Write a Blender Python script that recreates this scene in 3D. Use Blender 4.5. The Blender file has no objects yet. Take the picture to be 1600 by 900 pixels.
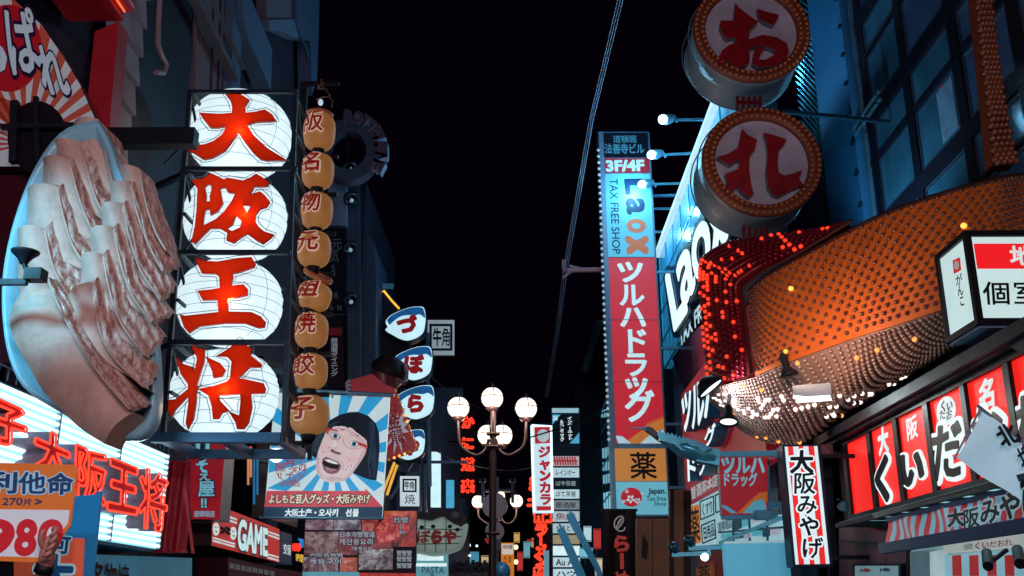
import bpy, math, random
from mathutils import Vector, Matrix
from mathutils.geometry import delaunay_2d_cdt, tessellate_polygon

random.seed(7)
SC = bpy.context.scene
COL = SC.collection

# ------------------------------------------------------------------ camera
FPX = 1570.0
PITCH = math.atan(500 / FPX)
YAW = math.atan(15 / FPX * math.cos(PITCH))
EYE = Vector((0, 0, 1.6))
cd = bpy.data.cameras.new('camera')
cam = bpy.data.objects.new('camera', cd)
COL.objects.link(cam)
cam.location = EYE
cam.rotation_euler = (math.pi / 2 + PITCH, 0, YAW)
cd.sensor_width = 36
cd.lens = FPX / 1600 * 36
cd.clip_start = .05
cd.clip_end = 2000
SC.camera = cam

# ------------------------------------------------------------------ night sky
w = bpy.data.worlds.new('World')
SC.world = w
w.use_nodes = True
nt = w.node_tree
bg = nt.nodes['Background']
sky = nt.nodes.new('ShaderNodeTexSky')
sky.sky_type = 'NISHITA'
sky.sun_disc = False
sky.sun_elevation = math.radians(-7)
sky.sun_rotation = math.radians(200)
mx = nt.nodes.new('ShaderNodeMixRGB')
mx.blend_type = 'ADD'
mx.inputs[0].default_value = 1
mx.inputs[2].default_value = (.011, .004, .022, 1)     # city glow on the night sky
nt.links.new(sky.outputs[0], mx.inputs[1])
nt.links.new(mx.outputs[0], bg.inputs[0])
bg.inputs[1].default_value = .09

SC.view_settings.view_transform = 'Standard'
SC.view_settings.look = 'None'
SC.view_settings.exposure = 0
SC.view_settings.gamma = 1
SC.view_settings.use_curve_mapping = False
SC.cycles.use_denoising = True
SC.cycles.max_bounces = 5
SC.cycles.diffuse_bounces = 3
SC.cycles.glossy_bounces = 3
SC.cycles.sample_clamp_indirect = 4


def lamp(name, kind, loc, aim, power, rgb, parent=None, size=.3, spot=70):
    l = bpy.data.lights.new(name, kind)
    l.energy = power
    l.color = rgb
    if kind == 'AREA':
        l.size = size
        l.shape = 'DISK'
    else:
        l.shadow_soft_size = size
    if kind == 'SPOT':
        l.spot_size = math.radians(spot)
        l.spot_blend = .6
    o = bpy.data.objects.new(name, l)
    COL.objects.link(o)
    o.location = Vector(loc)
    if aim is not None:
        o.rotation_euler = (Vector(aim) - Vector(loc)).to_track_quat('-Z', 'Y').to_euler()
    if parent:
        o.parent = parent
        o.location = Vector(loc) - parent.location
    return o


# ------------------------------------------------------------------ planes
_f = Vector((-math.sin(YAW) * math.cos(PITCH), math.cos(YAW) * math.cos(PITCH), math.sin(PITCH)))
_r = Vector((math.cos(YAW), math.sin(YAW), 0))
_u = _r.cross(_f)


def ray(px, py):
    return _f * FPX + _r * (px - 800) + _u * (450 - py)


def at(px, py, Y):
    d = ray(px, py)
    return EYE + d * (Y / d.y)


class PL:
    def __init__(s, o, u, n):
        s.o, s.u, s.n = Vector(o), Vector(u).normalized(), Vector(n).normalized()
        s.v = s.n.cross(s.u)

    def uv(s, px, py):
        d = ray(px, py)
        t = (s.o - EYE).dot(s.n) / d.dot(s.n)
        h = EYE + d * t - s.o
        return (h.dot(s.u), h.dot(s.v))

    def W(s, p, d=0.0):
        return s.o + s.u * p[0] + s.v * p[1] + s.n * d

    def P(s, px, py, d=0.0):
        return s.W(s.uv(px, py), d)

    def shift(s, d):
        return PL(s.o + s.n * d, s.u, s.n)


def front(Y):
    return PL((0, Y, 0), (1, 0, 0), (0, -1, 0))


def left(X):
    return PL((X, 0, 0), (0, 1, 0), (1, 0, 0))


def right(X):
    return PL((X, 0, 0), (0, -1, 0), (-1, 0, 0))


# ------------------------------------------------------------------ glyphs
_raw = {}


def raw_glyph(s):
    if s not in _raw:
        c = bpy.data.curves.new('t', 'FONT')
        c.body = s
        c.size = 1
        c.resolution_u = 5 if s[0] < 'z' else 2
        o = bpy.data.objects.new('t', c)
        COL.objects.link(o)
        dg = bpy.context.evaluated_depsgraph_get()
        m = bpy.data.meshes.new_from_object(o.evaluated_get(dg))
        V = [(v.co.x, v.co.y) for v in m.vertices]
        F = [tuple(p.vertices) for p in m.polygons]
        bpy.data.objects.remove(o)
        bpy.data.curves.remove(c)
        bpy.data.meshes.remove(m)
        _raw[s] = (V, F)
    return _raw[s]


def border(F):
    cnt = {}
    for f in F:
        for i in range(len(f)):
            a, b = f[i], f[(i + 1) % len(f)]
            k = (min(a, b), max(a, b))
            cnt.setdefault(k, []).append((a, b))
    return [e[0] for e in cnt.values() if len(e) == 1]


def loops_of(V, F, tol):
    nxt = {}
    for a, b in border(F):
        nxt.setdefault(a, []).append(b)
    out = []
    while nxt:
        s = next(iter(nxt))
        lp = [s]
        c = s
        while True:
            if c not in nxt:
                break
            n = nxt[c].pop()
            if not nxt[c]:
                del nxt[c]
            if n == s:
                break
            lp.append(n)
            c = n
        pts = [Vector((V[i][0], V[i][1])) for i in lp]
        ch = True
        while ch and len(pts) > 4:
            ch = False
            q = []
            i = 0
            while i < len(pts):
                a = q[-1] if q else pts[-1]
                p = pts[i]
                b = pts[(i + 1) % len(pts)]
                d = b - a
                L = d.length
                h = abs(d.x * (p.y - a.y) - d.y * (p.x - a.x)) / L if L > 1e-9 else (p - a).length
                if h < tol and len(pts) - i + len(q) > 4:
                    ch = True
                    if i + 1 < len(pts):
                        q.append(b)
                    i += 2
                else:
                    q.append(p)
                    i += 1
            pts = q
        if len(pts) >= 3:
            out.append(pts)
    return out


def union(polys, tol=.004, eps=1e-5):
    """union of 2D polygons -> (verts, tris, loops)"""
    v, fs = [], []
    for p in polys:
        i = len(v)
        p = [Vector((x[0], x[1])) for x in p]
        ar = sum(p[j - 1].cross(p[j]) for j in range(len(p)))
        if abs(ar) < 2e-5:
            continue
        if ar < 0:
            p.reverse()
        v += p
        fs.append(list(range(i, i + len(p))))
    r = delaunay_2d_cdt(v, [], fs, 1, eps)
    V2 = r[0]
    F2 = []
    for f, of in zip(r[2], r[5]):
        if of:
            a, b, c = (V2[i] for i in f[:3])
            if (b - a).cross(c - a) < 0:
                f = list(reversed(f))
            F2.append(f)
    lps = loops_of(V2, F2, tol)
    area = [sum(l[i - 1].cross(l[i]) for i in range(len(l))) for l in lps]
    outs = [i for i in range(len(lps)) if area[i] > 0]
    kids = {i: [] for i in outs}
    for i in range(len(lps)):
        if area[i] <= 0:
            c = [(area[o], o) for o in outs if inside(lps[i][0], lps[o])]
            if c:
                kids[min(c)[1]].append(i)
    V3, T2, order = [], [], []
    for o in outs:
        grp = [lps[o]] + [lps[h] for h in kids[o]]
        k = len(V3)
        fl = [p for l in grp for p in l]
        for t in tessellate_polygon([[Vector((p.x, p.y, 0)) for p in l] for l in grp]):
            a, b, c = (fl[i] for i in t)
            cr = (b - a).cross(c - a)
            if abs(cr) > 1e-12:
                t = tuple(i + k for i in t)
                T2.append(t if cr > 0 else tuple(reversed(t)))
        V3 += fl
        order += grp
    return V3, T2, order


def inside(p, l):
    r = False
    for i in range(len(l)):
        a, b = l[i - 1], l[i]
        if (a.y > p.y) != (b.y > p.y) and p.x < (b.x - a.x) * (p.y - a.y) / (b.y - a.y) + a.x:
            r = not r
    return r


def fatten(V, F, r, k=7):
    polys = [[V[i] for i in f] for f in F]
    B = border(F)
    vs = set()
    for a, b in B:
        p, q = Vector(V[a]), Vector(V[b])
        d = q - p
        if d.length < 1e-6:
            continue
        d.normalize()
        n = Vector((-d.y, d.x)) * r
        polys.append([p + n, p - n, q - n, q + n])
        vs.add(a)
        vs.add(b)
    for a in vs:
        p = Vector(V[a])
        polys.append([p + Vector((math.cos(6.2832 * (j + .37) / k), math.sin(6.2832 * (j + .37) / k))) * r for j in range(k)])
    return polys


def weight(ch, b):
    """crowded characters take a lighter stroke"""
    n = len(raw_glyph(ch)[0])
    if b >= .085:
        return b * (.8 if n > 40 else .9)
    return b * (1 if n < 30 else .75 if n < 50 else .5 if n < 75 else .3)


_gl = {}


def glyph(s, b=0.0):
    """string -> (verts, tris, loops) in em units"""
    k = (s, round(b, 4))
    if k not in _gl:
        V, F = raw_glyph(s)
        _gl[k] = union(fatten(V, F, b) if b > 0 else [[V[i] for i in f] for f in F])
    return _gl[k]


# ------------------------------------------------------------------ mesh builder
class MB:
    def __init__(s):
        s.v, s.f, s.m, s.sm = [], [], [], []

    def add(s, V, F, mat=0, sm=False):
        i = len(s.v)
        s.v += [Vector(x) for x in V]
        for f in F:
            s.f.append([i + j for j in f])
            s.m.append(mat)
            s.sm.append(sm)
        return s

    def quad(s, a, b, c, d, mat=0):
        return s.add([a, b, c, d], [(0, 1, 2, 3)], mat)

    def tri2d(s, P, V, T, lps, d0, d1, mat=0, side=None):
        """flat shape on plane P at depth d1, walls back to d0"""
        side = mat if side is None else side
        s.add([P.W(p, d1) for p in V], T, mat)
        if d1 - d0 > .0005:
            for l in lps:
                n = len(l)
                pts = [P.W(p, d0) for p in l] + [P.W(p, d1) for p in l]
                s.add(pts, [(i, (i + 1) % n, n + (i + 1) % n, n + i) for i in range(n)], side)
        return s

    def polyuv(s, P, uv, d0=0, d1=0, mat=0, side=None, back=False):
        V = [Vector((p[0], p[1])) for p in uv]
        ar = sum(V[i].cross(V[(i + 1) % len(V)]) for i in range(len(V)))
        if ar < 0:
            V.reverse()
        T = []
        for t in tessellate_polygon([[Vector((p.x, p.y, 0)) for p in V]]):
            a, b, c = (V[i] for i in t)
            T.append(tuple(t) if (b - a).cross(c - a) > 0 else tuple(reversed(t)))
        s.tri2d(P, V, T, [V], d0, d1, mat, side)
        if back and d1 > d0:
            s.add([P.W(p, d0) for p in V], [tuple(reversed(t)) for t in T], side if side is not None else mat)
        return s

    def poly(s, P, px, d0=0, d1=0, mat=0, side=None, back=False):
        return s.polyuv(P, [P.uv(*p) for p in px], d0, d1, mat, side, back)

    def rect(s, P, x0, y0, x1, y1, d0=0, d1=0, mat=0, side=None, back=False):
        return s.poly(P, [(x0, y0), (x1, y0), (x1, y1), (x0, y1)], d0, d1, mat, side, back)

    def shapes(s, P, polys, d0, d1, mat=0, side=None):
        uv = [[P.uv(*p) for p in q] for q in polys]
        V, T, L = union(uv, .002, 1e-5)
        return s.tri2d(P, V, T, L, d0, d1, mat, side)

    def ell(s, P, cx, cy, rx, ry, d0=0, d1=0, mat=0, n=24, rot=0, side=None):
        c, q = math.cos(rot), math.sin(rot)
        return s.poly(P, [(cx + rx * math.cos(6.28319 * i / n) * c - ry * math.sin(6.28319 * i / n) * q,
                           cy + rx * math.cos(6.28319 * i / n) * q + ry * math.sin(6.28319 * i / n) * c) for i in range(n)], d0, d1, mat, side)

    def ring(s, P, cx, cy, rx, ry, t, d, mat=0, n=28):
        o = [P.P(cx + rx * math.cos(6.28319 * i / n), cy + ry * math.sin(6.28319 * i / n), d) for i in range(n)]
        i_ = [P.P(cx + (rx - t) * math.cos(6.28319 * i / n), cy + (ry - t) * math.sin(6.28319 * i / n), d) for i in range(n)]
        return s.add(o + i_, [(i, (i + 1) % n, n + (i + 1) % n, n + i) for i in range(n)], mat)

    def _cell(s, P, q, V, bb):
        q = [Vector(P.uv(*p)) for p in q]
        tl, tr, br, bl = q
        o = []
        for x in V:
            a = (x[0] - bb[0]) / (bb[1] - bb[0])
            b = (x[1] - bb[2]) / (bb[3] - bb[2])
            o.append((bl * (1 - a) + br * a) * (1 - b) + (tl * (1 - a) + tr * a) * b)
        return o

    def text(s, P, txt, q, b=.0, d0=.005, d1=.005, mat=0, vert=False, fit=False, side=None, rot=False):
        """q: (x0,y0,x1,y1) or four pixel corners tl,tr,br,bl; fit: stretch the ink box of the whole string into q"""
        if len(q) == 4 and not hasattr(q[0], '__len__'):
            q = [(q[0], q[1]), (q[2], q[1]), (q[2], q[3]), (q[0], q[3])]
        if rot:
            q = [q[1], q[2], q[3], q[0]]
        if fit:
            V, T, L = glyph(txt, b)
            V0 = glyph(txt, 0)[0]
            bb = (min(p[0] for p in V0), max(p[0] for p in V0), min(p[1] for p in V0), max(p[1] for p in V0))
            s._put(P, q, V, T, L, bb, d0, d1, mat, side)
            return s
        n = len(txt)
        tl, tr, br, bl = [Vector(p) for p in q]
        for i, ch in enumerate(txt):
            if ch == ' ':
                continue
            a, c = i / n, (i + 1) / n
            if vert:
                qq = [tl.lerp(bl, a), tr.lerp(br, a), tr.lerp(br, c), tl.lerp(bl, c)]
                if ch in 'ー':
                    qq = [qq[1], qq[2], qq[3], qq[0]]
            else:
                qq = [tl.lerp(tr, a), tl.lerp(tr, c), bl.lerp(br, c), bl.lerp(br, a)]
            V, T, L = glyph(ch, weight(ch, b))
            s._put(P, qq, V, T, L, (.02, .98, -.1, .86), d0, d1, mat, side)
        return s

    def _put(s, P, q, V, T, L, bb, d0, d1, mat, side):
        V2 = s._cell(P, q, V, bb)
        L2, k = [], 0
        for l in L:
            L2.append(V2[k:k + len(l)])
            k += len(l)
        s.tri2d(P, V2, T, L2, d0, d1, mat, side)

    def glyph_tubes(s, P, ch, q, b, d, r, mat=0):
        V, T, L = glyph(ch, b)
        if not hasattr(q[0], '__len__'):
            q = [(q[0], q[1]), (q[2], q[1]), (q[2], q[3]), (q[0], q[3])]
        V2 = s._cell(P, q, V, (.02, .98, -.1, .86))
        k = 0
        for l in L:
            pts = V2[k:k + len(l)]
            k += len(l)
            s.tube([P.W(p, d) for p in pts] + [P.W(pts[0], d)], r, 4, mat)
        return s

    def box(s, c, sx, sy, sz, mat=0, rz=0.0):
        c = Vector(c)
        R = Matrix.Rotation(rz, 3, 'Z')
        V = [c + R @ Vector((x * sx / 2, y * sy / 2, z * sz / 2)) for z in (-1, 1) for y in (-1, 1) for x in (-1, 1)]
        return s.add(V, [(0, 2, 3, 1), (4, 5, 7, 6), (0, 1, 5, 4), (2, 6, 7, 3), (0, 4, 6, 2), (1, 3, 7, 5)], mat)

    def bb(s, x0, x1, y0, y1, z0, z1, mat=0):
        return s.box(((x0 + x1) / 2, (y0 + y1) / 2, (z0 + z1) / 2), abs(x1 - x0), abs(y1 - y0), abs(z1 - z0), mat)

    def bar(s, a, b, w, h=None, mat=0):
        """square-section beam from a to b"""
        h = w if h is None else h
        a, b = Vector(a), Vector(b)
        d = (b - a).normalized()
        up = Vector((0, 0, 1)) if abs(d.z) < .9 else Vector((0, 1, 0))
        x = d.cross(up).normalized() * w / 2
        y = x.cross(d).normalized() * h / 2
        V = [a + x + y, a - x + y, a - x - y, a + x - y, b + x + y, b - x + y, b - x - y, b + x - y]
        return s.add(V, [(3, 2, 1, 0), (4, 5, 6, 7), (0, 1, 5, 4), (1, 2, 6, 5), (2, 3, 7, 6), (3, 0, 4, 7)], mat)

    def tube(s, pts, r, n=8, mat=0, cap=True):
        pts = [Vector(p) for p in pts]
        rr = r if hasattr(r, '__len__') else [r] * len(pts)
        rings = []
        pn = None
        for i, p in enumerate(pts):
            d = (pts[min(i + 1, len(pts) - 1)] - pts[max(i - 1, 0)])
            if d.length < 1e-9:
                d = Vector((0, 0, 1))
            d.normalize()
            if pn is None:
                t = Vector((0, 0, 1)) if abs(d.z) < .9 else Vector((0, 1, 0))
                pn = d.cross(t).normalized()
            else:
                pn = (pn - d * pn.dot(d))
                pn = pn.normalized() if pn.length > 1e-6 else d.orthogonal().normalized()
            b = d.cross(pn)
            rings.append([p + (pn * math.cos(6.28319 * j / n) + b * math.sin(6.28319 * j / n)) * rr[i] for j in range(n)])
        V = [v for g in rings for v in g]
        F = [(i * n + j, i * n + (j + 1) % n, (i + 1) * n + (j + 1) % n, (i + 1) * n + j) for i in range(len(pts) - 1) for j in range(n)]
        s.add(V, F, mat, True)
        if cap:
            s.add(rings[0], [tuple(reversed(range(n)))], mat)
            s.add(rings[-1], [tuple(range(n))], mat)
        return s

    def lathe(s, c, axis, prof, n=24, mat=0):
        """prof: list of (radius, height along axis)"""
        c, a = Vector(c), Vector(axis).normalized()
        x = a.orthogonal().normalized()
        y = a.cross(x)
        V = [c + a * h + (x * math.cos(6.28319 * j / n) + y * math.sin(6.28319 * j / n)) * r for r, h in prof for j in range(n)]
        F = [(i * n + j, i * n + (j + 1) % n, (i + 1) * n + (j + 1) % n, (i + 1) * n + j) for i in range(len(prof) - 1) for j in range(n)]
        return s.add(V, F, mat, True)

    def ball(s, c, r, n=12, mat=0, sz=1.0):
        return s.lathe(c, (0, 0, 1), [(max(r * math.sin(math.pi * i / (n // 2 + 1)), r * .001), -r * sz * math.cos(math.pi * i / (n // 2 + 1))) for i in range(n // 2 + 2)], n, mat)

    def loft(s, rows, mat=0, sm=True):
        n = len(rows[0])
        V = [p for r in rows for p in r]
        return s.add(V, [(i * n + j, i * n + j + 1, (i + 1) * n + j + 1, (i + 1) * n + j) for i in range(len(rows) - 1) for j in range(n - 1)], mat, sm)

    def build(s, name, mats, parent=None, base=None):
        """link as ONE mesh object; a child is stored relative to its parent"""
        if not isinstance(mats, (list, tuple)):
            mats = [mats]
        off = Vector((0, 0, 0))
        if parent is not None:
            p = parent
            while p is not None:
                off += p.location
                p = p.parent
        else:
            if base is None:
                n = len(s.v)
                base = Vector((sum(v.x for v in s.v) / n, sum(v.y for v in s.v) / n, min(v.z for v in s.v)))
            off = Vector(base)
        me = bpy.data.meshes.new(name)
        me.from_pydata([tuple(v - off) for v in s.v], [], s.f)
        for m in mats:
            me.materials.append(m)
        me.polygons.foreach_set('material_index', s.m)
        me.polygons.foreach_set('use_smooth', s.sm)
        me.update()
        o = bpy.data.objects.new(name, me)
        COL.objects.link(o)
        if parent is not None:
            o.parent = parent
        else:
            o.location = off
        return o


def T(name, label, cat, loc, group=None):
    o = bpy.data.objects.new(name, None)
    COL.objects.link(o)
    o.location = Vector(loc)
    o.empty_display_size = .1
    o['label'] = label
    o['category'] = cat
    if group:
        o['group'] = group
    return o


def tag(o, label, cat, group=None):
    o['label'] = label
    o['category'] = cat
    if group:
        o['group'] = group
    return o


def struct(o):
    o['kind'] = 'structure'
    return o


# ------------------------------------------------------------------ materials
def lin(c):
    return tuple(((x / 255) / 12.92 if x / 255 <= .04045 else ((x / 255 + .055) / 1.055) ** 2.4) for x in c)


_m = {}


def M(rgb, e=0.0, r=.55, m=0.0, n=.18, ns=4.0, bump=0.0, base=None, trans=0.0):
    """procedural surface: sRGB colour broken up by soft grime; e > 0 on lit things, and on some unlit ones as ambient light"""
    k = (rgb, e, r, m, n, ns, bump, base, trans)
    if k in _m:
        return _m[k]
    mt = bpy.data.materials.new('surface')
    mt.use_nodes = True
    N, L = mt.node_tree.nodes, mt.node_tree.links
    b = N['Principled BSDF']
    c = lin(rgb)
    if e > 0 and .03 < n < .2:
        n *= 1.7
    tc = N.new('ShaderNodeTexCoord')
    nz = N.new('ShaderNodeTexNoise')
    nz.inputs['Scale'].default_value = ns
    nz.inputs['Detail'].default_value = 5
    nz.inputs['Roughness'].default_value = .65
    L.new(tc.outputs['Object'], nz.inputs['Vector'])
    rp = N.new('ShaderNodeValToRGB')
    rp.color_ramp.elements[0].position = .3
    rp.color_ramp.elements[1].position = .65
    lo = 1 - n
    rp.color_ramp.elements[0].color = (c[0] * lo, c[1] * lo, c[2] * lo, 1)
    rp.color_ramp.elements[1].color = (c[0], c[1], c[2], 1)
    L.new(nz.outputs[0], rp.inputs[0])
    if e > 0:
        bc = lin(base) if base else tuple(x * .25 for x in c)
        b.inputs['Base Color'].default_value = (*bc, 1)
        L.new(rp.outputs[0], b.inputs['Emission Color'])
        b.inputs['Emission Strength'].default_value = e  # on unlit things this glow imitates ambient light
    else:
        L.new(rp.outputs[0], b.inputs['Base Color'])
        b.inputs['Emission Strength'].default_value = 0
    mr = N.new('ShaderNodeMapRange')
    mr.inputs['To Min'].default_value = max(.04, r - .12)
    mr.inputs['To Max'].default_value = min(1, r + .12)
    L.new(nz.outputs[0], mr.inputs['Value'])
    L.new(mr.outputs[0], b.inputs['Roughness'])
    b.inputs['Metallic'].default_value = m
    if m == 0 and r >= .3 and sum(rgb) < 170:
        b.inputs['Specular IOR Level'].default_value = .18
    if trans:
        b.inputs['Transmission Weight'].default_value = trans
    if bump:
        bp = N.new('ShaderNodeBump')
        bp.inputs['Strength'].default_value = bump
        bp.inputs['Distance'].default_value = .03
        L.new(nz.outputs[0], bp.inputs['Height'])
        L.new(bp.outputs[0], b.inputs['Normal'])
    _m[k] = mt
    return mt


def translucent(rgb, amt=.85):
    mt = bpy.data.materials.new('acrylic')
    mt.use_nodes = True
    N, L = mt.node_tree.nodes, mt.node_tree.links
    N.remove(N['Principled BSDF'])
    a = N.new('ShaderNodeBsdfTranslucent')
    d = N.new('ShaderNodeBsdfDiffuse')
    x = N.new('ShaderNodeMixShader')
    c = lin(rgb)
    a.inputs[0].default_value = (*c, 1)
    d.inputs[0].default_value = (*c, 1)
    x.inputs[0].default_value = amt
    L.new(d.outputs[0], x.inputs[1])
    L.new(a.outputs[0], x.inputs[2])
    L.new(x.outputs[0], N['Material Output'].inputs[0])
    return mt


BLACK = M((22, 22, 30), r=.5)
STEEL = M((44, 84, 110), r=.42, m=.5, n=.35)
DARK = M((44, 38, 56), r=.7, bump=.2)
GREYP = M((120, 120, 130), r=.6)
WHITEP = M((215, 215, 215), r=.5)

# ================================================================== ground and far setting
g = MB()
g.bb(-300, 300, -40, 400, -.3, 0)
struct(g.build('ground', M((52, 50, 54), r=.8, ns=2), base=(0, 0, 0)))
g = MB()
g.bb(-3.4, 2.8, -40, 160, 0, .004)
struct(g.build('road', M((70, 66, 66), r=.45, ns=3, bump=.1), base=(0, 0, 0)))
for x0, x1 in ((-4.9, -3.4), (2.8, 4.3)):
    g = MB()
    g.bb(x0, x1, -40, 160, 0, .12)
    struct(g.build('pavement', M((105, 98, 96), r=.6, ns=5, bump=.1), base=(x0, 0, 0)))

FL = left(-4.9)          # building line on the left
FR = right(4.3)          # ground-floor line on the right

# ================================================================== LEFT: near dark building
BA = T('building', 'dark narrow-front building with pale clapboards and ribbed shutter behind the big dumpling sculpture', 'building', (-4.9, 10, 0))
yA = 21.0
g = MB()
g.bb(-12, -4.98, 9.45, yA, 0, 26)
g.bb(-12, -5.0, -6, 9.45, 0, 3.4)
g.bb(-12, -8.2, -6, 9.45, 3.4, 26)
g.build('wall', M((44, 40, 58), r=.8, bump=.3, n=.4, ns=1.2), BA)
g = MB()
zt = FL.uv(172, 30)[1]
y0, y1 = FL.uv(150, 120)[0], FL.uv(221, 60)[0]
for k in range(26):                                                     # clapboards, one lapped over the next
    z = FL.uv(190, 330)[1] + k * .42
    for a, b in ((z, z + .41),):
        g.add([FL.W((y0, a), .06), FL.W((y1, a), .06), FL.W((y1, b), .0), FL.W((y0, b), .0), FL.W((y0, a), -.08), FL.W((y1, a), -.08)],
              [(0, 1, 2, 3), (4, 5, 1, 0), (1, 5, 2)], 0)
g.build('clapboard_siding', M((150, 140, 150), r=.6, ns=1.5), BA)
g = MB()
ya, yb = FL.uv(222, 60)[0], FL.uv(303, 60)[0]
g.bb(-4.98, -4.93, ya, yb, 0, 20, 0)
for k in range(46):
    y = ya + (yb - ya) * (k + .5) / 46
    g.bb(-4.93, -4.90, y - .025, y + .025, 0, 20, 0)
g.build('ribbed_shutter', M((34, 30, 48), r=.55, m=.3), BA)
g = MB()
g.poly(FL, [(303, -80), (352, -80), (341, 260), (299, 260)], -.05, .05)
for x in (322, 333):
    g.poly(FL, [(x + 7, -60), (x + 9, -60), (x - 1, 260), (x - 3, 260)], 0, .07, 1)
g.build('brick_strip', [M((98, 78, 88), r=.8, ns=9, bump=.4), DARK], BA)
g = MB()
g.bar(FL.P(268, -20, .25), FL.P(342, 122, .25), .14)
g.bar(FL.P(276, -20, .42), FL.P(340, 108, .42), .05)
g.build('shutter_rail', M((110, 105, 120), r=.4, m=.5), BA)
g = MB()
g.poly(FL, [(349, -30), (364, -30), (361, 60), (355, 240), (341, 240)], 0, .18)
g.build('pilaster', M((64, 92, 122), r=.7), BA)
g = MB()
g.poly(FL, [(352, -30), (364, -5), (400, 77), (398, 141), (361, 62), (352, 30)], 0, .3)
g.build('stair_flank', M((62, 92, 124), r=.7), BA)
g = MB()
g.poly(FL, [(400, -30), (440, -30), (440, 30), (400, 30)], 0, .2)
g.poly(FL, [(400, 30.5), (440, 30.5), (449, 62), (436, 56), (420, 49), (400, 46)], 0, .25, 1)
g.build('concrete_lintel', [M((92, 84, 100), r=.8, ns=8, bump=.3), M((86, 108, 136), r=.7)], BA)
g = MB()
g.poly(FL, [(440.5, -30), (480, -30), (475, 125), (466, 150), (464, 64), (449, 62), (440.5, 30)], 0, .3)
g.build('corner_pier', M((52, 74, 106), r=.75, bump=.1), BA)
g = MB()
g.tube([FL.P(x, y, .3) for x, y in ((448, 60), (456, 74), (460, 92))], .03)
g.build('lamp_arm', STEEL, BA)
g = MB()
g.tube([FL.P(x, y, .25) for x, y in ((220, -10), (217, 40), (216, 70), (223, 88), (231, 102), (226, 114), (213, 113))], .035)
tag(g.build('cable', M((150, 120, 128), r=.5)), 'pale cable hanging in a hook-shaped loop beside the clapboards', 'cable')

# ------------------------------------------------------------------ red gate frame
P = front(9.2)
R_ = T('red_gateway', 'dark red post and beam with a neon strip under its overhang at the top left', 'gateway', P.P(160, 400))
g = MB()
g.poly(P, [(148, 49), (186, 33), (172, 182), (170, 300), (128, 300), (134, 182)], -.25, 0, 0, back=True)
g.build('post', M((170, 14, 34), r=.5, base=(150, 12, 30)), R_)
g = MB()
a = P.P(204, 20)
b = P.P(112, -2)
g.bb(b.x, a.x - .06, 6.2, 9.2, P.P(186, 33).z, P.P(186, 33).z + .5)
g.tube([(a.x - .03, 6.2, P.P(186, 33).z + .16), (a.x - .03, 9.16, P.P(186, 33).z + .16)], .09, 10)
g.build('beam', M((190, 16, 40), r=.45, base=(150, 12, 30)), R_)
g = MB()
g.tube([(a.x - .02, 6.2, P.P(186, 33).z + .05), (a.x - .02, 9.1, P.P(186, 33).z + .05)], .014, 6)
g.build('neon_tube', M((255, 110, 60), e=1.2), R_)

# ------------------------------------------------------------------ sunburst fan sign
P = front(8.7)
FS = T('fan_sign', 'rounded sunburst sign with pale bubble hiragana over a red disc at the top left corner', 'sign', P.P(40, 330))
arc = [(-120, -90), (-20, -36), (22, 0), (64, 38), (98, 87), (125, 132), (146, 180), (156, 215)]
C0 = (40, 225)


def on_arc(ang):
    dx, dy = math.cos(ang), -math.sin(ang)
    for (ax, ay), (bx, by) in zip(arc, arc[1:]):
        ex, ey = bx - ax, by - ay
        den = dx * ey - dy * ex
        if abs(den) < 1e-9:
            continue
        t = ((ax - C0[0]) * ey - (ay - C0[1]) * ex) / den
        u = ((ax - C0[0]) * dy - (ay - C0[1]) * dx) / den
        if t > 0 and 0 <= u <= 1:
            return (C0[0] + dx * t, C0[1] + dy * t)
    return (-140, C0[1] + dy * (180 / max(.05, -dx)))


g = MB()
g.poly(P, arc + [(156, 260), (-140, 260), (-140, -90)], -.15, 0, 0, 1, back=True)
g.build('panel', [M((186, 196, 204), r=.6, e=.16, base=(190, 200, 205)), M((90, 30, 30))], FS)
g = MB()
for k in range(0, 24):
    a0, a1 = math.radians(2 + k * 12.5), math.radians(2 + k * 12.5 + 6)
    if k * 12.5 > 190:
        break
    p0, p1 = on_arc(a0), on_arc(a1)
    g.poly(P, [(C0[0] + 22 * math.cos(a0), C0[1] - 22 * math.sin(a0)), p0, p1, (C0[0] + 22 * math.cos(a1), C0[1] - 22 * math.sin(a1))], 0, .006)
g.build('ray_pattern', M((190, 82, 62), r=.6, e=.13, base=(180, 75, 60)), FS)
g = MB()
g.ell(P, 14, 76, 52, 68, 0, .012, n=30)
g.build('red_disc', M((190, 14, 34), r=.5, e=.14, base=(170, 10, 30)), FS)
fl = [('っ', [(-30, 44), (8, 54), (20, 118), (-22, 118)]), ('ぱ', [(2, 8), (50, 14), (72, 118), (18, 124)]), ('れ', [(54, 74), (84, 62), (116, 158), (72, 150)])]
g = MB()
for ch, q in fl:
    g.text(P, ch, q, b=.1, d0=.02, d1=.02)
g.build('lettering_outline', M((44, 24, 66), r=.6), FS)
g = MB()
for ch, q in fl:
    g.text(P, ch, q, b=.075, d0=.026, d1=.026)
g.build('lettering', M((170, 196, 214), r=.5, e=.2, base=(190, 205, 215)), FS)
g = MB()
g.ell(P, 60, 216, 46, 56, 0, .03, n=30)
g.build('opening_shade_disc', M((20, 14, 24), r=.6), FS)  # dark disc paints the unlit inside of the opening
g = MB()
g.bar(P.P(30, 165, .08), P.P(28, 260, .08), .07)
g.bar(P.P(62, 158, .08), P.P(66, 260, .08), .045)
g.bar(P.P(10, 206, .1), P.P(150, 203, .1), .05)
g.build('mounting_bars', M((30, 28, 42), r=.5), FS)
g = MB()
g.bb(-4.9, P.P(290, 195).x, 8.95, 9.1, P.P(150, 195).z - .08, P.P(150, 195).z + .1)
tag(g.build('support_beam', BLACK), 'black horizontal beam passing behind the top of the dumpling plate', 'beam')
g = MB()
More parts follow.
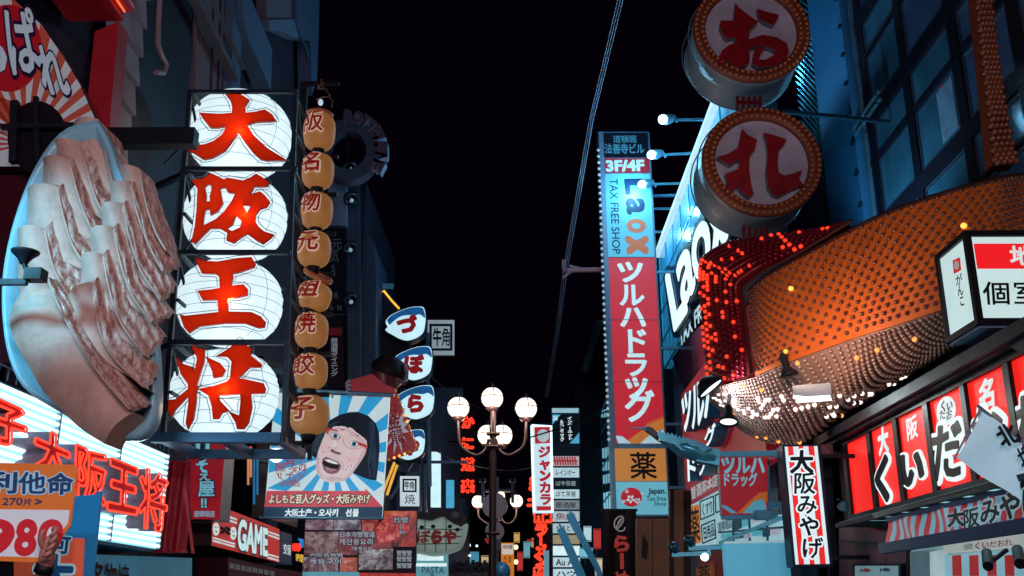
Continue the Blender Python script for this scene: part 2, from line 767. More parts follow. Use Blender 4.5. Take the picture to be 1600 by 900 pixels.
g.bb(-7.5, -4.3, 8.9, 9.0, P.P(0, 560).z, P.P(0, 170).z)
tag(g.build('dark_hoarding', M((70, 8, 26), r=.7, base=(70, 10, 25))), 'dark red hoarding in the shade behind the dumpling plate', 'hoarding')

# ------------------------------------------------------------------ giant dumpling plate
P = front(8.0)
GY = T('dumpling_sculpture', 'giant sculpture of two rows of fried dumplings on a pale blue tilted plate', 'sculpture', P.P(120, 700))


def spline(pts, n):
    out = []
    m = len(pts)
    for i in range(n):
        t = i / (n - 1) * (m - 1)
        k = min(int(t), m - 2)
        f = t - k
        p0, p1, p2, p3 = pts[max(k - 1, 0)], pts[k], pts[k + 1], pts[min(k + 2, m - 1)]
        out.append(tuple(.5 * (2 * b + (c - a) * f + (2 * a - 5 * b + 4 * c - d) * f * f + (3 * b - a - 3 * c + d) * f ** 3) for a, b, c, d in zip(p0, p1, p2, p3)))
    return out


po = [(152, 186), (100, 203), (58, 257), (27, 332), (8, 410), (4, 480), (12, 550), (34, 604), (72, 632), (130, 664), (200, 688), (238, 660), (243, 580), (228, 430), (205, 310), (184, 258), (168, 215), (152, 186)]
po = spline(po, 61)[:-1]
cx, cy = 125, 440
rows = []
for sc_, d in ((.985, -.2), (1.0, -.12), (1.0, -.05), (.985, .03), (.94, .01), (.88, -.06), (.82, -.15), (.5, -.2), (.02, -.2)):
    rows.append([P.P(cx + (x - cx) * sc_, cy + (y - cy) * sc_, d) for x, y in po + po[:1]])
g = MB()
g.loft(rows)
g.build('plate', M((150, 205, 225), r=.3, n=.08, ns=1.5), GY)

SKIN = M((222, 176, 162), r=.72, n=.34, ns=5, bump=.5)


def fry_mat():
    mt = bpy.data.materials.new('fried_skin')
    mt.use_nodes = True
    N, L = mt.node_tree.nodes, mt.node_tree.links
    b = N['Principled BSDF']
    tc = N.new('ShaderNodeTexCoord')
    mp = N.new('ShaderNodeMapping')
    mp.inputs['Scale'].default_value = (9, 4, 1.7)
    mp.inputs['Rotation'].default_value = (0, -.38, 0)
    L.new(tc.outputs['Object'], mp.inputs[0])
    nz = N.new('ShaderNodeTexNoise')
    nz.inputs['Scale'].default_value = 3.2
    nz.inputs['Detail'].default_value = 9
    nz.inputs['Roughness'].default_value = .78
    L.new(mp.outputs[0], nz.inputs['Vector'])
    rp = N.new('ShaderNodeValToRGB')
    e = rp.color_ramp.elements
    e[0].position, e[0].color = .40, (*lin((166, 104, 94)), 1)
    e[1].position, e[1].color = .60, (*lin((242, 220, 210)), 1)
    k = e.new(.5)
    k.color = (*lin((220, 164, 150)), 1)
    L.new(nz.outputs[0], rp.inputs[0])
    L.new(rp.outputs[0], b.inputs['Base Color'])
    b.inputs['Roughness'].default_value = .5
    bp = N.new('ShaderNodeBump')
    bp.inputs['Strength'].default_value = .7
    bp.inputs['Distance'].default_value = .04
    L.new(nz.outputs[0], bp.inputs['Height'])
    L.new(bp.outputs[0], b.inputs['Normal'])
    return mt


FRY = fry_mat()


def dumpling(skl, ridge, low, dep, fall=.2):
    """skl: left edge of the smooth top, ridge: crest line, low: where the fried face meets the next dumpling"""
    n = 22
    n_small = abs(skl[0][1] - skl[-1][1]) < 150
    a, r, l = spline(skl, n), spline(ridge, n), spline(low, n)
    g = MB()
    rows = []
    for j in range(n):
        row = []
        t = j / (n - 1)
        for i in range(11):
            s_ = i / 10
            x = a[j][0] * (1 - s_) + r[j][0] * s_
            y = a[j][1] * (1 - s_) + r[j][1] * s_
            bul = math.sin(math.pi * min(1, s_ * .7 + .22)) * .12 - .08 + .11 * (1 - t) ** 2 * (1 if n_small else .3)
            pleat = (.003 if n_small else .014) * math.sin(j * 1.15 + s_ * 2)
            row.append(P.P(x, y, dep + bul + pleat - .10 * (1 - s_) ** 2))
        rows.append(row)
    g.loft(rows, 0)
    g.loft([[p + Vector((0, .4, 0)) for p in rows[0]], rows[0]], 0)
    g.loft([[r_[0] + Vector((0, .4, 0)), r_[0]] for r_ in rows], 0)
    g.loft([rows[-1], [p + Vector((0, .35, 0)) for p in rows[-1]]], 0)
    rows2 = []
    for j in range(n):
        row = []
        for i in range(19):
            s_ = i / 18
            wob = math.sin(j * 1.9 + i * .5) * .8 * s_
            x = r[j][0] * (1 - s_) + l[j][0] * s_ + wob
            y = r[j][1] * (1 - s_) + l[j][1] * s_ + wob * .6
            d = dep + .03 - fall * s_ + .05 * abs(math.sin(s_ * 8.5 + .5 * math.sin(j * .7))) * (s_ < .98) + .008 * math.sin(i * 1.7 + j * .8)
            if i == 0:
                d = dep + .045
            row.append(P.P(x, y, d))
        rows2.append(row)
    g.loft(rows2, 1)
    g.loft([rows2[-1], [p + Vector((.0, .1, 0)) for p in rows2[-1]]], 1)
    g.loft([[r_[-1], r_[-1] + Vector((0, .1, 0))] for r_ in rows2], 1)
    rim = [r_[0] + Vector((0, -.004, 0)) for r_ in rows2]
    g.tube(rim, [.010 if 0 < j < n - 1 else .006 for j in range(n)], 6, 0)
    g.build('dumpling', [SKIN, FRY], GY)


RA = [[(150, 183), (158, 225), (167, 262), (177, 300)], [(125, 222), (137, 268), (150, 310), (170, 350)], [(113, 254), (124, 300), (140, 345), (163, 392)],
      [(99, 300), (108, 345), (125, 395), (152, 432)], [(85, 368), (92, 410), (108, 450), (135, 482)], [(106, 455), (118, 486), (140, 531), (178, 592), (230, 654)]]
LA = [[(108, 185), (100, 200), (90, 220), (78, 238)], [(77, 222), (73, 236), (68, 256), (62, 272)], [(68, 251), (61, 268), (53, 290), (48, 312)],
      [(49, 300), (44, 325), (40, 350), (36, 385)], [(38, 368), (33, 410), (32, 455), (42, 495)], [(57, 473), (36, 512), (60, 573), (94, 627), (140, 673), (180, 700)]]
GA = [[(158, 184), (172, 230), (186, 275), (188, 330)], RA[0], RA[1], RA[2], RA[3], [(112, 452), (140, 490), (172, 548), (206, 592), (243, 636)]]
for k in range(5):
    dumpling(LA[k], RA[k], [(x + 9, y + 8) for x, y in GA[k]] if k else [(156, 184), (168, 225), (178, 268), (186, 320)], -.1 + .055 * k, .34)
RB = [[(217, 263), (228, 318), (243, 362), (260, 392)], [(208, 290), (219, 340), (236, 385), (258, 427)], [(199, 326), (210, 378), (228, 430), (258, 474)],
      [(189, 366), (200, 420), (218, 470), (248, 512)], [(177, 411), (187, 465), (205, 516), (242, 566)], [(166, 457), (174, 520), (197, 570), (244, 616)]]
LB = [[(183, 262), (181, 285), (178, 300), (176, 318)], [(172, 292), (170, 310), (166, 330), (163, 345)], [(162, 330), (160, 345), (156, 365), (153, 385)],
      [(149, 370), (147, 390), (143, 410), (141, 428)], [(140, 413), (136, 435), (130, 460), (128, 482)], [(125, 477), (130, 520), (150, 560), (206, 590)]]
GB = [[(222, 263), (236, 310), (254, 356), (262, 396)]] + RB[:5]
for k in range(6):
    gb = [(x + (8 if k else 0), y + (10 if k else 0)) for x, y in GB[k]]
    dumpling(LB[k], RB[k], gb, -.05 + .055 * k)
dumpling(LA[5], RA[5], GA[5], .33)
g = MB()
g.bar(P.P(120, 420, -.35), (P.P(60, 420).x - 1.6, 9.6, P.P(120, 420).z), .15)
g.bar(P.P(150, 560, -.35), (P.P(150, 560).x - 1.3, 9.9, P.P(150, 560).z), .15)
g.build('wall_bracket', BLACK, GY)

# spotlight on its arm in front of the plate
P = front(7.2)
SP = T('floodlight', 'black dish floodlight on an arm in front of the dumpling plate', 'lamp', P.P(45, 445))
g = MB()
g.bar(P.P(-60, 441), P.P(42, 441), .045)
g.build('arm', BLACK, SP)
g = MB()
g.box(P.P(56, 430), .13, .12, .09)
g.tube([P.P(44, 441), P.P(44, 428), P.P(38, 412)], .02)
g.build('housing', BLACK, SP)
g = MB()
g.lathe(P.P(37, 412), (0, 0, 1), [(.03, 0), (.045, .03), (.06, .05), (.1, .085), (.105, .1), (.09, .1), (.04, .06)], 18)
g.build('dish', BLACK, SP)
lamp('lamp_light', 'SPOT', P.P(-60, 360, 1.2), front(8).P(100, 430), 260, (.2, .72, 1.0), SP, .12, 58)

# ------------------------------------------------------------------ four giant lanterns in a steel frame
PF = front(11.55)
RACK = M((26, 44, 60), r=.5, m=.4, n=.4)
LF = T('lantern_rack', 'tall dark steel rack holding four giant white lanterns', 'rack', PF.P(350, 700))
g = MB()
pl, pr = [(297, 146), (254, 690)], [(462, 146), (443, 690)]
for d in (0, -1.5):
    for a, b in (pl, pr):
        g.bar(PF.P(*a, d), PF.P(*b, d), .055, .055)
g.build('upright', RACK, LF)
g = MB()
for y, x0, x1, t in ((147, 296, 466, .045), (267, 286, 466, .05), (397, 276, 456, .055), (537, 266, 452, .06)):
    g = MB()
    for d in (.06, -1.45):
        g.bar(PF.P(x0, y, d), PF.P(x1, y, d), t, t)
    for x in (x0 + 6, x1 - 6):
        g.bar(PF.P(x, y, .06), PF.P(x, y, -1.45), t * .8)
    g.build('crossbar', RACK, LF)
g = MB()
g.bar(PF.P(242, 686, .08), PF.P(442, 686, .08), .13, .11)
g.bar(PF.P(242, 686, -1.2), PF.P(442, 686, -1.2), .13, .11)
for x in (258, 350, 438):
    g.bar(PF.P(x, 686, .1), PF.P(x, 686, -1.2), .1)
g.build('bottom_beam', M((34, 70, 98), r=.4, m=.5), LF)
g = MB()
for y0, y1 in ((150, 265), (270, 395), (400, 535), (540, 684)):
    for a, b in ((pl, -1), (pr, 1)):
        g = MB()
        x0 = a[0][0] + (a[1][0] - a[0][0]) * (y0 - 146) / 544
        x1 = a[0][0] + (a[1][0] - a[0][0]) * (y1 - 146) / 544
        g.bar(PF.P(x0, y0, -.05), PF.P(x1, y1, -1.2), .03)
        g.bar(PF.P(x0, (y0 + y1) / 2, -.02), PF.P(x0, (y0 + y1) / 2, -1.2), .035)
        g.build('brace', RACK, LF)
g = MB()
g.bar(PF.P(240, 235, -.4), PF.P(305, 175, -.4), .025)
g.bar(PF.P(240, 415, -.4), PF.P(290, 350, -.4), .025)
g.bar((-4.95, 12.2, PF.P(300, 267).z), PF.P(300, 267), .07)
g.bar((-4.95, 12.2, PF.P(280, 537).z), PF.P(280, 537), .07)
g.build('wall_stay', RACK, LF)

PL_ = front(12.35)
LWHITE = M((222, 244, 251), e=1.1, n=.12, ns=1.2, base=(120, 132, 138))
RED_T = translucent((253, 48, 16), .92)
RIB = M((118, 160, 178), e=.8, n=0)


def sc(pts, ox, oy, s_):
    return [(ox + x / s_, oy + y / s_) for x, y in pts]


c4 = lambda p: sc(p, 240, 100, 3.0)
c5 = lambda p: sc(p, 240, 380, 2.8125)
DAI = [c4([(335, 140), (360, 172), (368, 200), (366, 228), (310, 233), (212, 227), (232, 258), (265, 298), (300, 298), (335, 291), (332, 310), (318, 332), (280, 360), (240, 375), (185, 382), (112, 378), (120, 388), (185, 415), (235, 447), (275, 440), (332, 408), (365, 365), (396, 320), (430, 370), (465, 415), (500, 447), (528, 453), (625, 450), (585, 425), (535, 395), (470, 335), (437, 283), (480, 272), (548, 268), (574, 263), (555, 235), (522, 212), (480, 222), (430, 228), (428, 198), (448, 166), (420, 148), (395, 135), (370, 132)])]
HAN_O = c4([(178, 545), (200, 540), (232, 535), (268, 510), (290, 520), (330, 540), (345, 532), (420, 545), (455, 530), (480, 512), (510, 530), (542, 556), (530, 574), (470, 575), (452, 612), (485, 600), (500, 597), (522, 615), (545, 645), (530, 668), (497, 680), (478, 705), (475, 735), (492, 762), (520, 785), (563, 798), (545, 818), (510, 843), (478, 825), (438, 796), (405, 815), (375, 840), (340, 826), (345, 790), (310, 770), (265, 770), (235, 800), (195, 842), (176, 832), (192, 760), (200, 690), (205, 585)])
HAN_H = [c4([(240, 575), (255, 562), (270, 570), (270, 592), (262, 620), (264, 642), (245, 645), (248, 615), (243, 592)]),
         c4([(312, 582), (335, 578), (348, 602), (382, 606), (365, 642), (330, 690), (290, 727), (232, 756), (236, 715), (242, 684), (262, 678), (266, 708), (300, 690), (325, 652)]),
         c4([(417, 660), (456, 664), (437, 698)]), c4([(385, 710), (412, 735), (405, 765), (368, 782), (342, 771), (370, 752)])]
OU = [c5([(188, 62), (215, 76), (280, 80), (370, 64), (430, 60), (447, 90), (440, 106), (370, 130), (345, 134), (350, 146), (345, 165), (340, 186), (395, 180), (413, 200), (412, 228), (370, 238), (325, 243), (328, 300), (430, 302), (470, 320), (491, 345), (486, 370), (460, 373), (400, 352), (310, 352), (200, 365), (155, 395), (133, 370), (113, 312), (140, 318), (200, 312), (284, 302), (280, 248), (215, 250), (192, 208), (250, 203), (290, 196), (287, 145), (270, 134), (212, 132), (190, 88)])]
SHO = [c5(p) for p in (
    [(155, 428), (190, 460), (225, 466), (222, 520), (205, 570), (190, 620), (187, 700), (176, 770), (150, 818), (140, 790), (152, 700), (150, 612), (182, 555), (190, 505)],
    [(94, 498), (130, 530), (178, 545), (175, 590), (150, 620), (118, 574)],
    [(48, 690), (95, 685), (150, 640), (200, 625), (190, 650), (150, 672), (97, 730), (77, 768)],
    [(273, 496), (330, 462), (375, 422), (430, 465), (425, 490), (476, 532), (468, 546), (420, 546), (388, 580), (345, 618), (300, 632), (335, 592), (342, 520), (322, 498)],
    [(227, 497), (290, 525), (316, 556), (300, 586), (262, 592), (256, 560)],
    [(193, 640), (260, 628), (340, 602), (388, 594), (482, 615), (492, 640), (485, 660), (400, 662), (280, 668), (240, 670)],
    [(388, 598), (425, 648), (432, 720), (416, 790), (396, 816), (365, 816), (360, 790), (328, 738), (375, 756), (381, 700), (379, 640)],
    [(238, 660), (286, 668), (290, 690), (332, 735), (300, 746), (285, 772), (260, 772), (255, 720)])]
big = [(375, 205, 79, 62, [DAI], None, 'a red three-stroke character, topmost of the four'),
       (368, 334, 79, 64, [[HAN_O]], HAN_H, 'a dense red character with small gaps, second from the top'),
       (359, 467, 81, 66, [OU], None, 'a red character of three bars, third from the top'),
       (351, 609, 83, 69, [SHO], None, 'a branching red character, lowest of the four')]
for cx, cy, rx, ry, ch, holes, txt in big:
    ty = cy
    cy, ry = cy + 7, ry * .93
    c = PL_.P(cx, cy)
    R = (PL_.P(cx + rx, cy) - PL_.P(cx - rx, cy)).length / 2
    H = (PL_.P(cx, cy - ry) - PL_.P(cx, cy + ry)).length / 2
    th = T('giant_lantern', 'giant white lantern with ' + txt, 'lantern', (c.x, c.y, c.z - H), 'giant white lanterns in the steel frame')
    prof = []
    for i in range(25):
        t = -1 + 2 * i / 24
        a = math.asin(t * .93)
        r = R * (1 - abs(t * .95) ** 2.25) ** (1 / 2.25)
        rib = .985 + .015 * abs(math.sin(i * math.pi / 4))
        prof.append((r * rib, H * t))
    g = MB()
    g.lathe(c, (0, 0, 1), [(.01, -H)] + prof + [(.01, H)], 40)
    g.build('shade', LWHITE, th)
    g = MB()
    for i in range(2, 24, 3):
        r, h = prof[i]
        g.tube([c + Vector(((r + .005) * math.cos(6.28319 * k / 48), (r + .005) * math.sin(6.28319 * k / 48), h)) for k in range(49)], .004, 4, cap=False)
    g.build('rib_wire', RIB, th)
    g = MB()
    g.tube([c + Vector((r * .86, -(r * .51 + .03), h)) for r, h in prof[1:-1]], .0045, 4)
    g.build('guard_wire', RIB, th)
    pp = front(c.y - R - .12)
    g = MB()
    if holes:
        uv = [[pp.uv(*p) for p in q] for q in [ch[0][0]] + holes]
        tri = tessellate_polygon([[Vector((x, y, 0)) for x, y in q] for q in uv])
        flat = [p for q in uv for p in q]
        ft = []
        for t in tri:
            a, b, d = (Vector(flat[i]) for i in t)
            ft.append(tuple(t) if (b - a).cross(d - a) > 0 else tuple(reversed(t)))
        lp = [[Vector(p) for p in q] for q in uv]
        g.tri2d(pp, [Vector(p) for p in flat], ft, lp, -.04, 0, 0, 1)
    else:
        g.shapes(pp, ch[0], -.04, 0, 0, 1)
    g.build('character', [RED_T, M((200, 26, 18), r=.3)], th)
    # bent wire that edges the plate
    polys = [ch[0][0]] if holes else ch[0]
    V, TT, L = union([[pp.uv(*p) for p in q] for q in polys], .002)
    g = MB()
    for l in L[:1]:
        cc = sum(l, Vector((0, 0))) / len(l)
        pts = []
        for i, p in enumerate(l):
            e = (l[(i + 1) % len(l)] - l[i - 1])
            nrm = Vector((e.y, -e.x)).normalized() * .035
            pts.append(pp.W(p + nrm, -.02))
        g.tube(pts + pts[:1], .005, 4)
    g.build('edge_wire', M((150, 175, 190), r=.3, m=.6), th)
    k_ = pp.P(cx + (14 if holes else 0), ty)
    lamp('core_light', 'POINT', (k_.x, k_.y + .055, k_.z), None, 1.3, (1, .5, .12), th, .04)

# ------------------------------------------------------------------ column of small orange lanterns
PB = front(12.3)
PO = T('lantern_post', 'black post with side arms carrying the column of small orange lanterns', 'post', PB.P(456, 700))
g = MB()
g.bar(PB.P(472, 122, -.15), PB.P(450, 690, -.15), .09)
g.build('pole', BLACK, PO)
for y, x0, x1 in ((124, 470, 528), (239, 466, 526), (299, 464, 524), (361, 462, 522), (424, 460, 520), (487, 458, 516), (550, 456, 514), (614, 454, 512), (690, 418, 486)):
    g = MB()
    g.bar(PB.P(x0, y, -.12), PB.P(x1, y, -.12), .06, .05)
    g.build('arm', BLACK, PO)
smalls = [('阪', 499, 206, 25, 29), ('名', 497, 268, 25, 27), ('物', 495, 330, 25, 28), ('元', 491, 390, 26, 28), ('祖', 491, 463, 27, 22), ('焼', 487, 517, 26, 28), ('餃', 485, 581, 27, 28), ('子', 484, 649, 30, 31)]
desc = ['slope character, topmost of the column', 'name character, second from the top of the column', 'thing character, third from the top of the column', 'origin character, fourth from the top of the column',
        'ancestor character, crooked under a loose ring', 'grill character, third from the bottom of the column', 'dumpling character, second from the bottom of the column', 'child character, lowest, in front of the poster']
OR = M((222, 152, 84), e=.24, base=(150, 96, 52), r=.6, n=.35, ns=3)
for (ch, cx, cy, rx, ry), ds in zip(smalls, desc):
    c = PB.P(cx, cy)
    R = (PB.P(cx + rx, cy) - PB.P(cx - rx, cy)).length / 2
    H = (PB.P(cx, cy - ry) - PB.P(cx, cy + ry)).length / 2
    ax = Vector((.28, 0, 1)) if ch == '祖' else Vector((0, 0, 1))
    th = T('small_lantern', 'small dim orange lantern with the red ' + ds, 'lantern', (c.x, c.y, c.z - H), 'small orange lanterns on the black post')
    g = MB()
    prof = [(R * .35, -H)] + [(R * (1 - abs(t) ** 3.0) ** .42 * (1 - .008 * (i % 2)), H * t) for i, t in enumerate([-.95 + 1.9 * k / 18 for k in range(19)])] + [(R * .3, H)]
    g.lathe(c, ax, prof, 28)
    g.build('shade', OR, th)
    g = MB()
    a = ax.normalized()
    g.lathe(c - a * (H + .07), a, [(R * .3, 0), (R * .42, .05), (R * .4, .1), (R * .1, .1)], 14)
    g.lathe(c + a * (H - .02), a, [(R * .34, 0), (R * .34, .03), (.01, .03)], 14)
    g.build('cap', BLACK, th)
    # painted character, wrapped on the barrel
    for nm, b, off, mt in (('character_outline', .09, .024, M((240, 206, 176), e=.55)), ('character', .022, .034, M((150, 10, 24), e=.5))):
        V, TT, L = glyph(ch, b * (1 if len(raw_glyph(ch)[0]) < 60 else .7))
        g = MB()
        pts = []
        for p in V:
            x = (p.x - .5) * R * 1.28 - .22 * R
            z = (p.y - .36) * H * 1.28 + .22 * H
            rr = R * (1 - min(.97, abs(z / H)) ** 3.0) ** .42
            an = max(-1.3, min(1.3, x / R))
            v = c + Vector((math.sin(an) * (rr + off), -math.cos(an) * (rr + off), z))
            if ch == '祖':
                v.x += .28 * z
            pts.append(v)
        g.add(pts, TT, 0)
        g.build(nm, mt, th)
g = MB()
c = PB.P(497, 431)
g.lathe(c, (.45, -.35, .8), [(.10, -.03), (.2, -.03), (.21, .0), (.2, .03), (.10, .03), (.1, -.03)], 20)
tag(g.build('loose_ring', M((190, 115, 70), r=.5, base=(190, 120, 75))), 'loose orange ring lying tilted on the crooked small lantern', 'ring')
g = MB()
g.lathe(PB.P(500, 178), (.06, -.1, 1), [(.01, .04), (.15, .03), (.19, .0), (.15, -.03), (.01, -.04)], 24)
tag(g.build('orange_disc', M((190, 110, 60), r=.5, base=(190, 120, 75))), 'orange disc lid above the topmost small lantern', 'lid')
BFX = T('bulb_bracket', 'ornate curled bracket with one bare bulb over the small lanterns', 'lamp', PB.P(504, 165))
g = MB()
g.tube([PB.P(x, y) for x, y in ((502, 124), (503, 132), (496, 138), (512, 140), (497, 133), (508, 130))], .018)
g.tube([PB.P(x, y) for x, y in ((508, 138), (516, 150), (504, 152), (494, 156))], .012)
g.tube([PB.P(x, y) for x, y in ((514, 150), (520, 158), (518, 168))], .01)
g.build('bracket', M((130, 90, 80), r=.4, m=.6), BFX)
g = MB()
g.ball(PB.P(501, 160), .035, 12, 0, 1.4)
g.build('bulb', M((200, 225, 240), e=.9), BFX)

# ------------------------------------------------------------------ lit panel with neon characters on the left facade
PX = left(-4.45)
NS = T('neon_sign', 'long bright white wall sign with red neon characters under the dumpling plate', 'sign', PX.P(130, 900))
u0, u1 = PX.uv(-60, 700)[0], PX.uv(252, 780)[0]
vt, vb = PX.uv(257, 709)[1], PX.uv(243, 858)[1]
g = MB()
g.bb(-4.9, -4.48, u0, u1, vb - .03, vt + .03)
g.build('casing', M((60, 80, 100), r=.5), NS)
g = MB()
g.quad(PX.W((u0, vb)), PX.W((u1, vb)), PX.W((u1, vt)), PX.W((u0, vt)))
g.build('back_panel', M((130, 222, 244), e=.85, base=(150, 170, 180), n=.1), NS)
nt_ = 17
for i in range(nt_):
    z = vb + (vt - vb) * (i + .5) / nt_
    for s_ in range(3):
        a, b = u0 + (u1 - u0) * (s_ + .015) / 3, u0 + (u1 - u0) * (s_ + .985) / 3
        g = MB()
        g.tube([PX.W((a, z), .035), PX.W((b, z), .035)], .021, 8)
        g.build('fluorescent_tube', M((214, 246, 255), e=1.4, n=.02), NS)
for i in range(4):
    g = MB()
    y = u0 + (u1 - u0) * i / 3
    g.bar(PX.W((y, vb), .03), PX.W((y, vt), .03), .035)
    g.build('tube_holder', M((150, 170, 180), r=.4), NS)
NR = M((206, 20, 26), e=.28, base=(190, 20, 20))
NSIDE = M((150, 130, 150), r=.6, n=.5, ns=14)
NGL = M((255, 70, 46), e=1.5, n=0)
for ch, q in (('子', [(-18, 612), (40, 640), (38, 700), (-18, 690)]), ('大', [(52, 662), (108, 690), (106, 752), (50, 735)]), ('阪', [(114, 688), (167, 712), (163, 792), (112, 778)]),
              ('王', [(168, 708), (216, 728), (212, 808), (165, 800)]), ('将', [(217, 728), (263, 744), (257, 834), (214, 824)])):
    g = MB()
    PN = PX.shift(.24)
    g.text(PN, ch, q, b=.03 if ch != '将' else .02, d0=-.2, d1=0, mat=0, side=1)
    k = g.build('character', [NR, NSIDE], NS)
    g = MB()
    g.glyph_tubes(PN, ch, q, weight(ch, .03), .015, .011)
    g.build('neon_tube', NGL, k)
g = MB()
for k in range(30):
    y = u0 + (u1 - u0) * k / 29
    g.bar(PX.W((y, vt + .03), .03), PX.W((y, vt + .14), .03), .012)
g.bar(PX.W((u0, vt + .14), .03), PX.W((u1, vt + .14), .03), .014)
g.build('guard_rail', M((90, 120, 140), r=.4, m=.5), NS)
lamp('panel_light', 'AREA', PX.W(((u0 + u1) / 2, (vt + vb) / 2), .5), PX.W(((u0 + u1) / 2 - .5, (vt + vb) / 2 + 1), 6), 70, (.55, .88, 1), NS, 1.6)

# ------------------------------------------------------------------ hand held placard and its neighbours
P = front(4.0)
PC = T('placard', 'orange and white price placard with a big red number held up by a hand', 'placard', P.P(30, 880))
out = [(-90, 721), (112, 726), (119, 729), (121, 736), (110, 822), (100, 834), (66, 876), (60, 879), (-90, 873)]
g = MB()
g.poly(P, out, -.008, 0, 0, back=True)
g.build('board', M((205, 110, 42), e=.16, base=(210, 115, 45), r=.35, n=.1), PC)  # held board glows a little in place of street light
g = MB()
g.poly(P, [(-90, 795), (109, 797), (106, 818), (98, 828), (62, 871), (-90, 867)], 0, .0015)
g.build('white_field', M((196, 208, 220), e=.2, base=(205, 212, 220), r=.3, n=.1), PC)
for nm, b, d, mt in (('lettering_outline', .1, .002, M((140, 196, 222), e=.2, base=(150, 200, 220))), ('lettering', .045, .003, M((10, 62, 118), base=(10, 60, 110)))):
    g = MB()
    for ch, q in (('利', [(-16, 737), (30, 737), (28, 771), (-18, 771)]), ('他', [(31, 737), (72, 738), (72, 772), (30, 772)]), ('命', [(75, 739), (115, 740), (113, 773), (74, 773)])):
        g.text(P, ch, q, b=b, d0=d, d1=d)
    if nm == 'lettering':
        g.text(P, '270', [(5, 778), (36, 778), (35, 789), (4, 789)], b=.015, d0=d, d1=d, fit=True)
        g.text(P, '片', [(37, 778), (52, 778), (51, 791), (36, 791)], b=.01, d0=d, d1=d)
        g.text(P, '>', [(56, 780), (66, 780), (65, 788), (55, 788)], b=.03, d0=d, d1=d, fit=True)
    g.build(nm, mt, PC)
g = MB()
for ch, q in (('9', [(-24, 814), (20, 814), (18, 867), (-26, 866)]), ('8', [(29, 814), (58, 814), (53, 866), (24, 866)]), ('0', [(65, 814), (99, 814), (92, 860), (60, 860)])):
    g.text(P, ch, q, b=.045, d0=.003, d1=.003, fit=True)
g.build('price_number', M((190, 16, 34), e=.2, base=(190, 16, 34)), PC)

P2 = front(4.35)
B2 = T('sign_board', 'orange sign board with blue white-edged characters behind the hand', 'sign board', P2.P(70, 960))
g = MB()
g.poly(P2, [(20, 838), (131, 841), (126, 960), (24, 960)], -.01, 0, 0, back=True)
g.build('board', M((214, 98, 70), e=.3, base=(210, 95, 70), n=.1), B2)
for nm, b, d, mt in (('lettering_outline', .12, .002, M((170, 225, 240), e=.45)), ('lettering', .05, .003, M((16, 96, 160), e=.25))):
    g = MB()
    g.text(P2, '可', [(84, 836), (112, 838), (108, 866), (82, 864)], b=b, d0=d, d1=d)
    g.text(P2, '大', [(56, 866), (116, 868), (112, 930), (52, 930)], b=b, d0=d, d1=d)
    g.build(nm, mt, B2)
g = MB()
P3 = front(4.6)  # added sheet, its blue paints the shaded part of the panel
g.poly(P3, [(108, 776), (152, 772), (139, 900), (118, 930), (96, 930), (100, 850)], -.012, 0, 0, back=True)
g.bar(P3.P(156, 768), P3.P(136, 960), .02)
tag(g.build('shaded_panel_sheet', M((20, 130, 190), e=.22, base=(20, 120, 180), r=.2, n=.5, ns=9)), 'blue sheet on a thin pole, standing in for the shaded panel behind the orange placard', 'sheet')

# ================================================================== LEFT, further down the street
P = front(12.9)
g = MB()
n = 14
rows = []
for j in range(n):
    y = 722 + (862 - 722) * j / (n - 1)
    rows.append([P.P(247 + 51 * i / 12 - (j / n) * 7, y + (i - 6) * .35, .05 * math.sin(i * 1.3 + j * .25)) for i in range(13)])
g.loft(rows)
for i in range(2):
    g.bar(P.P(244 - i * 7, 722 + i * 140), P.P(300 - i * 7, 722 + i * 140), .03)
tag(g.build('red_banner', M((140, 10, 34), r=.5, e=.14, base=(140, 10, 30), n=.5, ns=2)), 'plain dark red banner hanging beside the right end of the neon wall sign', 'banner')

P = front(14.0)
US = T('vertical_sign', 'red box sign with pale blue vertical brush lettering below the lantern frame', 'sign', P.P(322, 830))
g = MB()
g.poly(P, [(290, 694), (352, 694), (343, 812), (299, 811)], -.5, 0, 0, 1, back=True)
g.build('box', [M((186, 34, 52), e=.32, base=(180, 30, 45), r=.4, n=.12), M((70, 84, 108), r=.4)], US)
for nm, b, d, mt in (('lettering_outline', .11, .006, M((130, 20, 50), r=.5)), ('lettering', .055, .01, M((120, 190, 215), e=.6, base=(120, 190, 210)))):
    g = MB()
    for ch, q in (('買', (303, 680, 331, 706)), ('う', (306, 705, 326, 725)), ('て', (306, 722, 326, 738)), ('え', (310, 735, 330, 752)), ('屋', (310, 751, 336, 776)), ('‼', (314, 777, 332, 795))):
        g.text(P, ch, q, b=b, d0=d, d1=d)
    if b < .1:
        g.text(P, '道頓堀店', [(303, 798), (336, 798), (336, 808), (303, 808)], b=.02, d0=d, d1=d)
    g.build(nm, mt, US)

# glossy black shopfront bay with red dots
P = front(17.5)
BC = T('shopfront', 'glossy black shopfront bay with small red lamps behind the lantern frame', 'shopfront', P.P(390, 880))
g = MB()
c0, c1 = P.P(352, 700), P.P(424, 700)
zz = P.P(390, 560).z
zlo = P.P(390, 808).z
pts = [(c0.x - 1.2, 17.6), (c0.x, 17.5), (c0.x + .6, 17.3), (c1.x - .35, 17.5), (c1.x - .05, 17.9), (c1.x, 18.6), (c1.x, 20)]
for (xa, ya_), (xb, yb_) in zip(pts, pts[1:]):
    g.quad((xa, ya_, zlo), (xb, yb_, zlo), (xb, yb_, zz), (xa, ya_, zz))
g.build('glazing', M((12, 12, 20), r=.12, n=.1), BC)
g = MB()
z = P.P(390, 716).z
for (xa, ya_), (xb, yb_) in zip(pts, pts[1:]):
    g.bar((xa, ya_ - .02, z), (xb, yb_ - .02, z), .09)
g.build('transom', M((70, 110, 135), r=.3, m=.6), BC)
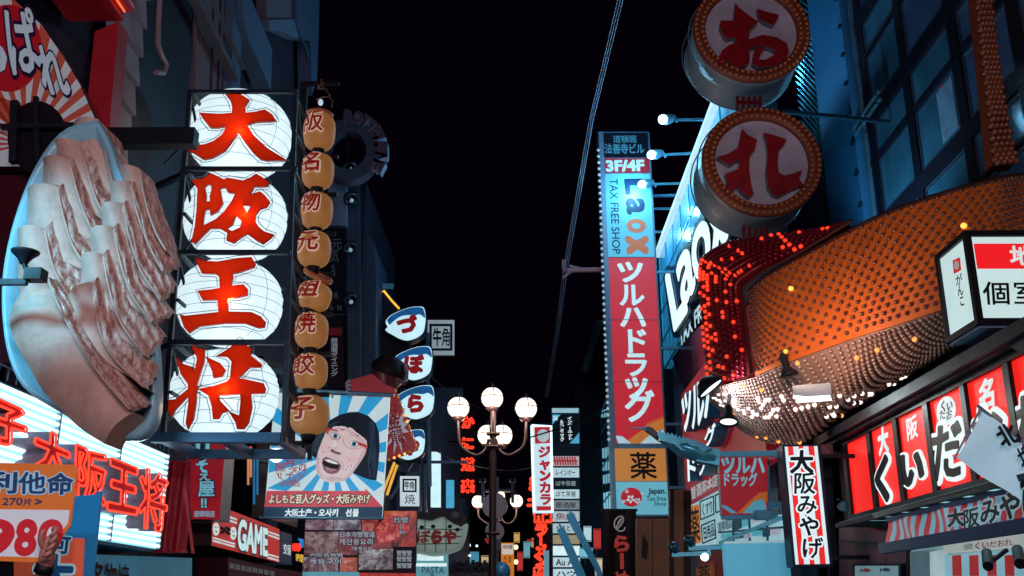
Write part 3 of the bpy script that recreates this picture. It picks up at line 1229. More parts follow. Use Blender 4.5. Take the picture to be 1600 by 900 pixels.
rl = M((255, 60, 50), e=1.0)
for x, y in ((369, 698), (379, 705), (398, 703), (395, 709), (402, 708), (408, 710), (400, 714), (405, 713), (394, 714)):
    g = MB()
    g.ball(P.P(x, y, .28), .025, 8)
    g.build('red_lamp', rl, BC)
g = MB()
for x, h, c in ((393, 40, 0), (397, 28, 0), (402, 70, 1), (407, 55, 1)):
    g.bar(P.P(x, 720, .22), P.P(x, 720 + h, .22), .03, .03, c)
g.build('reflection_strips', [M((255, 170, 120), e=.6), M((40, 140, 200), e=.5)], BC)  # orange and blue glow paints reflections in the dark glass

# globe spotlight that lights the poster
P = front(13.6)
GL = T('globe_lamp', 'round bright white lamp shining on the poster from its lower left', 'lamp', P.P(436, 726))
g = MB()
g.ball(P.P(432, 711), .1, 16)
g.build('globe', M((220, 246, 255), e=3.0, n=0), GL)
g = MB()
g.box(P.P(444, 698), .24, .1, .07)
g.bar(P.P(440, 690), P.P(440, 702), .04)
g.build('mount', BLACK, GL)
lamp('lamp_light', 'SPOT', P.P(432, 711, .15), front(14.5).P(520, 720), 60, (.6, .9, 1), GL, .1, 130)

# ------------------------------------------------------------------ poster with the shouting face
P = front(14.6)
PS = T('poster', 'blue and white sunburst poster of a shouting face with black bob and red glasses', 'poster', P.P(510, 830))
LIT = .74  # print glows in place of the globe lamp's light on it
tl, tr, br, bl = (430, 613), (609, 621), (597, 808), (412, 808)
g = MB()
g.poly(P, [tl, tr, br, bl], -.06, 0, 0, back=True)
g.build('board', M((205, 226, 232), e=LIT, n=.06), PS)
quad_ = [tl, tr, (598, 768), (417, 767)]
cx, cy = 520, 712


def clip_ray(ang):
    dx, dy = math.cos(ang), -math.sin(ang)
    best = None
    for (ax, ay), (bx, by) in zip(quad_, quad_[1:] + quad_[:1]):
        ex, ey = bx - ax, by - ay
        den = dx * ey - dy * ex
        if abs(den) < 1e-9:
            continue
        t = ((ax - cx) * ey - (ay - cy) * ex) / den
        u = ((ax - cx) * dy - (ay - cy) * dx) / den
        if t > 0 and -1e-6 <= u <= 1.000001:
            best = (cx + dx * t, cy + dy * t)
    return best


g = MB()
for k in range(16):
    a0, a1 = math.radians(4 + k * 22.5), math.radians(4 + k * 22.5 + 11)
    p0, p1 = clip_ray(a0), clip_ray(a1)
    if p0 and p1:
        g.poly(P, [(cx, cy), p0, p1], 0, .003)
g.build('ray_pattern', M((30, 158, 215), e=LIT, n=.05), PS)
oc = lambda p: sc(p, 400, 600, 4.09)
g = MB()
hair = oc([(282, 402), (330, 352), (395, 300), (445, 262), (478, 228), (540, 195), (600, 180), (650, 178), (720, 205), (765, 250), (786, 310), (790, 400), (784, 500), (770, 615), (730, 612), (690, 600), (610, 565), (500, 420), (384, 475), (340, 450), (305, 428)])
g.poly(P, hair, 0, .006)
g.build('hair', M((18, 34, 56), e=.4, n=.5, ns=22, base=(20, 20, 30)), PS)
g = MB()
face = oc([(450, 290), (475, 275), (540, 268), (600, 278), (655, 300), (705, 350), (712, 400), (695, 455), (660, 510), (625, 560), (590, 600), (540, 626), (480, 634), (430, 618), (398, 585), (384, 540), (386, 480), (398, 430), (420, 370), (440, 325)])
g.poly(P, face, 0, .009)
g.build('face', M((219, 194, 196), e=LIT, n=.06, ns=7), PS)
g = MB()
g.poly(P, oc([(450, 292), (476, 270), (545, 240), (640, 240), (715, 320), (722, 380), (690, 345), (655, 318), (640, 308), (600, 268), (590, 285), (560, 262), (530, 272), (505, 262), (480, 290), (465, 285)]), 0, .012)
g.build('fringe', M((16, 30, 50), e=.4, n=.5, ns=22, base=(20, 20, 30)), PS)
g = MB()
for pts, mi in (([(384, 540), (386, 480), (400, 440), (404, 500), (412, 560), (440, 612), (398, 585)], 0), ([(712, 400), (695, 455), (660, 510), (625, 560), (590, 600), (540, 626), (600, 570), (640, 505), (668, 450), (690, 410)], 0),
                ([(452, 296), (480, 288), (560, 284), (640, 318), (700, 372), (690, 384), (630, 340), (560, 312), (490, 312), (458, 320)], 0), ([(488, 405), (520, 400), (512, 425), (548, 440), (540, 458), (500, 452), (470, 430)], 0),
                ([(440, 600), (480, 592), (530, 596), (560, 606), (520, 622), (470, 622)], 0), ([(420, 400), (460, 392), (478, 410), (462, 440), (430, 440)], 1), ([(568, 470), (620, 460), (640, 480), (612, 520), (575, 512)], 1),
                ([(500, 350), (512, 350), (508, 410), (494, 412)], 2), ([(520, 290), (580, 296), (600, 320), (540, 312)], 2), ([(446, 460), (500, 470), (548, 508), (552, 530), (556, 560), (566, 520), (545, 490), (500, 460)], 0)):
    g.poly(P, spline(oc(pts + pts[:1]), 28)[:-1], 0, .0102, mi)
g.build('printed_skin_tones', [M((204, 172, 178), e=LIT, n=.08, ns=9), M((220, 184, 187), e=LIT, n=.06, ns=9), M((228, 208, 209), e=LIT, n=.06, ns=9)], PS)
g = MB()
for k in range(34):
    a = -1.75 + k * .075
    x0, y0 = 640 + 60 * math.cos(a - .25), 230 + 40 * math.sin(a - .25)
    x1, y1 = 610 + (155 + 10 * math.sin(k * 2.3)) * math.cos(a), 390 + (195 + 14 * math.sin(k * 1.7)) * math.sin(a)
    x2, y2 = x1 + (8 if a > -.6 else 0), y1 + (150 if a > -.7 else 20)
    if a > -.75:
        pts = [(x0 + 60, y0 + 40), (x1 - 8, y1), (min(x2, 772), min(y2, 600)), (min(x2, 772) - 2.5, min(y2, 600)), (x1 - 12, y1), (x0 + 57, y0 + 40)]
        g.poly(P, oc(pts), 0, .0075)
for k in range(14):
    g.poly(P, oc([(470 + k * 9, 236 + (7 - k) ** 2 * .5), (330 + k * 5, 400 + k * 4), (332 + k * 5, 404 + k * 4), (473 + k * 9, 238 + (7 - k) ** 2 * .5)]), 0, .0075)
g.build('hair_strands', M((44, 72, 102), e=.4, n=.3), PS)
ink = M((22, 18, 30), e=.2)
for ex, ey in ((508, 333), (628, 383)):
    g = MB()
    q = oc([(ex, ey)])[0]
    g.ell(P, q[0], q[1], 7.2, 5.0, 0, .0115, 1, 18, .35)
    g.ell(P, q[0], q[1], 6.4, 4.3, 0, .0125, 0, 18, .35)
    g.ell(P, q[0], q[1], 3.6, 3.8, 0, .0135, 2, 16)
    g.ell(P, q[0], q[1], 1.7, 1.8, 0, .0145, 1, 12)
    g.build('eye', [M((222, 232, 236), e=LIT), ink, M((60, 110, 140), e=.5)], PS)
g = MB()
for pts in ([(448, 290), (470, 282), (522, 296), (520, 304), (475, 294), (462, 312), (455, 325), (447, 312)], [(640, 362), (662, 372), (712, 392), (706, 420), (690, 402), (662, 396), (645, 372)]):
    g.poly(P, oc(pts), 0, .0155)
for a, b in (((465, 312), (480, 352)), ((480, 352), (525, 362)), ((525, 362), (548, 330)), ((556, 345), (566, 390)), ((566, 390), (590, 408)), ((590, 408), (650, 418)), ((650, 418), (690, 402))):
    (x0, y0), (x1, y1) = oc([a, b])
    g.bar(P.P(x0, y0, .015), P.P(x1, y1, .015), .006)
g.build('glasses', M((214, 60, 56), e=.5), PS)
g = MB()
g.poly(P, oc([(545, 288), (570, 292), (548, 298)]), 0, .0125)
g.poly(P, oc([(630, 318), (662, 334), (650, 336)]), 0, .0125)
g.poly(P, oc([(480, 420), (492, 418), (505, 432), (540, 440), (538, 452), (520, 448), (498, 440), (480, 430)]), 0, .0125)
g.build('brow_and_nose', M((92, 60, 72), e=.35), PS)
g = MB()
g.poly(P, oc([(421, 505), (428, 478), (446, 466), (470, 472), (492, 482), (522, 494), (545, 520), (540, 545), (520, 568), (490, 577), (455, 570), (432, 545)]), 0, .0125, 0)
g.poly(P, oc([(428, 505), (436, 482), (470, 482), (515, 500), (535, 522), (520, 548), (480, 556), (445, 540)]), 0, .0135, 1)
g.poly(P, oc([(436, 484), (470, 482), (515, 500), (530, 514), (500, 512), (460, 500)]), 0, .0145, 2)
g.poly(P, oc([(440, 525), (480, 540), (520, 545), (490, 562), (455, 555)]), 0, .0145, 3)
g.build('mouth', [M((150, 84, 108), e=.5), M((44, 16, 30), e=.3), M((226, 226, 228), e=LIT), M((190, 130, 150), e=.5)], PS)
g = MB()
for x, y in ((432, 436), (575, 548), (600, 485), (590, 530), (610, 525), (470, 405), (398, 478)):
    q = oc([(x, y)])[0]
    g.ell(P, q[0], q[1], .9, .9, 0, .0125, 0, 8)
g.build('moles', ink, PS)
g = MB()
g.poly(P, [(417, 767), (571, 767), (571, 763), (598, 792), (413, 792)], 0, .006)
g.build('red_arrow_band', M((214, 72, 86), e=LIT), PS)
g = MB()
g.poly(P, [(413, 792), (598, 792), (597, 808), (412, 808)], 0, .006)
g.build('navy_band', M((14, 66, 98), e=.5), PS)
q = [(420, 772), (579, 772), (578, 787), (419, 787)]
for nm, b, d, mt in (('lettering_outline', .15, .008, M((20, 52, 70), e=.3)), ('lettering', .045, .01, M((236, 226, 196), e=.75))):
    g = MB()
    g.text(P, 'よしもと芸人グッズ・大阪みやげ', q, b=b, d0=d, d1=d)
    g.build(nm, mt, PS)
g = MB()
g.text(P, '大阪土产・오사키 선물', [(446, 795), (562, 795), (561, 807), (445, 807)], b=.05, d0=.01, d1=.01)
g.build('small_lettering', M((226, 240, 244), e=.8), PS)
g = MB()
g.ring(P, 454, 730, 24, 24, 1.1, .007)
for ch, q in (('買', (445, 710, 463, 728)), ('う', (449, 728, 463, 740)), ('て', (446, 738, 460, 754)), ('え', (455, 744, 467, 755)), ('屋', (430, 722, 447, 737)), ('‼', (434, 737, 446, 748)),
              ('た', (463, 713, 474, 725)), ('の', (466, 723, 478, 737)), ('む', (459, 728, 470, 739)), ('ら', (464, 738, 474, 748))):
    g.text(P, ch, q, b=.02, d0=.007, d1=.007)
g.text(P, 'よしもと', [(452, 700), (474, 707), (471, 714), (450, 708)], b=.02, d0=.007, d1=.007)
g.text(P, '道頓堀店', [(436, 752), (470, 754), (470, 761), (436, 759)], b=.02, d0=.007, d1=.007)
g.build('round_logo', M((196, 66, 84), e=.5), PS)
g = MB()
g.tube([P.P(486, 611, .03), P.P(616, 618, .03)], .03)
g.tube([P.P(405, 809, .0), P.P(600, 810, .0)], .02)
for x in (497, 519, 545, 577):
    g.bar(P.P(x, 612, .02), P.P(x + 1, 622, .02), .025)
g.bar(P.P(486, 611, .03), P.P(420, 611, .03), .06)
g.build('hanging_rail', M((96, 130, 150), r=.35, m=.6), PS)
g = MB()
for k in range(10):
    g.tube([P.P(545 + 4 * math.sin(k * 2.1), 594 + k * 2.2, .05), P.P(545 + 4 * math.sin(k * 2.1 + 2), 597 + k * 2.2, .05)], .018, 5)
tag(g.build('chain', M((150, 160, 175), r=.3, m=.8)), 'short bunched chain on the poster top rail', 'chain')

# ------------------------------------------------------------------ meat photo board
P = front(15.4)


def meat(c0, c1, c2, sc_=5.0, e=.3):
    mt = bpy.data.materials.new('printed_food')
    mt.use_nodes = True
    N, L = mt.node_tree.nodes, mt.node_tree.links
    b = N['Principled BSDF']
    tc = N.new('ShaderNodeTexCoord')
    nz = N.new('ShaderNodeTexNoise')
    nz.inputs['Scale'].default_value = sc_
    nz.inputs['Detail'].default_value = 8
    nz.inputs['Roughness'].default_value = .7
    nz.inputs['Distortion'].default_value = 1.2
    L.new(tc.outputs['Object'], nz.inputs['Vector'])
    rp = N.new('ShaderNodeValToRGB')
    el = rp.color_ramp.elements
    el[0].position, el[0].color = .36, (*lin(c0), 1)
    el[1].position, el[1].color = .64, (*lin(c2), 1)
    k = el.new(.5)
    k.color = (*lin(c1), 1)
    L.new(nz.outputs[0], rp.inputs[0])
    L.new(rp.outputs[0], b.inputs['Base Color'])
    L.new(rp.outputs[0], b.inputs['Emission Color'])
    b.inputs['Emission Strength'].default_value = e
    b.inputs['Roughness'].default_value = .3
    return mt


FB = T('food_board', 'dark photo board of red crab and meat dishes under the poster', 'sign board', P.P(560, 910))
g = MB()
g.poly(P, [(476, 809), (598, 809), (598, 797), (652, 798), (649, 895), (473, 893)], -.08, 0, 0, back=True)
g.build('board', M((34, 14, 26), e=.2), FB)
o7 = lambda p: sc(p, 470, 780, 5.926)
tiles = [([(45, 190), (300, 190), (300, 285), (40, 285)], meat((60, 40, 50), (150, 100, 115), (205, 190, 205), 4)),
         ([(305, 190), (555, 190), (555, 285), (305, 285)], meat((50, 50, 66), (140, 110, 130), (210, 205, 215), 5)),
         ([(565, 190), (720, 190), (700, 300), (565, 300)], meat((90, 16, 22), (190, 44, 40), (226, 150, 140), 5)),
         ([(40, 300), (350, 300), (345, 520), (30, 520)], meat((40, 24, 28), (110, 60, 54), (190, 170, 170), 2.6)),
         ([(355, 300), (850, 300), (850, 460), (540, 470), (520, 520), (350, 520)], meat((60, 12, 22), (140, 36, 40), (200, 120, 116), 3)),
         ([(25, 535), (350, 535), (345, 670), (15, 670)], meat((30, 30, 44), (130, 86, 90), (180, 190, 200), 5)),
         ([(365, 540), (525, 540), (520, 670), (360, 670)], meat((110, 40, 26), (210, 96, 66), (220, 190, 190), 4)),
         ([(540, 470), (855, 460), (850, 650), (535, 655)], meat((30, 34, 46), (140, 120, 122), (206, 216, 220), 6)),
         ([(770, 110), (1075, 110), (1065, 440), (860, 440), (860, 180), (770, 180)], meat((50, 8, 12), (180, 40, 24), (240, 120, 70), 2.6)),
         ([(690, 290), (730, 215), (800, 165), (900, 150), (1000, 185), (1010, 300), (900, 350), (800, 410), (720, 400)], meat((130, 18, 24), (214, 48, 44), (250, 150, 130), 9)),
         ([(860, 455), (1060, 455), (1060, 670), (860, 670)], M((26, 10, 24), e=.3))]
for i, (q, mt) in enumerate(tiles):
    g = MB()
    g.poly(P, o7(q), 0, .004 + .001 * i)
    g.build('food_photo', mt, FB)
LT = M((196, 200, 214), e=.5)
LO = M((30, 44, 76), e=.2)
for nm, b, d, mt in (('lettering_outline', .12, .03, LO), ('lettering', .03, .034, LT)):
    g = MB()
    tx = lambda s_, q: g.text(P, s_, o7([(q[0], q[1]), (q[2], q[1]), (q[2], q[3]), (q[0], q[3])]), b=b, d0=d, d1=d)
    tx('炒蟹', (862, 165, 1000, 225))
    tx('1', (910, 235, 965, 285))
    tx('份', (915, 290, 968, 325))
    tx('日本海蟹蟹道', (360, 300, 690, 355))
    tx('게산동요리', (360, 365, 680, 425))
    tx('대게요리', (480, 440, 670, 475))
    tx('大阪名物蟹', (80, 500, 400, 535))
    tx('게찜구이', (80, 555, 390, 600))
    for r_, y in enumerate((475, 530, 590)):
        tx('蟹蟹蟹', (890, y, 1030, y + 50))
    g.build(nm, mt, FB)
g = MB()
g.poly(P, [(473, 893.5), (560, 893.5), (560, 930), (473, 930)], -.1, .02, 0)
g.poly(P, [(562, 895), (648, 896), (648, 930), (562, 930)], -.1, .02, 1)
g.build('lit_awning', [M((110, 190, 210), e=.5), M((226, 60, 50), e=.5, n=.6, ns=9)], FB)

# ------------------------------------------------------------------ GAME sign on the facade
PX = left(-4.45)
GM = T('game_sign', 'long red wall sign with tall white lettering reading GAME and smiling balls', 'sign', PX.P(400, 900))
o6 = lambda p: sc(p, 290, 680, 4.09)
g = MB()
g.poly(PX, o6([(262, 470), (600, 600), (600, 815), (165, 705), (170, 560), (258, 520)]), -.3, 0, 0, 1, back=True)
g.build('box', [M((196, 44, 40), e=.5, base=(190, 40, 40), n=.15), M((80, 40, 50))], GM)
for nm, b, d, mt in (('lettering_outline', .09, .012, M((30, 60, 84), e=.2)), ('lettering', .045, .02, M((205, 236, 240), e=.9))):
    g = MB()
    g.text(PX, 'GAME', o6([(335, 540), (515, 605), (515, 770), (325, 720)]), b=b, d0=d, d1=d, fit=True)
    g.build(nm, mt, GM)
g = MB()
for q in ([(258, 510), (325, 533), (325, 545), (256, 522)], [(258, 532), (325, 556), (325, 566), (256, 546)], [(172, 650), (312, 690), (312, 700), (172, 660)], [(172, 668), (312, 708), (312, 718), (172, 680)],
          [(525, 612), (597, 637), (597, 647), (525, 622)], [(525, 632), (597, 657), (597, 668), (525, 642)], [(518, 755), (592, 775), (592, 785), (518, 765)], [(518, 775), (592, 795), (592, 806), (518, 786)]):
    g.poly(PX, o6(q), 0, .01)
g.build('white_stripes', M((210, 226, 226), e=.8), GM)
for (ex, ey, er) in ((192, 600, 20), (302, 627, 20)):
    g = MB()
    q = o6([(ex, ey)])[0]
    g.ell(PX, q[0], q[1], 4.6, 10, 0, .012, 0, 20)
    for dx in (-1.6, 1.4):
        g.ell(PX, q[0] + dx, q[1] - 3, .6, 1.2, 0, .016, 1, 8)
    g.poly(PX, [(q[0] - 2.5, q[1] + 2), (q[0], q[1] + 4), (q[0] + 2.5, q[1] + 2.4), (q[0], q[1] + 6)], 0, .016, 1)
    g.build('smiling_ball', [M((224, 240, 240), e=.8), M((40, 50, 80))], GM)
g = MB()
for k in range(2):
    g.tube([PX.P(*o6([(222 + i * 9, 590 + k * 22 + 8 * math.sin(i * 1.2 + k) + i * 2)])[0], .015) for i in range(7)], .02, 5)
g.build('squiggle', M((30, 40, 60)), GM)
g = MB()
g.poly(PX, o6([(606, 612), (680, 636), (678, 830), (603, 815)]), -.28, .0, 0, 0, back=True)
GD = tag(g.build('dark_sign', M((34, 56, 84), e=.3)), 'narrow dark blue sign at the right end of the GAME sign', 'sign')
g = MB()
g.text(PX, '交番', o6([(618, 690), (668, 702), (668, 770), (618, 758)]), b=.03, d0=.02, d1=.02)
g.build('lettering', M((216, 230, 234), e=.8), GD)
NB = T('neon_figure', 'small red, blue and yellow neon ornament at the end of the dark blue sign', 'neon', PX.P(468, 880))
g = MB()
g.tube([PX.P(*o6([p])[0], .1) for p in ((690, 700), (684, 720), (690, 735), (698, 720), (690, 700))], .03, 6)
g.ell(PX, 458.6, 855, 2.6, 6, .0, .08)
g.build('red_neon', M((255, 50, 40), e=1.2), NB)
g = MB()
for k in range(5):
    g.tube([PX.P(*o6([(700 + 9 * k, 668)])[0], .1), PX.P(*o6([(704 + 9 * k, 715)])[0], .1)], .02, 5)
g.tube([PX.P(*o6([p])[0], .1) for p in ((690, 665), (720, 672), (745, 665))], .02, 5)
g.build('blue_neon', M((40, 130, 200), e=.9), NB)
g = MB()
g.text(PX, '1P100', o6([(690, 760), (738, 765), (738, 815), (690, 800)]), b=.04, d0=.05, d1=.05, fit=True)
g.build('yellow_lettering', M((255, 200, 70), e=.9), NB)
g = MB()
g.poly(PX, o6([(160, 780), (480, 850), (700, 880), (700, 960), (160, 960)]), -.2, .25, 0, 0)
AW = tag(g.build('shop_awning', M((76, 22, 40), r=.6, base=(76, 22, 40))), 'dark red awning with a row of pale lettering under the GAME sign', 'awning')
g = MB()
g.text(PX, 'ⅢⅢⅢⅢⅢⅢⅢⅢ', o6([(168, 812), (480, 868), (480, 905), (168, 855)]), b=.02, d0=.256, d1=.256)
g.build('lettering', M((170, 170, 180), e=.25), AW)
P = front(13.0)
g = MB()
g.bar(P.P(308, 770, .5), P.P(321, 868, .5), .03)
tag(g.build('red_pole', M((200, 24, 34), e=.2)), 'thin leaning red pole beside the GAME sign', 'pole')
g = MB()
PX2 = left(-4.4)
g.poly(PX2, [(140, 866), (300, 872), (300, 960), (140, 960)], -.3, 0, 0)
SH = tag(g.build('shop_fascia', M((70, 150, 180), e=.22, base=(70, 150, 180), n=.6, ns=3)), 'pale blue lit shop fascia below the neon wall sign', 'shopfront')
g = MB()
g.text(PX2, '名物焼', [(140, 878), (200, 882), (200, 925), (140, 920)], b=.05, d0=.02, d1=.02)
g.build('lettering', M((60, 20, 30)), SH)

# ------------------------------------------------------------------ dark buildings beyond the lanterns
P = front(23)
BD = T('building', 'dark multi-storey building with stacked shop panels behind the small lanterns', 'building', (-4.6, 23, 0))
xa, xb = -12, P.P(562, 500).x
zt = P.P(540, 284).z
g = MB()
g.bb(xa, xb, 23, 29, 0, zt)
g.build('wall', M((26, 32, 48), r=.7, bump=.2), BD)
g = MB()
for x in (546, 553, 560):
    g.bar(P.P(x, 290, .1), P.P(x + 3, 640, .1), .1)
g.build('drain_pipes', M((44, 62, 86), r=.5), BD)
g = MB()
for y in (357, 487, 492, 603):
    g.bar(P.P(505, y, .06), P.P(562, y, .06), .07)
g.build('ledge', M((52, 66, 90), r=.6), BD)
g = MB()
g.poly(P, [(560, 350), (566, 345), (580, 370), (583, 420), (582, 590), (562, 605)], -3, -.5, 0, 0)
g.build('side_wing', M((36, 54, 80), r=.7), BD)
P = front(22.6)
g = MB()
g.rect(P, 512, 275, 541, 352, -.2, 0, 0, back=True)
k = tag(g.build('panel_sign', M((104, 122, 150), r=.5, base=(110, 130, 155))), 'blank grey-blue panel on the dark building beside the small lanterns', 'sign')
g = MB()
g.rect(P, 512, 360, 541, 486, -.2, 0, 0, back=True)
k = tag(g.build('panel_sign', M((22, 24, 36), r=.4)), 'black panel with faint pale brush script, hung below the blank grey-blue panel', 'sign')
g = MB()
for ch, q in (('元', (518, 372, 534, 390)), ('気', (515, 388, 530, 410)), ('S', (518, 412, 530, 426)), ('R', (522, 455, 534, 468)), ('A', (515, 474, 524, 487)), ('N', (527, 474, 536, 487))):
    g.text(P, ch, q, b=.01, d0=.01, d1=.01)
g.build('lettering', M((110, 130, 155)), k)
g = MB()
g.rect(P, 512, 512, 534, 600, -.2, 0, 0, back=True)
k = tag(g.build('panel_sign', M((40, 18, 34), r=.4)), 'narrow dark panel with white vertical writing under a red top, behind the small lanterns', 'sign')
g = MB()
g.rect(P, 512, 512, 534, 524, 0, .006, 0)
g.build('red_top', M((150, 16, 34)), k)
g = MB()
g.text(P, '居酒屋ダイニング', [(517, 528), (528, 528), (528, 588), (517, 588)], b=.03, d0=.006, d1=.006, vert=True)
g.build('lettering', M((190, 200, 215), e=.3), k)
for i, (x, y) in enumerate(((549, 268), (551, 316), (549, 392), (550, 472))):
    th = T('flood_lamp', 'dark dome flood lamp on the drain pipes, ' + ('highest of four, under the ring of letters', 'second of four from the top', 'third of four from the top', 'lowest of four')[i], 'lamp', P.P(x, y + 12), 'flood lamps on the dark building')
    c = P.P(x, y, .3)
    g = MB()
    g.lathe(c, (.3, -.6, -1), [(.01, -.14), (.1, -.12), (.17, -.03), (.19, .07), (.18, .09), (.1, .05)], 16)
    g.build('dome', M((40, 62, 86), r=.25, m=.6), th)
    g = MB()
    g.ball(c + Vector((.05, -.1, -.12)), .05, 8)
    g.build('bulb', M((150, 190, 210), e=.6), th)

# ring of letters
P = front(21.5)
RG = T('ring_sign', 'unlit round sign with box letters standing along its rim, high behind the small lanterns', 'sign', P.P(545, 290))
g = MB()
n = 40
for k in range(n):
    a0, a1 = 6.28319 * k / n, 6.28319 * (k + 1) / n
    g.poly(P, [(543 + r * math.cos(a), 234 - r * 1.03 * math.sin(a)) for r, a in ((29, a0), (47, a0), (47, a1), (29, a1))], -.35, 0)
g.build('rim', M((62, 74, 98), r=.5, n=.4), RG)
g = MB()
for ang, ch in zip((88, 72, 57, 43, 29, 15, 0, -14, -28), 'ROTTSLINE'):
    a = math.radians(ang)
    cx_, cy_ = 543 + 53 * math.cos(a), 234 - 53 * math.sin(a)
    ux, uy = math.sin(a) * 7, math.cos(a) * 7
    nx, ny = math.cos(a) * 9, -math.sin(a) * 9
    g.text(P, ch, [(cx_ - ux + nx, cy_ - uy + ny), (cx_ + ux + nx, cy_ + uy + ny), (cx_ + ux - nx, cy_ + uy - ny), (cx_ - ux - nx, cy_ - uy - ny)], b=.04, d0=-.25, d1=.02, fit=True, side=1)
g.build('box_letters', [M((88, 66, 88), r=.4, base=(100, 80, 100)), M((150, 165, 190), r=.35, base=(150, 165, 190))], RG)
g = MB()
g.bar(P.P(515, 230, -.2), P.P(500, 230, -.2), .1)
g.bar(P.P(543, 205, -.2), P.P(543, 262, -.2), .06)
g.build('mount', BLACK, RG)

P = front(30)
BE = T('building', 'dim blue-grey building edge rising behind the yellow neon outline', 'building', (-4.6, 30, 0))
g = MB()
g.bb(-12, P.P(592, 500).x, 30, 36, 0, P.P(580, 410).z)
g.build('wall', M((34, 48, 70), r=.7), BE)
g = MB()
for x in (568, 577, 586):
    g.bar(P.P(x, 400, .1), P.P(x + 2, 600, .1), .14)
g.build('pilasters', M((48, 78, 112), r=.7), BE)
g = MB()
g.poly(P, [(557, 445), (578, 482), (578, 530), (557, 490)], 0, .12)
g.poly(P, [(552, 560), (566, 590), (566, 604), (552, 596)], 0, .12)
g.build('stair_panel', M((56, 100, 140), r=.7), BE)

P = front(24.6)
YN = T('neon_outline', 'dark gable-shaped sign edged in thin yellow neon behind the pufferfish lamps', 'sign', P.P(600, 580))
g = MB()
g.poly(P, [(593, 459), (600, 455), (624, 484), (640, 500), (640, 570), (591, 565)], -.3, 0, 0, back=True)
g.build('board', M((34, 34, 50), r=.5), YN)
g = MB()
g.tube([P.P(x, y, .04) for x, y in ((590, 562), (592, 510), (593, 460), (600, 455), (612, 470), (624, 483))], .028, 6)
g.build('neon_tube', M((255, 190, 70), e=1.4), YN)
g = MB()
g.box(P.P(607, 449, .1), .28, .14, .1)
g.box(P.P(588, 463, .1), .2, .14, .1)
g.build('lamp_heads', M((60, 130, 170), e=.25), YN)

# ------------------------------------------------------------------ pufferfish lamps
base = [(0, 0), (8, -8), (22, -15), (38, -20.5), (51, -22), (61, -20), (64, -5), (63, 9), (60, 20), (51, 28), (35, 33), (22, 30), (11, 24), (2, 19), (-1, 15), (3, 11), (0, 6)]
top_ = [(0, 0), (8, -8), (22, -15), (38, -20.5), (51, -22), (61, -20), (63.5, -7), (55, -11), (46, -8), (36, -9), (24, -7), (14, -1), (4, 6)]
for ch, ox, oy, wd in (('づ', 603.5, 500, 'at the top of the column'), ('ぼ', 614, 562, 'second in the column, behind the brown ball'), ('ら', 617, 623, 'third in the column, beside the starburst sign'), ('や', 609, 690, 'lowest, mostly behind the starburst sign')):
    P = front(24)
    th = T('pufferfish_lamp', 'glowing white pufferfish lamp with blue back ' + wd, 'lamp sign', P.P(ox + 30, oy + 35), 'column of pufferfish lamps')
    s_ = .95 if ch != 'や' else .85
    pts = spline([(ox + x * s_, oy + y * s_) for x, y in base + base[:1]], 52)[:-1]
    ccx, ccy = ox + 32, oy + 4
    rows = []
    for f, d in ((1.06, -.42), (1.06, -.08), (1.02, -.02)):
        rows.append([P.P(ccx + (x - ccx) * f, ccy + (y - ccy) * f, d) for x, y in pts + pts[:1]])
    g = MB()
    g.loft(rows)
    g.poly(P, [(ccx + (x - ccx) * 1.06, ccy + (y - ccy) * 1.06) for x, y in pts], -.42, -.42)
    g.build('casing', M((40, 52, 70), r=.4), th)
    rows = []
    for f, d in ((1.02, -.02), (1.0, .0), (.9, .1), (.7, .17), (.4, .2), (.02, .21)):
        rows.append([P.P(ccx + (x - ccx) * f, ccy + (y - ccy) * f, d) for x, y in pts + pts[:1]])
    g = MB()
    g.loft(rows)
    g.build('face', M((196, 236, 248), e=1.05, n=.12, ns=2), th)
    pb = front(24 - .235)
    g = MB()
    g.poly(pb, spline([(ox + x * s_ * .97 + 1, oy + y * s_ * .97) for x, y in top_ + top_[:1]], 34)[:-1], -.2, 0)
    g.build('blue_back', M((20, 110, 180), e=.55, n=.5, ns=3), th)
    g = MB()
    g.text(pb, ch, (ox + 17, oy - 7, ox + 47, oy + 22), b=.085, d0=.01, d1=.02)
    g.build('character', M((176, 14, 26), e=.45), th)
g = MB()
P = front(24.3)
g.bar(P.P(668, 520), P.P(672, 760), .08)
tag(g.build('pole', STEEL), 'thin pole behind the pufferfish lamps', 'pole')

# brown ball with a peaked cap
P = front(17.2)
BL = T('mascot_ball', 'brown patched ball with a dark cap and a rope coil beside the poster rail', 'figure', P.P(612, 612))
c = P.P(607, 583)
R = (P.P(634, 583) - P.P(580, 583)).length / 2
g = MB()
g.ball(c, R, 24)
g.build('ball', meat((70, 34, 40), (110, 58, 66), (224, 160, 164), 2.6, .0), BL)
g = MB()
g.lathe(c + Vector((0, 0, R * .1)), (.35, -.3, .9), [(R * 1.06, -.02), (R * 1.08, .06), (R * 1.0, R * .35), (R * .7, R * .75), (.01, R * .95)], 24)
g.build('cap', M((34, 20, 32), r=.6), BL)
g = MB()
g.tube([c + Vector((R * .86 + .06 * math.cos(k * .8), -R * .5 + .01 * k, -.02 + .17 * math.sin(k * .8))) for k in range(30)], .03, 6)
g.build('rope_coil', M((120, 110, 130), r=.6, base=(120, 110, 130)), BL)

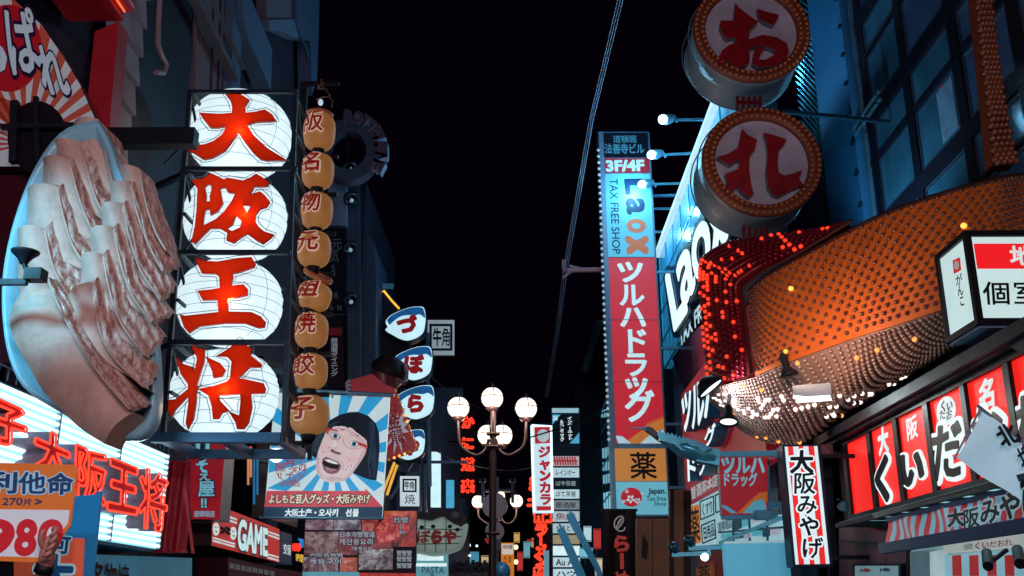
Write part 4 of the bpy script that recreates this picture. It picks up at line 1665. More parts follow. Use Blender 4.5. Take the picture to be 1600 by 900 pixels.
# red starburst sign
P = front(16.4)
RS = T('starburst_sign', 'dark red sign with grey starburst and bulbs along its edge beside the poster', 'sign', P.P(630, 730))
g = MB()
g.poly(P, [(540, 596), (582, 584), (600, 600), (617, 606), (653, 702), (604, 720), (600, 625), (540, 616)], -.12, 0, 0, back=True)
g.build('board', M((150, 14, 30), r=.4, e=.24, base=(160, 14, 30)), RS)
g = MB()
cx_, cy_ = 621, 672
st = []
for k in range(22):
    a = 6.28319 * k / 22 + .1
    r = (40, 17)[k % 2] * (1.0 if 1.0 < a < 2.4 or a > 4.9 else .75)
    x, y = cx_ + r * .62 * math.cos(a), cy_ + r * math.sin(a)
    st.append((max(x, 601), y))
g.poly(P, st, 0, .008)
g.build('starburst', M((176, 176, 190), e=.6), RS)
g = MB()
g.text(P, '金龍', [(604, 650), (622, 646), (634, 690), (612, 696)], b=.05, d0=.014, d1=.014, vert=True)
g.text(P, 'ラーメン', [(615, 640), (620, 638), (632, 688), (627, 690)], b=.04, d0=.014, d1=.014, vert=True)
g.ring(P, 614, 637, 5, 6, 1.5, .014)
g.build('lettering', M((140, 16, 34), e=.3), RS)
for k in range(16):
    a, b = ((617, 606), (653, 702)) if k < 10 else ((653, 702), (604, 720))
    t = (k + .5) / 10 if k < 10 else (k - 9.5) / 6
    g = MB()
    g.ball(P.P(a[0] + (b[0] - a[0]) * t, a[1] + (b[1] - a[1]) * t, .02), .024, 8)
    g.build('bulb', M((255, 190, 90), e=1.3 if k in (4, 5, 12, 13, 14) else .2, n=0), RS)

# ------------------------------------------------------------------ black and white square signs
for Y, (x0, y0, x1, y1), e, lb in ((27, (668, 500, 710, 555), .38, 'weathered white banner with two black characters in a black square, beside the top pufferfish lamp'),
                                   (21, (625, 744, 655, 791), .95, 'bright white box sign with two black characters in a square and one below')):
    P = front(Y)
    th = T('square_sign', lb, 'sign', P.P((x0 + x1) / 2, y1))
    g = MB()
    g.rect(P, x0, y0, x1, y1, -.1, 0, 0, 1, back=True)
    g.build('panel', [M((196, 216, 226), e=e, n=.25, ns=3), STEEL], th)
    g = MB()
    kk = (x1 - x0)
    if Y == 27:
        bx = (x0 + 3, y0 + 6, x1 - 3, y1 - 7)
        tq = (x0 + 8, y0 + 12, x1 - 6, y1 - 14)
    else:
        bx = (x0 + 4, y0 + 4, x1 - 4, y0 + 25)
        tq = (x0 + 7, y0 + 8, x1 - 7, y0 + 21)
    t = kk * .09
    for a in ((bx[0], bx[1], bx[2], bx[1] + t), (bx[0], bx[3] - t, bx[2], bx[3]), (bx[0], bx[1] + t, bx[0] + t, bx[3] - t), (bx[2] - t, bx[1] + t, bx[2], bx[3] - t)):
        g.rect(P, *a, 0, .008)
    g.text(P, '牛角', tq, b=.03, d0=.008, d1=.008)
    if Y == 21:
        g.text(P, '焼', (x0 + 7, y0 + 28, x0 + 24, y1 - 3), b=0, d0=.008, d1=.008)
    g.build('lettering', M((20, 24, 34)), th)

# corrugated dark building and lit panels
P = front(40)
BF = T('building', 'dark building clad in vertical corrugated sheet beside the neon crab restaurant board', 'building', P.P(680, 960))
a, b = P.P(618, 606), P.P(722, 606)
g = MB()
g.bb(a.x - 3, b.x, 40, 48, 0, a.z)
for k in range(34):
    x = a.x + (b.x - a.x) * k / 33
    g.bb(x - .05, x + .05, 39.85, 40, 0, a.z - .1)
g.build('corrugated_wall', M((104, 112, 150), r=.55, base=(56, 64, 88)), BF)
for (x0, y0, x1, y1), col, e, lb, Y in (((673, 706, 688, 792), (205, 240, 250), 1.1, 'tall bright white light panel behind the boat-shaped sign', 33), ((697, 750, 709, 793), (70, 170, 215), .8, 'small cyan lit panel right of the tall bright white one', 34)):
    P = front(Y)
    g = MB()
    g.rect(P, x0, y0, x1, y1, -.2, 0, 0, back=True)
    tag(g.build('light_box', M(col, e=e, n=.1)), lb, 'sign')
P = front(26)
LM = T('pipe_frame', 'thin steel pipe frame crossing behind the poster and the square box sign', 'frame', P.P(660, 800))
g = MB()
for a, b in (((610, 722), (730, 722)), ((655, 702), (656, 800)), ((664, 702), (665, 800)), ((612, 700), (640, 770)), ((610, 780), (648, 715)), ((672, 702), (672, 720)), ((625, 740), (655, 741))):
    g.bar(P.P(*a), P.P(*b), .07)
g.build('pipes', M((56, 84, 112), r=.4, m=.4), LM)
g = MB()
for a, b in (((606, 775), (622, 728)), ((600, 770), (618, 724))):
    g.tube([P.P(*a, .2), P.P(*b, .2)], .035, 6)
g.build('neon_strip', M((255, 190, 80), e=.9), LM)

# boat-like fish sign with hiragana
P = front(17)
FI = T('fish_boat_sign', 'boat-shaped pale green fish sign with red hiragana and dark back, right of the meat board', 'sign', P.P(690, 870))
o7b = lambda p: sc(p, 470, 780, 5.926)
out = o7b([(1070, 170), (1200, 190), (1310, 150), (1400, 210), (1480, 245), (1530, 200), (1510, 330), (1470, 430), (1410, 470), (1290, 505), (1180, 510), (1080, 490), (980, 470), (940, 380), (930, 250), (980, 190)])
out = spline(out + out[:1], 52)[:-1]
ccx, ccy = 688, 838
g = MB()
rows = []
for f, d in ((1.0, -.7), (1.03, -.3), (1.0, -.1), (.93, .06), (.8, .16), (.5, .24), (.02, .26)):
    rows.append([P.P(ccx + (x - ccx) * f, ccy + (y - ccy) * f, d) for x, y in out + out[:1]])
g.loft(rows)
g.build('hull', M((172, 198, 186), r=.45, e=.28, base=(180, 200, 190), n=.25), FI)
pb = front(17 - .27)
g = MB()
ridge = [(940, 200), (1070, 150), (1200, 110), (1350, 100), (1450, 120), (1510, 150), (1535, 195), (1480, 250), (1400, 212), (1310, 152), (1200, 192), (1080, 175), (960, 230)]
g.poly(pb, o7b(ridge), -.75, 0, 0, back=True)
g.build('dark_back', M((44, 40, 48), r=.5, n=.4), FI)
g = MB()
g.ring(pb, 711, 804.5, 5.4, 5, 1.6, .006)
g.ell(pb, 711, 804.5, 2, 2, 0, .006)
g.build('eye', M((110, 120, 130)), FI)
g = MB()
for x, y in ((1120, 258), (1225, 252), (1380, 252), (1450, 282)):
    q = o7b([(x, y)])[0]
    g.ell(pb, q[0], q[1], 3.6, 3, 0, .004, 0, 14)
for a, b in (((1070, 275), (1500, 280)), ((1075, 345), (1490, 345)), ((1080, 415), (1470, 410)), ((1150, 190), (1150, 480)), ((1345, 180), (1345, 480)), ((1250, 300), (1250, 490))):
    (xa, ya_), (xb, yb_) = o7b([a, b])
    g.bar(pb.P(xa, ya_, .0), pb.P(xb, yb_, .0), .012)
g.build('portholes', M((24, 26, 34)), FI)
g = MB()
g.text(pb, 'ぼらや', o7b([(1075, 285), (1450, 285), (1440, 410), (1065, 410)]), b=.08, d0=.0, d1=.03)
g.build('lettering', M((150, 10, 22), e=.25), FI)
P = front(18)
PA = T('box_sign', 'pale box sign lettered PASTA under the boat-shaped fish sign', 'sign', P.P(674, 930))
g = MB()
g.rect(P, 650, 862, 698, 930, -.4, 0, 0, back=True)
g.build('box', M((120, 190, 208), e=.5, n=.2), PA)
g = MB()
g.rect(P, 652, 864, 693, 876, 0, .01)
g.rect(P, 650, 880, 698, 885, 0, .02)
g.build('lit_strip', M((220, 246, 250), e=1.0), PA)
g = MB()
g.text(P, 'PASTA', (659, 886, 694, 896), b=0, d0=.012, d1=.012, fit=True)
g.text(P, '&', (672, 897, 680, 905), b=0, d0=.012, d1=.012, fit=True)
g.build('lettering', M((20, 60, 84)), PA)

# crab restaurant neon board
P = front(38)
CN = T('neon_board', 'dark vertical board with four red neon characters left of the street lamp', 'sign', P.P(731, 780))
g = MB()
g.rect(P, 720, 642, 742, 778, -.3, 0, 0, back=True)
g.build('board', M((24, 14, 26), r=.6), CN)
for ch, y in zip('かに道楽', (660, 693, 726, 760)):
    g = MB()
    V, TT, L = glyph(ch, .075)
    g.glyph_tubes(P, ch, (721, y - 10, 741, y + 10), .03, .08, .024)
    g.build('neon_character', M((255, 62, 40), e=1.5, n=0), CN)

# ================================================================== street lamps
def street_lamp(P, px, globes, r, ylow, label, posty):
    th = T('street_lamp', label, 'street lamp', (P.P(px, 940).x, P.o.y, 0), 'globe street lamps down the street')
    x0 = th.location.x
    iron = M((46, 26, 30), r=.4, m=.3)
    k = r / 18.0
    g = MB()
    ztop = P.P(px, posty).z
    g.tube([(x0, P.o.y, 0), (x0, P.o.y, .6), (x0, P.o.y, .62), (x0, P.o.y, ztop * .5), (x0, P.o.y, ztop)], [.13, .12, .085, .075, .06], 14)
    for z in (.62, ztop * .55, ztop - .5, ztop - .75):
        g.lathe((x0, P.o.y, z), (0, 0, 1), [(.08, -.03), (.14, -.02), (.14, .02), (.08, .03)], 14)
    g.build('pole', iron, th)
    for gx, gy, dy, arm in globes:
        c = P.P(gx, gy) + Vector((0, dy, 0))
        R = (P.P(gx + r, gy) - P.P(gx - r, gy)).length / 2
        if dy:
            R *= (P.o.y + dy * .6) / P.o.y
        a = MB()
        if arm:
            bx, by = arm
            s_ = 1 if gx > px else -1
            pts = [(px + s_ * 6 * k, by - 4 * k), (px + s_ * 10 * k, by + 12 * k), (px + s_ * 22 * k, by + 22 * k), (px + s_ * 36 * k, by + 20 * k), (gx - s_ * 3 * k, by + 5 * k), (gx, gy + 30 * k), (gx, gy + 18 * k)]
            a.tube([P.P(*q) for q in spline(pts, 22)], .035, 8)
        else:
            a.tube([(x0, P.o.y, ztop - .1), (x0, P.o.y + dy * .5, ztop - .25), c - Vector((0, 0, R * 1.2))], .035, 8)
        ao = a.build('arm', iron, th)
        g = MB()
        g.ball(c, R, 20)
        gl = g.build('globe', M((255, 232, 214), e=1.9, n=0), th)
        g = MB()
        for j in range(4):
            an = j * math.pi / 2 + .2
            g.tube([c + Vector((math.cos(an) * math.cos(t) * R * 1.03, math.sin(an) * math.cos(t) * R * 1.03, math.sin(t) * R * 1.03)) for t in [-1.4 + 2.8 * i / 12 for i in range(13)]], .009, 4)
        g.tube([c + Vector((math.cos(t) * R * 1.03, math.sin(t) * R * 1.03, R * .1)) for t in [6.28319 * i / 24 for i in range(25)]], .009, 4)
        g.lathe(c, (0, 0, 1), [(R * .35, -R * 1.22), (R * .62, -R * 1.0), (R * .6, -R * .86), (.01, -R * .86)], 16)
        g.lathe(c, (0, 0, 1), [(R * .42, R * .9), (R * .25, R * 1.05), (.02, R * 1.1), (.035, R * 1.2), (.01, R * 1.32), (.004, R * 1.5)], 12)
        g.build('cage', iron, gl)
        lamp('globe_light', 'POINT', c + Vector((0, -R - .12, -R)), None, 45, (1, .78, .6), th, .15)
    return th


street_lamp(front(20), 769, [(769, 622, 0, None), (716, 637, 0, (0, 690)), (822, 638, 0, (0, 690)), (757, 652, 2.2, None), (781, 652, 2.2, None)], 17, 940, 'tall street lamp in front with a cluster of cream globes on curled arms', 640)
street_lamp(front(34), 779, [(779, 775, 0, None), (747, 784, 0, (0, 806)), (807, 783, 0, (0, 806))], 10, 940, 'smaller street lamp seen behind the tall front one, half hidden by round signs', 778)
P = front(33)
for y0, r, lb in ((790, 20, 'large pale round sign back behind the front lamp pole, upper of two'), (830, 15, 'small pale round sign back behind the front lamp pole, lower of two')):
    g = MB()
    g.ell(P, 773, y0, r, r, -.04, 0, 0, 36)
    g.ring(P, 773, y0, r, r, 1.2, .012, 1)
    tag(g.build('round_sign', [M((150, 134, 148), e=.14, base=(160, 145, 155), n=.3), M((200, 190, 200), r=.4)]), lb, 'road sign')  # glow on these unlit discs stands in for lamp light
g = MB()
g.bar(P.P(776, 745, -.1), P.P(776, 960, -.1), .12)
g.bar(P.P(753, 766, -.1), P.P(803, 766, -.1), .09)
for x in (754, 801):
    g.bar(P.P(x, 748, -.1), P.P(x, 786, -.1), .1)
    g.bar(P.P(x - 5, 750, -.1), P.P(x + 5, 750, -.1), .1)
g.bar(P.P(765, 850, .02), P.P(782, 853, .02), .35)
tag(g.build('sign_gantry', M((120, 108, 122), r=.5, base=(125, 112, 125))), 'pale steel post with a T-shaped top carrying the round signs', 'post')
P = front(45)
YS = T('lit_sign', 'small orange upright sign with a white top far down the street', 'sign', P.P(793, 940))
g = MB()
g.rect(P, 783, 848, 803, 940, -.4, 0, 0, back=True)
g.build('panel', M((236, 138, 40), e=.7, n=.2), YS)
g = MB()
g.rect(P, 784, 850, 802, 866, 0, .02)
g.build('white_top', M((236, 220, 210), e=.7, n=.1), YS)
g = MB()
g.text(P, '焼肉屋', (785, 851, 801, 858), b=.03, d0=.03, d1=.03)
g.text(P, 'うま', (786, 868, 800, 880), b=.02, d0=.03, d1=.03)
g.build('lettering', M((150, 40, 30), e=.2), YS)
for i, (x, y, r, c) in enumerate(((806, 855, 4, (255, 210, 170)), (806, 878, 4, (255, 210, 170)), (733, 852, 2.5, (220, 240, 255)), (745, 853, 2, (220, 240, 255)), (734, 868, 2, (220, 240, 255)), (766, 868, 2, (255, 220, 190)))):
    P = front(50 - i)
    g = MB()
    R = (P.P(x + r, y) - P.P(x, y)).length
    g.ball(P.P(x, y), R, 10)
    g.lathe(P.P(x, y), (0, 0, 1), [(R * .5, R * .8), (R * .3, R * 1.2), (.01, R * 1.3)], 10, 1)
    g.bar(P.P(x, y) + Vector((0, 0, R)), P.P(x, y) + Vector((0, .4, R * 2.2)), R * .2, None, 1)
    tag(g.build('far_lamp', [M(c, e=1.8, n=0), BLACK]), ('upper of two warm round lamps beside the small orange upright sign', 'lower of two warm round lamps beside the small orange upright sign', 'cold white lamp just right of the fish sign, upper left of three', 'cold white lamp right of the fish sign, nearest the lamp pole', 'cold white lamp right of the fish sign, lowest of three', 'tiny warm lamp against the front lamp pole')[i], 'lamp', 'small lamps far down the street')
P = front(30)
CR = T('carved_ornament', 'dark carved wave-like shop ornament under the fish sign at the bottom edge', 'ornament', P.P(735, 930))
g = MB()
random.seed(4)
for k in range(26):
    x, y = 704 + k * 2.6, 884 + 6 * math.sin(k * 1.7)
    g.tube([P.P(x + 3.2 * math.cos(t) * (1 - t / 9), y + 3.2 * math.sin(t) * (1 - t / 9), .1) for t in [i * .7 for i in range(9)]], .04, 5)
g.rect(P, 700, 882, 770, 940, -.3, 0)
g.build('relief', M((64, 54, 72), r=.5, base=(64, 54, 72)), CR)
g = MB()
P = front(24)
g.ball(P.P(783, 893), .22, 16)
g.lathe(P.P(783, 893), (0, 0, 1), [(.12, -.7), (.1, -.2)], 12)
tag(g.build('blue_ball', M((50, 120, 170), base=(60, 130, 180), r=.3)), 'blue ball finial at the foot of the front street lamp', 'ball')
P = front(55)
for i, (x0, y0, x1, y1, c, e) in enumerate(((712, 858, 730, 900, (150, 215, 230), .8), (732, 862, 748, 890, (90, 170, 205), .6), (652, 860, 668, 890, (30, 60, 80), .2))):
    g = MB()
    g.rect(P, x0, y0, x1, y1 + 40, -.3, 0, 0, back=True)
    if i < 2:
        tag(g.build('light_box', M(c, e=e, n=.3, ns=3)), ('pale cyan shop window panel under the fish sign, left one', 'small blue shop window panel left of the lamp pole')[i], 'sign')
# far end of the street
P = front(95)
BX = T('building', 'black silhouette building closing the far end of the street', 'building', P.P(780, 945))
g = MB()
g.bb(-22, 22, 95, 110, 0, P.P(780, 800).z)
g.build('wall', M((18, 16, 26), r=.8), BX)
random.seed(3)
g = MB()
for k in range(46):
    x = random.uniform(-9, 8)
    z = random.uniform(1, 7.5)
    g.bb(x, x + random.uniform(.3, 1.3), 94.9, 94.96, z, z + random.uniform(.2, .9), random.choice((0, 0, 1, 2)))
g.build('lit_windows', [M((130, 200, 220), e=.5), M((240, 170, 120), e=.6), M((200, 60, 50), e=.5)], BX)
BY = T('building', 'dark long building behind the karaoke sign and the ramen neon', 'building', (4.2, 40, 0))
g = MB()
g.bb(2.2, 12, 42, 90, 0, front(42).P(880, 600).z)
g.build('wall', M((22, 26, 40), r=.8), BY)
BW = T('building', 'dark building in the far left row behind the carved ornament', 'building', (-5, 55, 0))
g = MB()
g.bb(-14, -3.0, 56, 90, 0, front(56).P(700, 790).z)
g.build('wall', M((24, 24, 38), r=.8), BW)

# ------------------------------------------------------------------ karaoke sign
P = front(30)
o2 = lambda p: sc(p, 820, 620, 3.217)
JK = T('karaoke_sign', 'tall white sign with red vertical katakana and a red emblem square, edged in white light', 'sign', P.P(848, 803))
g = MB()
g.poly(P, o2([(33, 143), (133, 145), (140, 582), (45, 582)]), -.35, 0, 0, 1, back=True)
g.build('box', [M((200, 228, 240), e=.95, n=.08), M((170, 220, 240), e=.6)], JK)
g = MB()
g.tube([P.P(*q, .03) for q in o2([(34, 145), (132, 147), (139, 580), (46, 580), (34, 145)])], .04, 6)
g.build('light_edge', M((215, 245, 255), e=1.8), JK)
g = MB()
g.poly(P, o2([(48, 152), (128, 152), (130, 232), (52, 236)]), 0, .01)
g.poly(P, o2([(58, 550), (138, 550), (138, 570), (60, 572)]), 0, .01)
g.build('red_square', M((206, 34, 46), e=.75), JK)
g = MB()
q = o2([(92, 196)])[0]
g.ell(P, q[0], q[1], 9.5, 10, 0, .02, 0)
g.build('emblem', M((190, 214, 222), e=.7), JK)
g = MB()
g.text(P, 'ジャンカラ', o2([(66, 248), (130, 246), (136, 545), (74, 545)]), b=.075, d0=.015, d1=.015, vert=True)
g.build('lettering', M((200, 30, 44), e=.75), JK)
P = front(31)
RN = T('ramen_neon', 'column of orange-red neon katakana below the karaoke sign', 'neon', P.P(846, 930))
g = MB()
g.rect(P, 834, 660, 862, 940, -.3, -.05, 0, back=True)
g.build('board', M((26, 14, 26), r=.6), RN)
for ch, q, v in (('龍', (834, 796, 862, 816), 0), ('ラ', (835, 818, 856, 838), 0), ('ー', (838, 836, 852, 856), 1), ('メ', (834, 850, 856, 872), 0), ('ン', (836, 868, 856, 886), 0), ('麺', (834, 886, 852, 906), 0), ('ミ', (826, 745, 838, 770), 0), ('二', (824, 778, 838, 792), 0)):
    g = MB()
    if v:
        x0, y0, x1, y1 = q
        g.tube([P.P(845, y0 + 2, .02), P.P(845, y1 - 3, .02)], .045, 6)
    else:
        g.glyph_tubes(P, ch, q, .035, .02, .028)
    g.build('neon_character', M((255, 66, 40), e=1.3, n=0), RN)
g = MB()
g.rect(front(30.5), 850, 860, 858, 930, -.1, 0, 0, back=True)
tag(g.build('thin_sign', M((120, 190, 210), e=.5, n=.3)), 'thin pale vertical sign against the ramen neon', 'sign')

# ------------------------------------------------------------------ directory tower
P = front(31.5)
DT = T('directory_sign', 'tall stack of lit tenant panels on a dark frame right of the karaoke sign', 'sign', P.P(884, 930))
g = MB()
g.poly(P, [(861, 637), (906, 637), (909, 930), (863, 930)], -.5, -.01, 0, back=True)
g.build('frame', M((26, 48, 70), r=.5), DT)
W_ = (200, 232, 240)
sl = [(638, 645, (170, 215, 228), .7, None, None), (648, 693, (14, 24, 38), .2, None, None), (696, 711, (18, 32, 48), .2, None, None), (713, 728, (206, 190, 196), .7, None, (200, 60, 70)), (731, 746, W_, .75, 'レインボー', (60, 90, 110)),
      (749, 762, (16, 40, 60), .3, 'ぼや茶屋', (215, 235, 240)), (765, 779, W_, .8, 'ぼて茶屋', (20, 40, 60)), (782, 796, (150, 160, 170), .6, '居酒屋', (30, 36, 52)), (799, 815, (190, 212, 220), .75, '魚庵', (170, 60, 70)),
      (818, 833, W_, .65, 'やきとり', (70, 90, 100)), (836, 850, (190, 170, 130), .6, 'ふぐ', (210, 225, 230)), (853, 868, (216, 244, 250), 1.0, None, None), (871, 886, W_, .8, 'Au Au', (30, 50, 66)), (889, 904, W_, .8, 'ハウ', (20, 30, 40)), (907, 925, W_, .7, None, None)]
for y0, y1, c, e, tx, tcl in sl:
    t = (y0 - 637) / 293
    g = MB()
    g.rect(P, 862.5 + t * 2, y0, 904 + t * 2.5, y1, -.02, .03)
    k = g.build('tenant_panel', M(c, e=e, n=.12, ns=3), DT)
    if tx:
        g = MB()
        g.text(P, tx, (867 + t * 2, y0 + 2.5, 899 + t * 2, y1 - 2.5), b=.02, d0=.036, d1=.036, fit=(tx == 'Au Au'))
        g.build('lettering', M(tcl, e=.4), k)
    elif tcl:
        g = MB()
        for i in range(9):
            x = 866 + i * 4
            g.bar(P.P(x, y0 + 1, .036), P.P(x + 2, y1 - 1, .036), .05)
        g.bar(P.P(865, (y0 + y1) / 2, .037), P.P(902, (y0 + y1) / 2, .037), .05)
        g.build('red_lattice', M(tcl, e=.5), k)
g = MB()
g.text(P, 'インターネット', [(886, 651), (894, 651), (895, 688), (887, 688)], b=.05, d0=.036, d1=.036, vert=True)
g.text(P, '＆コミック', [(874, 656), (881, 656), (882, 690), (875, 690)], b=.05, d0=.036, d1=.036, vert=True)
g.build('white_lettering', M((220, 240, 245), e=.9), DT)
g = MB()
g.poly(P, [(863, 648), (876, 648), (863, 664)], 0, .034)
g.poly(P, [(905, 676), (905, 693), (890, 693)], 0, .034)
g.build('blue_corner', M((80, 180, 215), e=.8), DT)
g = MB()
g.text(P, '24', (864, 650, 871, 657), b=.04, d0=.04, d1=.04, fit=True)
g.build('hours', M((230, 245, 250), e=.9), DT)

# ------------------------------------------------------------------ scaffolded glass building
XR = right(3.3)
SG = T('scaffold_building', 'tall blue-lit building front behind a screen of thin vertical rails', 'building', (3.3, 30, 0))
ya, yb = -XR.uv(958, 700)[0], -XR.uv(908, 700)[0]
zt = XR.uv(935, 470)[1]
g = MB()
g.bb(3.45, 9, ya, yb, 0, zt)
g.build('wall', M((16, 44, 66), r=.4, n=.4), SG)
g = MB()
for k in range(15):
    y = ya + (yb - ya) * (k / 14) ** 1.3
    g.bar((3.3, y, .3), (3.3, y, zt * (.66 if k < 12 else .62)), .024)
g.build('rail_screen', M((40, 84, 112), r=.4, m=.5), SG)
g = MB()
for f in (.2, .3, .4, .5, .6, .66):
    g.bar((3.28, ya, zt * f), (3.28, yb, zt * f), .05)
g.build('floor_rail', M((60, 120, 150), r=.4, m=.5), SG)
for y0, y1, e in ((640, 652, .6), (700, 716, .7), (722, 736, .6), (742, 756, .7), (770, 800, .9), (810, 850, .8), (860, 930, .8)):
    g = MB()
    g.poly(XR, [(911, y0 + 8), (957, y0 - 4), (957, y1 - 4), (911, y1 + 6)], -.2, -.06)
    g.build('lit_window', M((140, 215, 235), e=e, n=.35, ns=2), SG)
g = MB()
for s_ in range(6):
    g.bar(XR.P(918 + s_ * 2, 580 + 20 * s_ * 0, .3), XR.P(945 + s_ * 2, 500, .3), .03)
g.build('stair_rails', M((70, 120, 150), r=.4, m=.4), SG)
P = front(23.5)
for pts, lb in (([(870, 828), (881, 823), (914, 896), (925, 930), (910, 930), (901, 900)], 'furled blue banner leaning right, the front one of two'), ([(884, 806), (895, 800), (938, 887), (950, 925), (944, 930), (930, 890)], 'furled blue banner leaning right, the longer one behind')):
    g = MB()
    g.poly(P, pts, -.05, .03, 0, back=True)
    g.bar(P.P((pts[0][0] + pts[1][0]) / 2 - 2, pts[1][1] - 6), P.P(pts[3][0], pts[3][1]), .04)
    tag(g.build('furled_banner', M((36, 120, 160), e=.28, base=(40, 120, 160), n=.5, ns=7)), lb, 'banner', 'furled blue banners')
P = front(21.2)
RB_ = T('ramen_banner', 'black banner with red vertical hiragana and a coiled white drawing, under the tall sign', 'banner', P.P(968, 960))
g = MB()
rows = []
for j in range(10):
    rows.append([P.P(942 + 52 * i / 8 + j * .3, 797 + j * 15, .05 * math.sin(i * 1.2 + j * .2)) for i in range(9)])
g.loft(rows)
g.bar(P.P(938, 797, 0), P.P(996, 797, 0), .05)
g.build('cloth', M((22, 14, 22), r=.6), RB_)
g = MB()
g.text(P, 'らーめん', [(955, 836), (985, 836), (988, 945), (958, 945)], b=.05, d0=.08, d1=.08, vert=True)
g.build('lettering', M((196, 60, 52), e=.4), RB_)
g = MB()
g.tube([P.P(967 + 9 * math.cos(t * 1.1) * (1 - t / 20), 818 + 13 * math.sin(t * .9 + .5) * (1 - t / 26), .08) for t in [i * .35 for i in range(40)]], .016, 5)
g.build('outline_drawing', M((190, 180, 190), e=.3), RB_)

# ================================================================== RIGHT: tall blue-lit glass building
XG = right(6.3)
GB_ = T('building', 'tall dark glass building with slanting window bands behind the two drum signs', 'building', (6.3, 14, 0))
yF, yN = -XG.uv(1258, 250)[0], 5.0
g = MB()
g.bb(6.52, 14, yN, yF, 0, 26)
g.build('wall', M((20, 18, 30), r=.7), GB_)
g = MB()
ys_a, ys_b = -XG.uv(1284, 150)[0], -XG.uv(1336, 150)[0]
g.bb(6.2, 6.52, ys_b, ys_a, 0, 26)
g.build('pier', M((40, 110, 160), r=.55, n=.2, ns=1.5), GB_)
# folded glass screen, beyond the pier
yc = yF + .1
g = MB()
nn = 20
z0 = 2.0
hgt = .16
for k in range(nn):
    y = ys_a + (yc - ys_a) * k / nn
    y2 = ys_a + (yc - ys_a) * (k + 1) / nn
    for j in range(80):
        z = z0 + j * hgt + (k % 2) * hgt * .5
        g.add([(6.35, y, z), (6.26, (y + y2) / 2, z + hgt * .5), (6.35, y2, z), (6.4, (y + y2) / 2, z - hgt * .5)], [(3, 2, 1, 0)])
g.build('folded_glass_screen', M((70, 150, 180), r=.18, m=.75, n=.5, ns=6), GB_)
# curtain wall: panes between mullions and floor bands
mull = [1345, 1408, 1490, 1590, 1690]
yr = 150
my = [-XG.uv(x, yr)[0] for x in mull]
beam = [XG.uv(1418, 90)[1], XG.uv(1437, 234)[1], XG.uv(1360, 190)[1]]
zb0 = XG.uv(1418, 90)[1]
step = (XG.uv(1418, 90)[1] - XG.uv(1450, 262)[1])
zs = [zb0 + step * k for k in range(-4, 5)]
glass = M((66, 112, 140), r=.12, n=.45, ns=.8, m=.2)
glass2 = M((74, 98, 138), r=.15, n=.5, ns=.8, m=.2)
yall = [ys_b - .02] + my
for i in range(len(yall) - 1):
    a, b = yall[i] - (.12 if i else .02), yall[i + 1] + .12
    for j in range(len(zs) - 1):
        c, d = zs[j] + .13, zs[j + 1] - .13
        if d < 2:
            continue
        m_ = c + (d - c) * .62
        for z0_, z1_ in ((c, m_ - .03), (m_ + .03, d)):
            g = MB()
            g.bb(6.445, 6.475, b, a, z0_, z1_)
            p_ = g.build('window_pane', glass if (i + j) % 3 else glass2, GB_)
            if d > 5 and d - c > .3:
                g = MB()
                fy0, fy1 = b + .05, a - .05
                for y_ in (fy0, fy1):
                    g.bb(6.425, 6.444, y_ - .02, y_ + .02, z0_ + .03, z1_ - .03)
                for z_ in (z0_ + .05, z1_ - .05):
                    g.bb(6.425, 6.444, fy0 + .021, fy1 - .021, z_ - .02, z_ + .02)
                if (i * 3 + j) % 4 == 1 and z0_ == c:
                    g.bb(6.43, 6.443, fy0 + .1, fy0 + (fy1 - fy0) * .45, z0_ + .12, z1_ - .12, 1)
                g.build('sash', [M((44, 52, 76), r=.5), M((120, 140, 170), r=.6, n=.4)], p_)
g = MB()
for y in my:
    g.bb(6.4, 6.52, y - .13, y + .13, 0, 26)
g.build('mullion', M((24, 20, 32), r=.5), GB_)
g = MB()
for z in zs:
    g.bb(6.39, 6.5, yN, ys_b, z - .13, z + .13)
    g.bb(6.4, 6.5, yN, ys_b, z + step * .62 - .04, z + step * .62 + .02)
g.build('floor_band', M((26, 22, 36), r=.5), GB_)
g = MB()
yq = -XG.uv(1356, 200)[0]
g.bb(6.2, 6.26, yq - .025, yq + .025, 0, 26)
for z in (XG.uv(1356, 190)[1], XG.uv(1356, 176)[1]):
    g.bb(6.2, 6.26, yq - .9, ys_b, z - .02, z + .02)
g.build('steel_rod', M((150, 190, 210), r=.25, m=.8), GB_)
g = MB()
for k in range(26):
    z = 3 + k * .62
    g.box((6.17, ys_b + .03, z), .06, .1, .05)
g.build('edge_clips', M((26, 40, 60), r=.4), GB_)
g = MB()
q = [XG.P(1450, 136, .0), XG.P(1459, 123, .0), XG.P(1457, 146, .0)]
g.add([p + Vector((.14, 0, 0)) for p in q], [(0, 1, 2)])
g.build('red_triangle', M((190, 30, 50), r=.5, base=(190, 30, 40)), GB_)

WL = T('floodlight', 'added hidden blue floodlight washing up the glass building from behind the bulb sign', 'lamp', (4.9, 15.6, 6.6))
g = MB()
g.box((4.9, 15.6, 6.7), .3, .2, .16)
g.bar((4.9, 15.6, 6.7), (4.6, 16.2, 6.6), .05)
g.build('housing', BLACK, WL)
lamp('lamp_light', 'SPOT', (4.95, 15.5, 6.85), (6.4, 15.2, 9.6), 320, (.2, .62, .82), WL, .1, 120)  # unseen lamp added to brighten the pier and panes

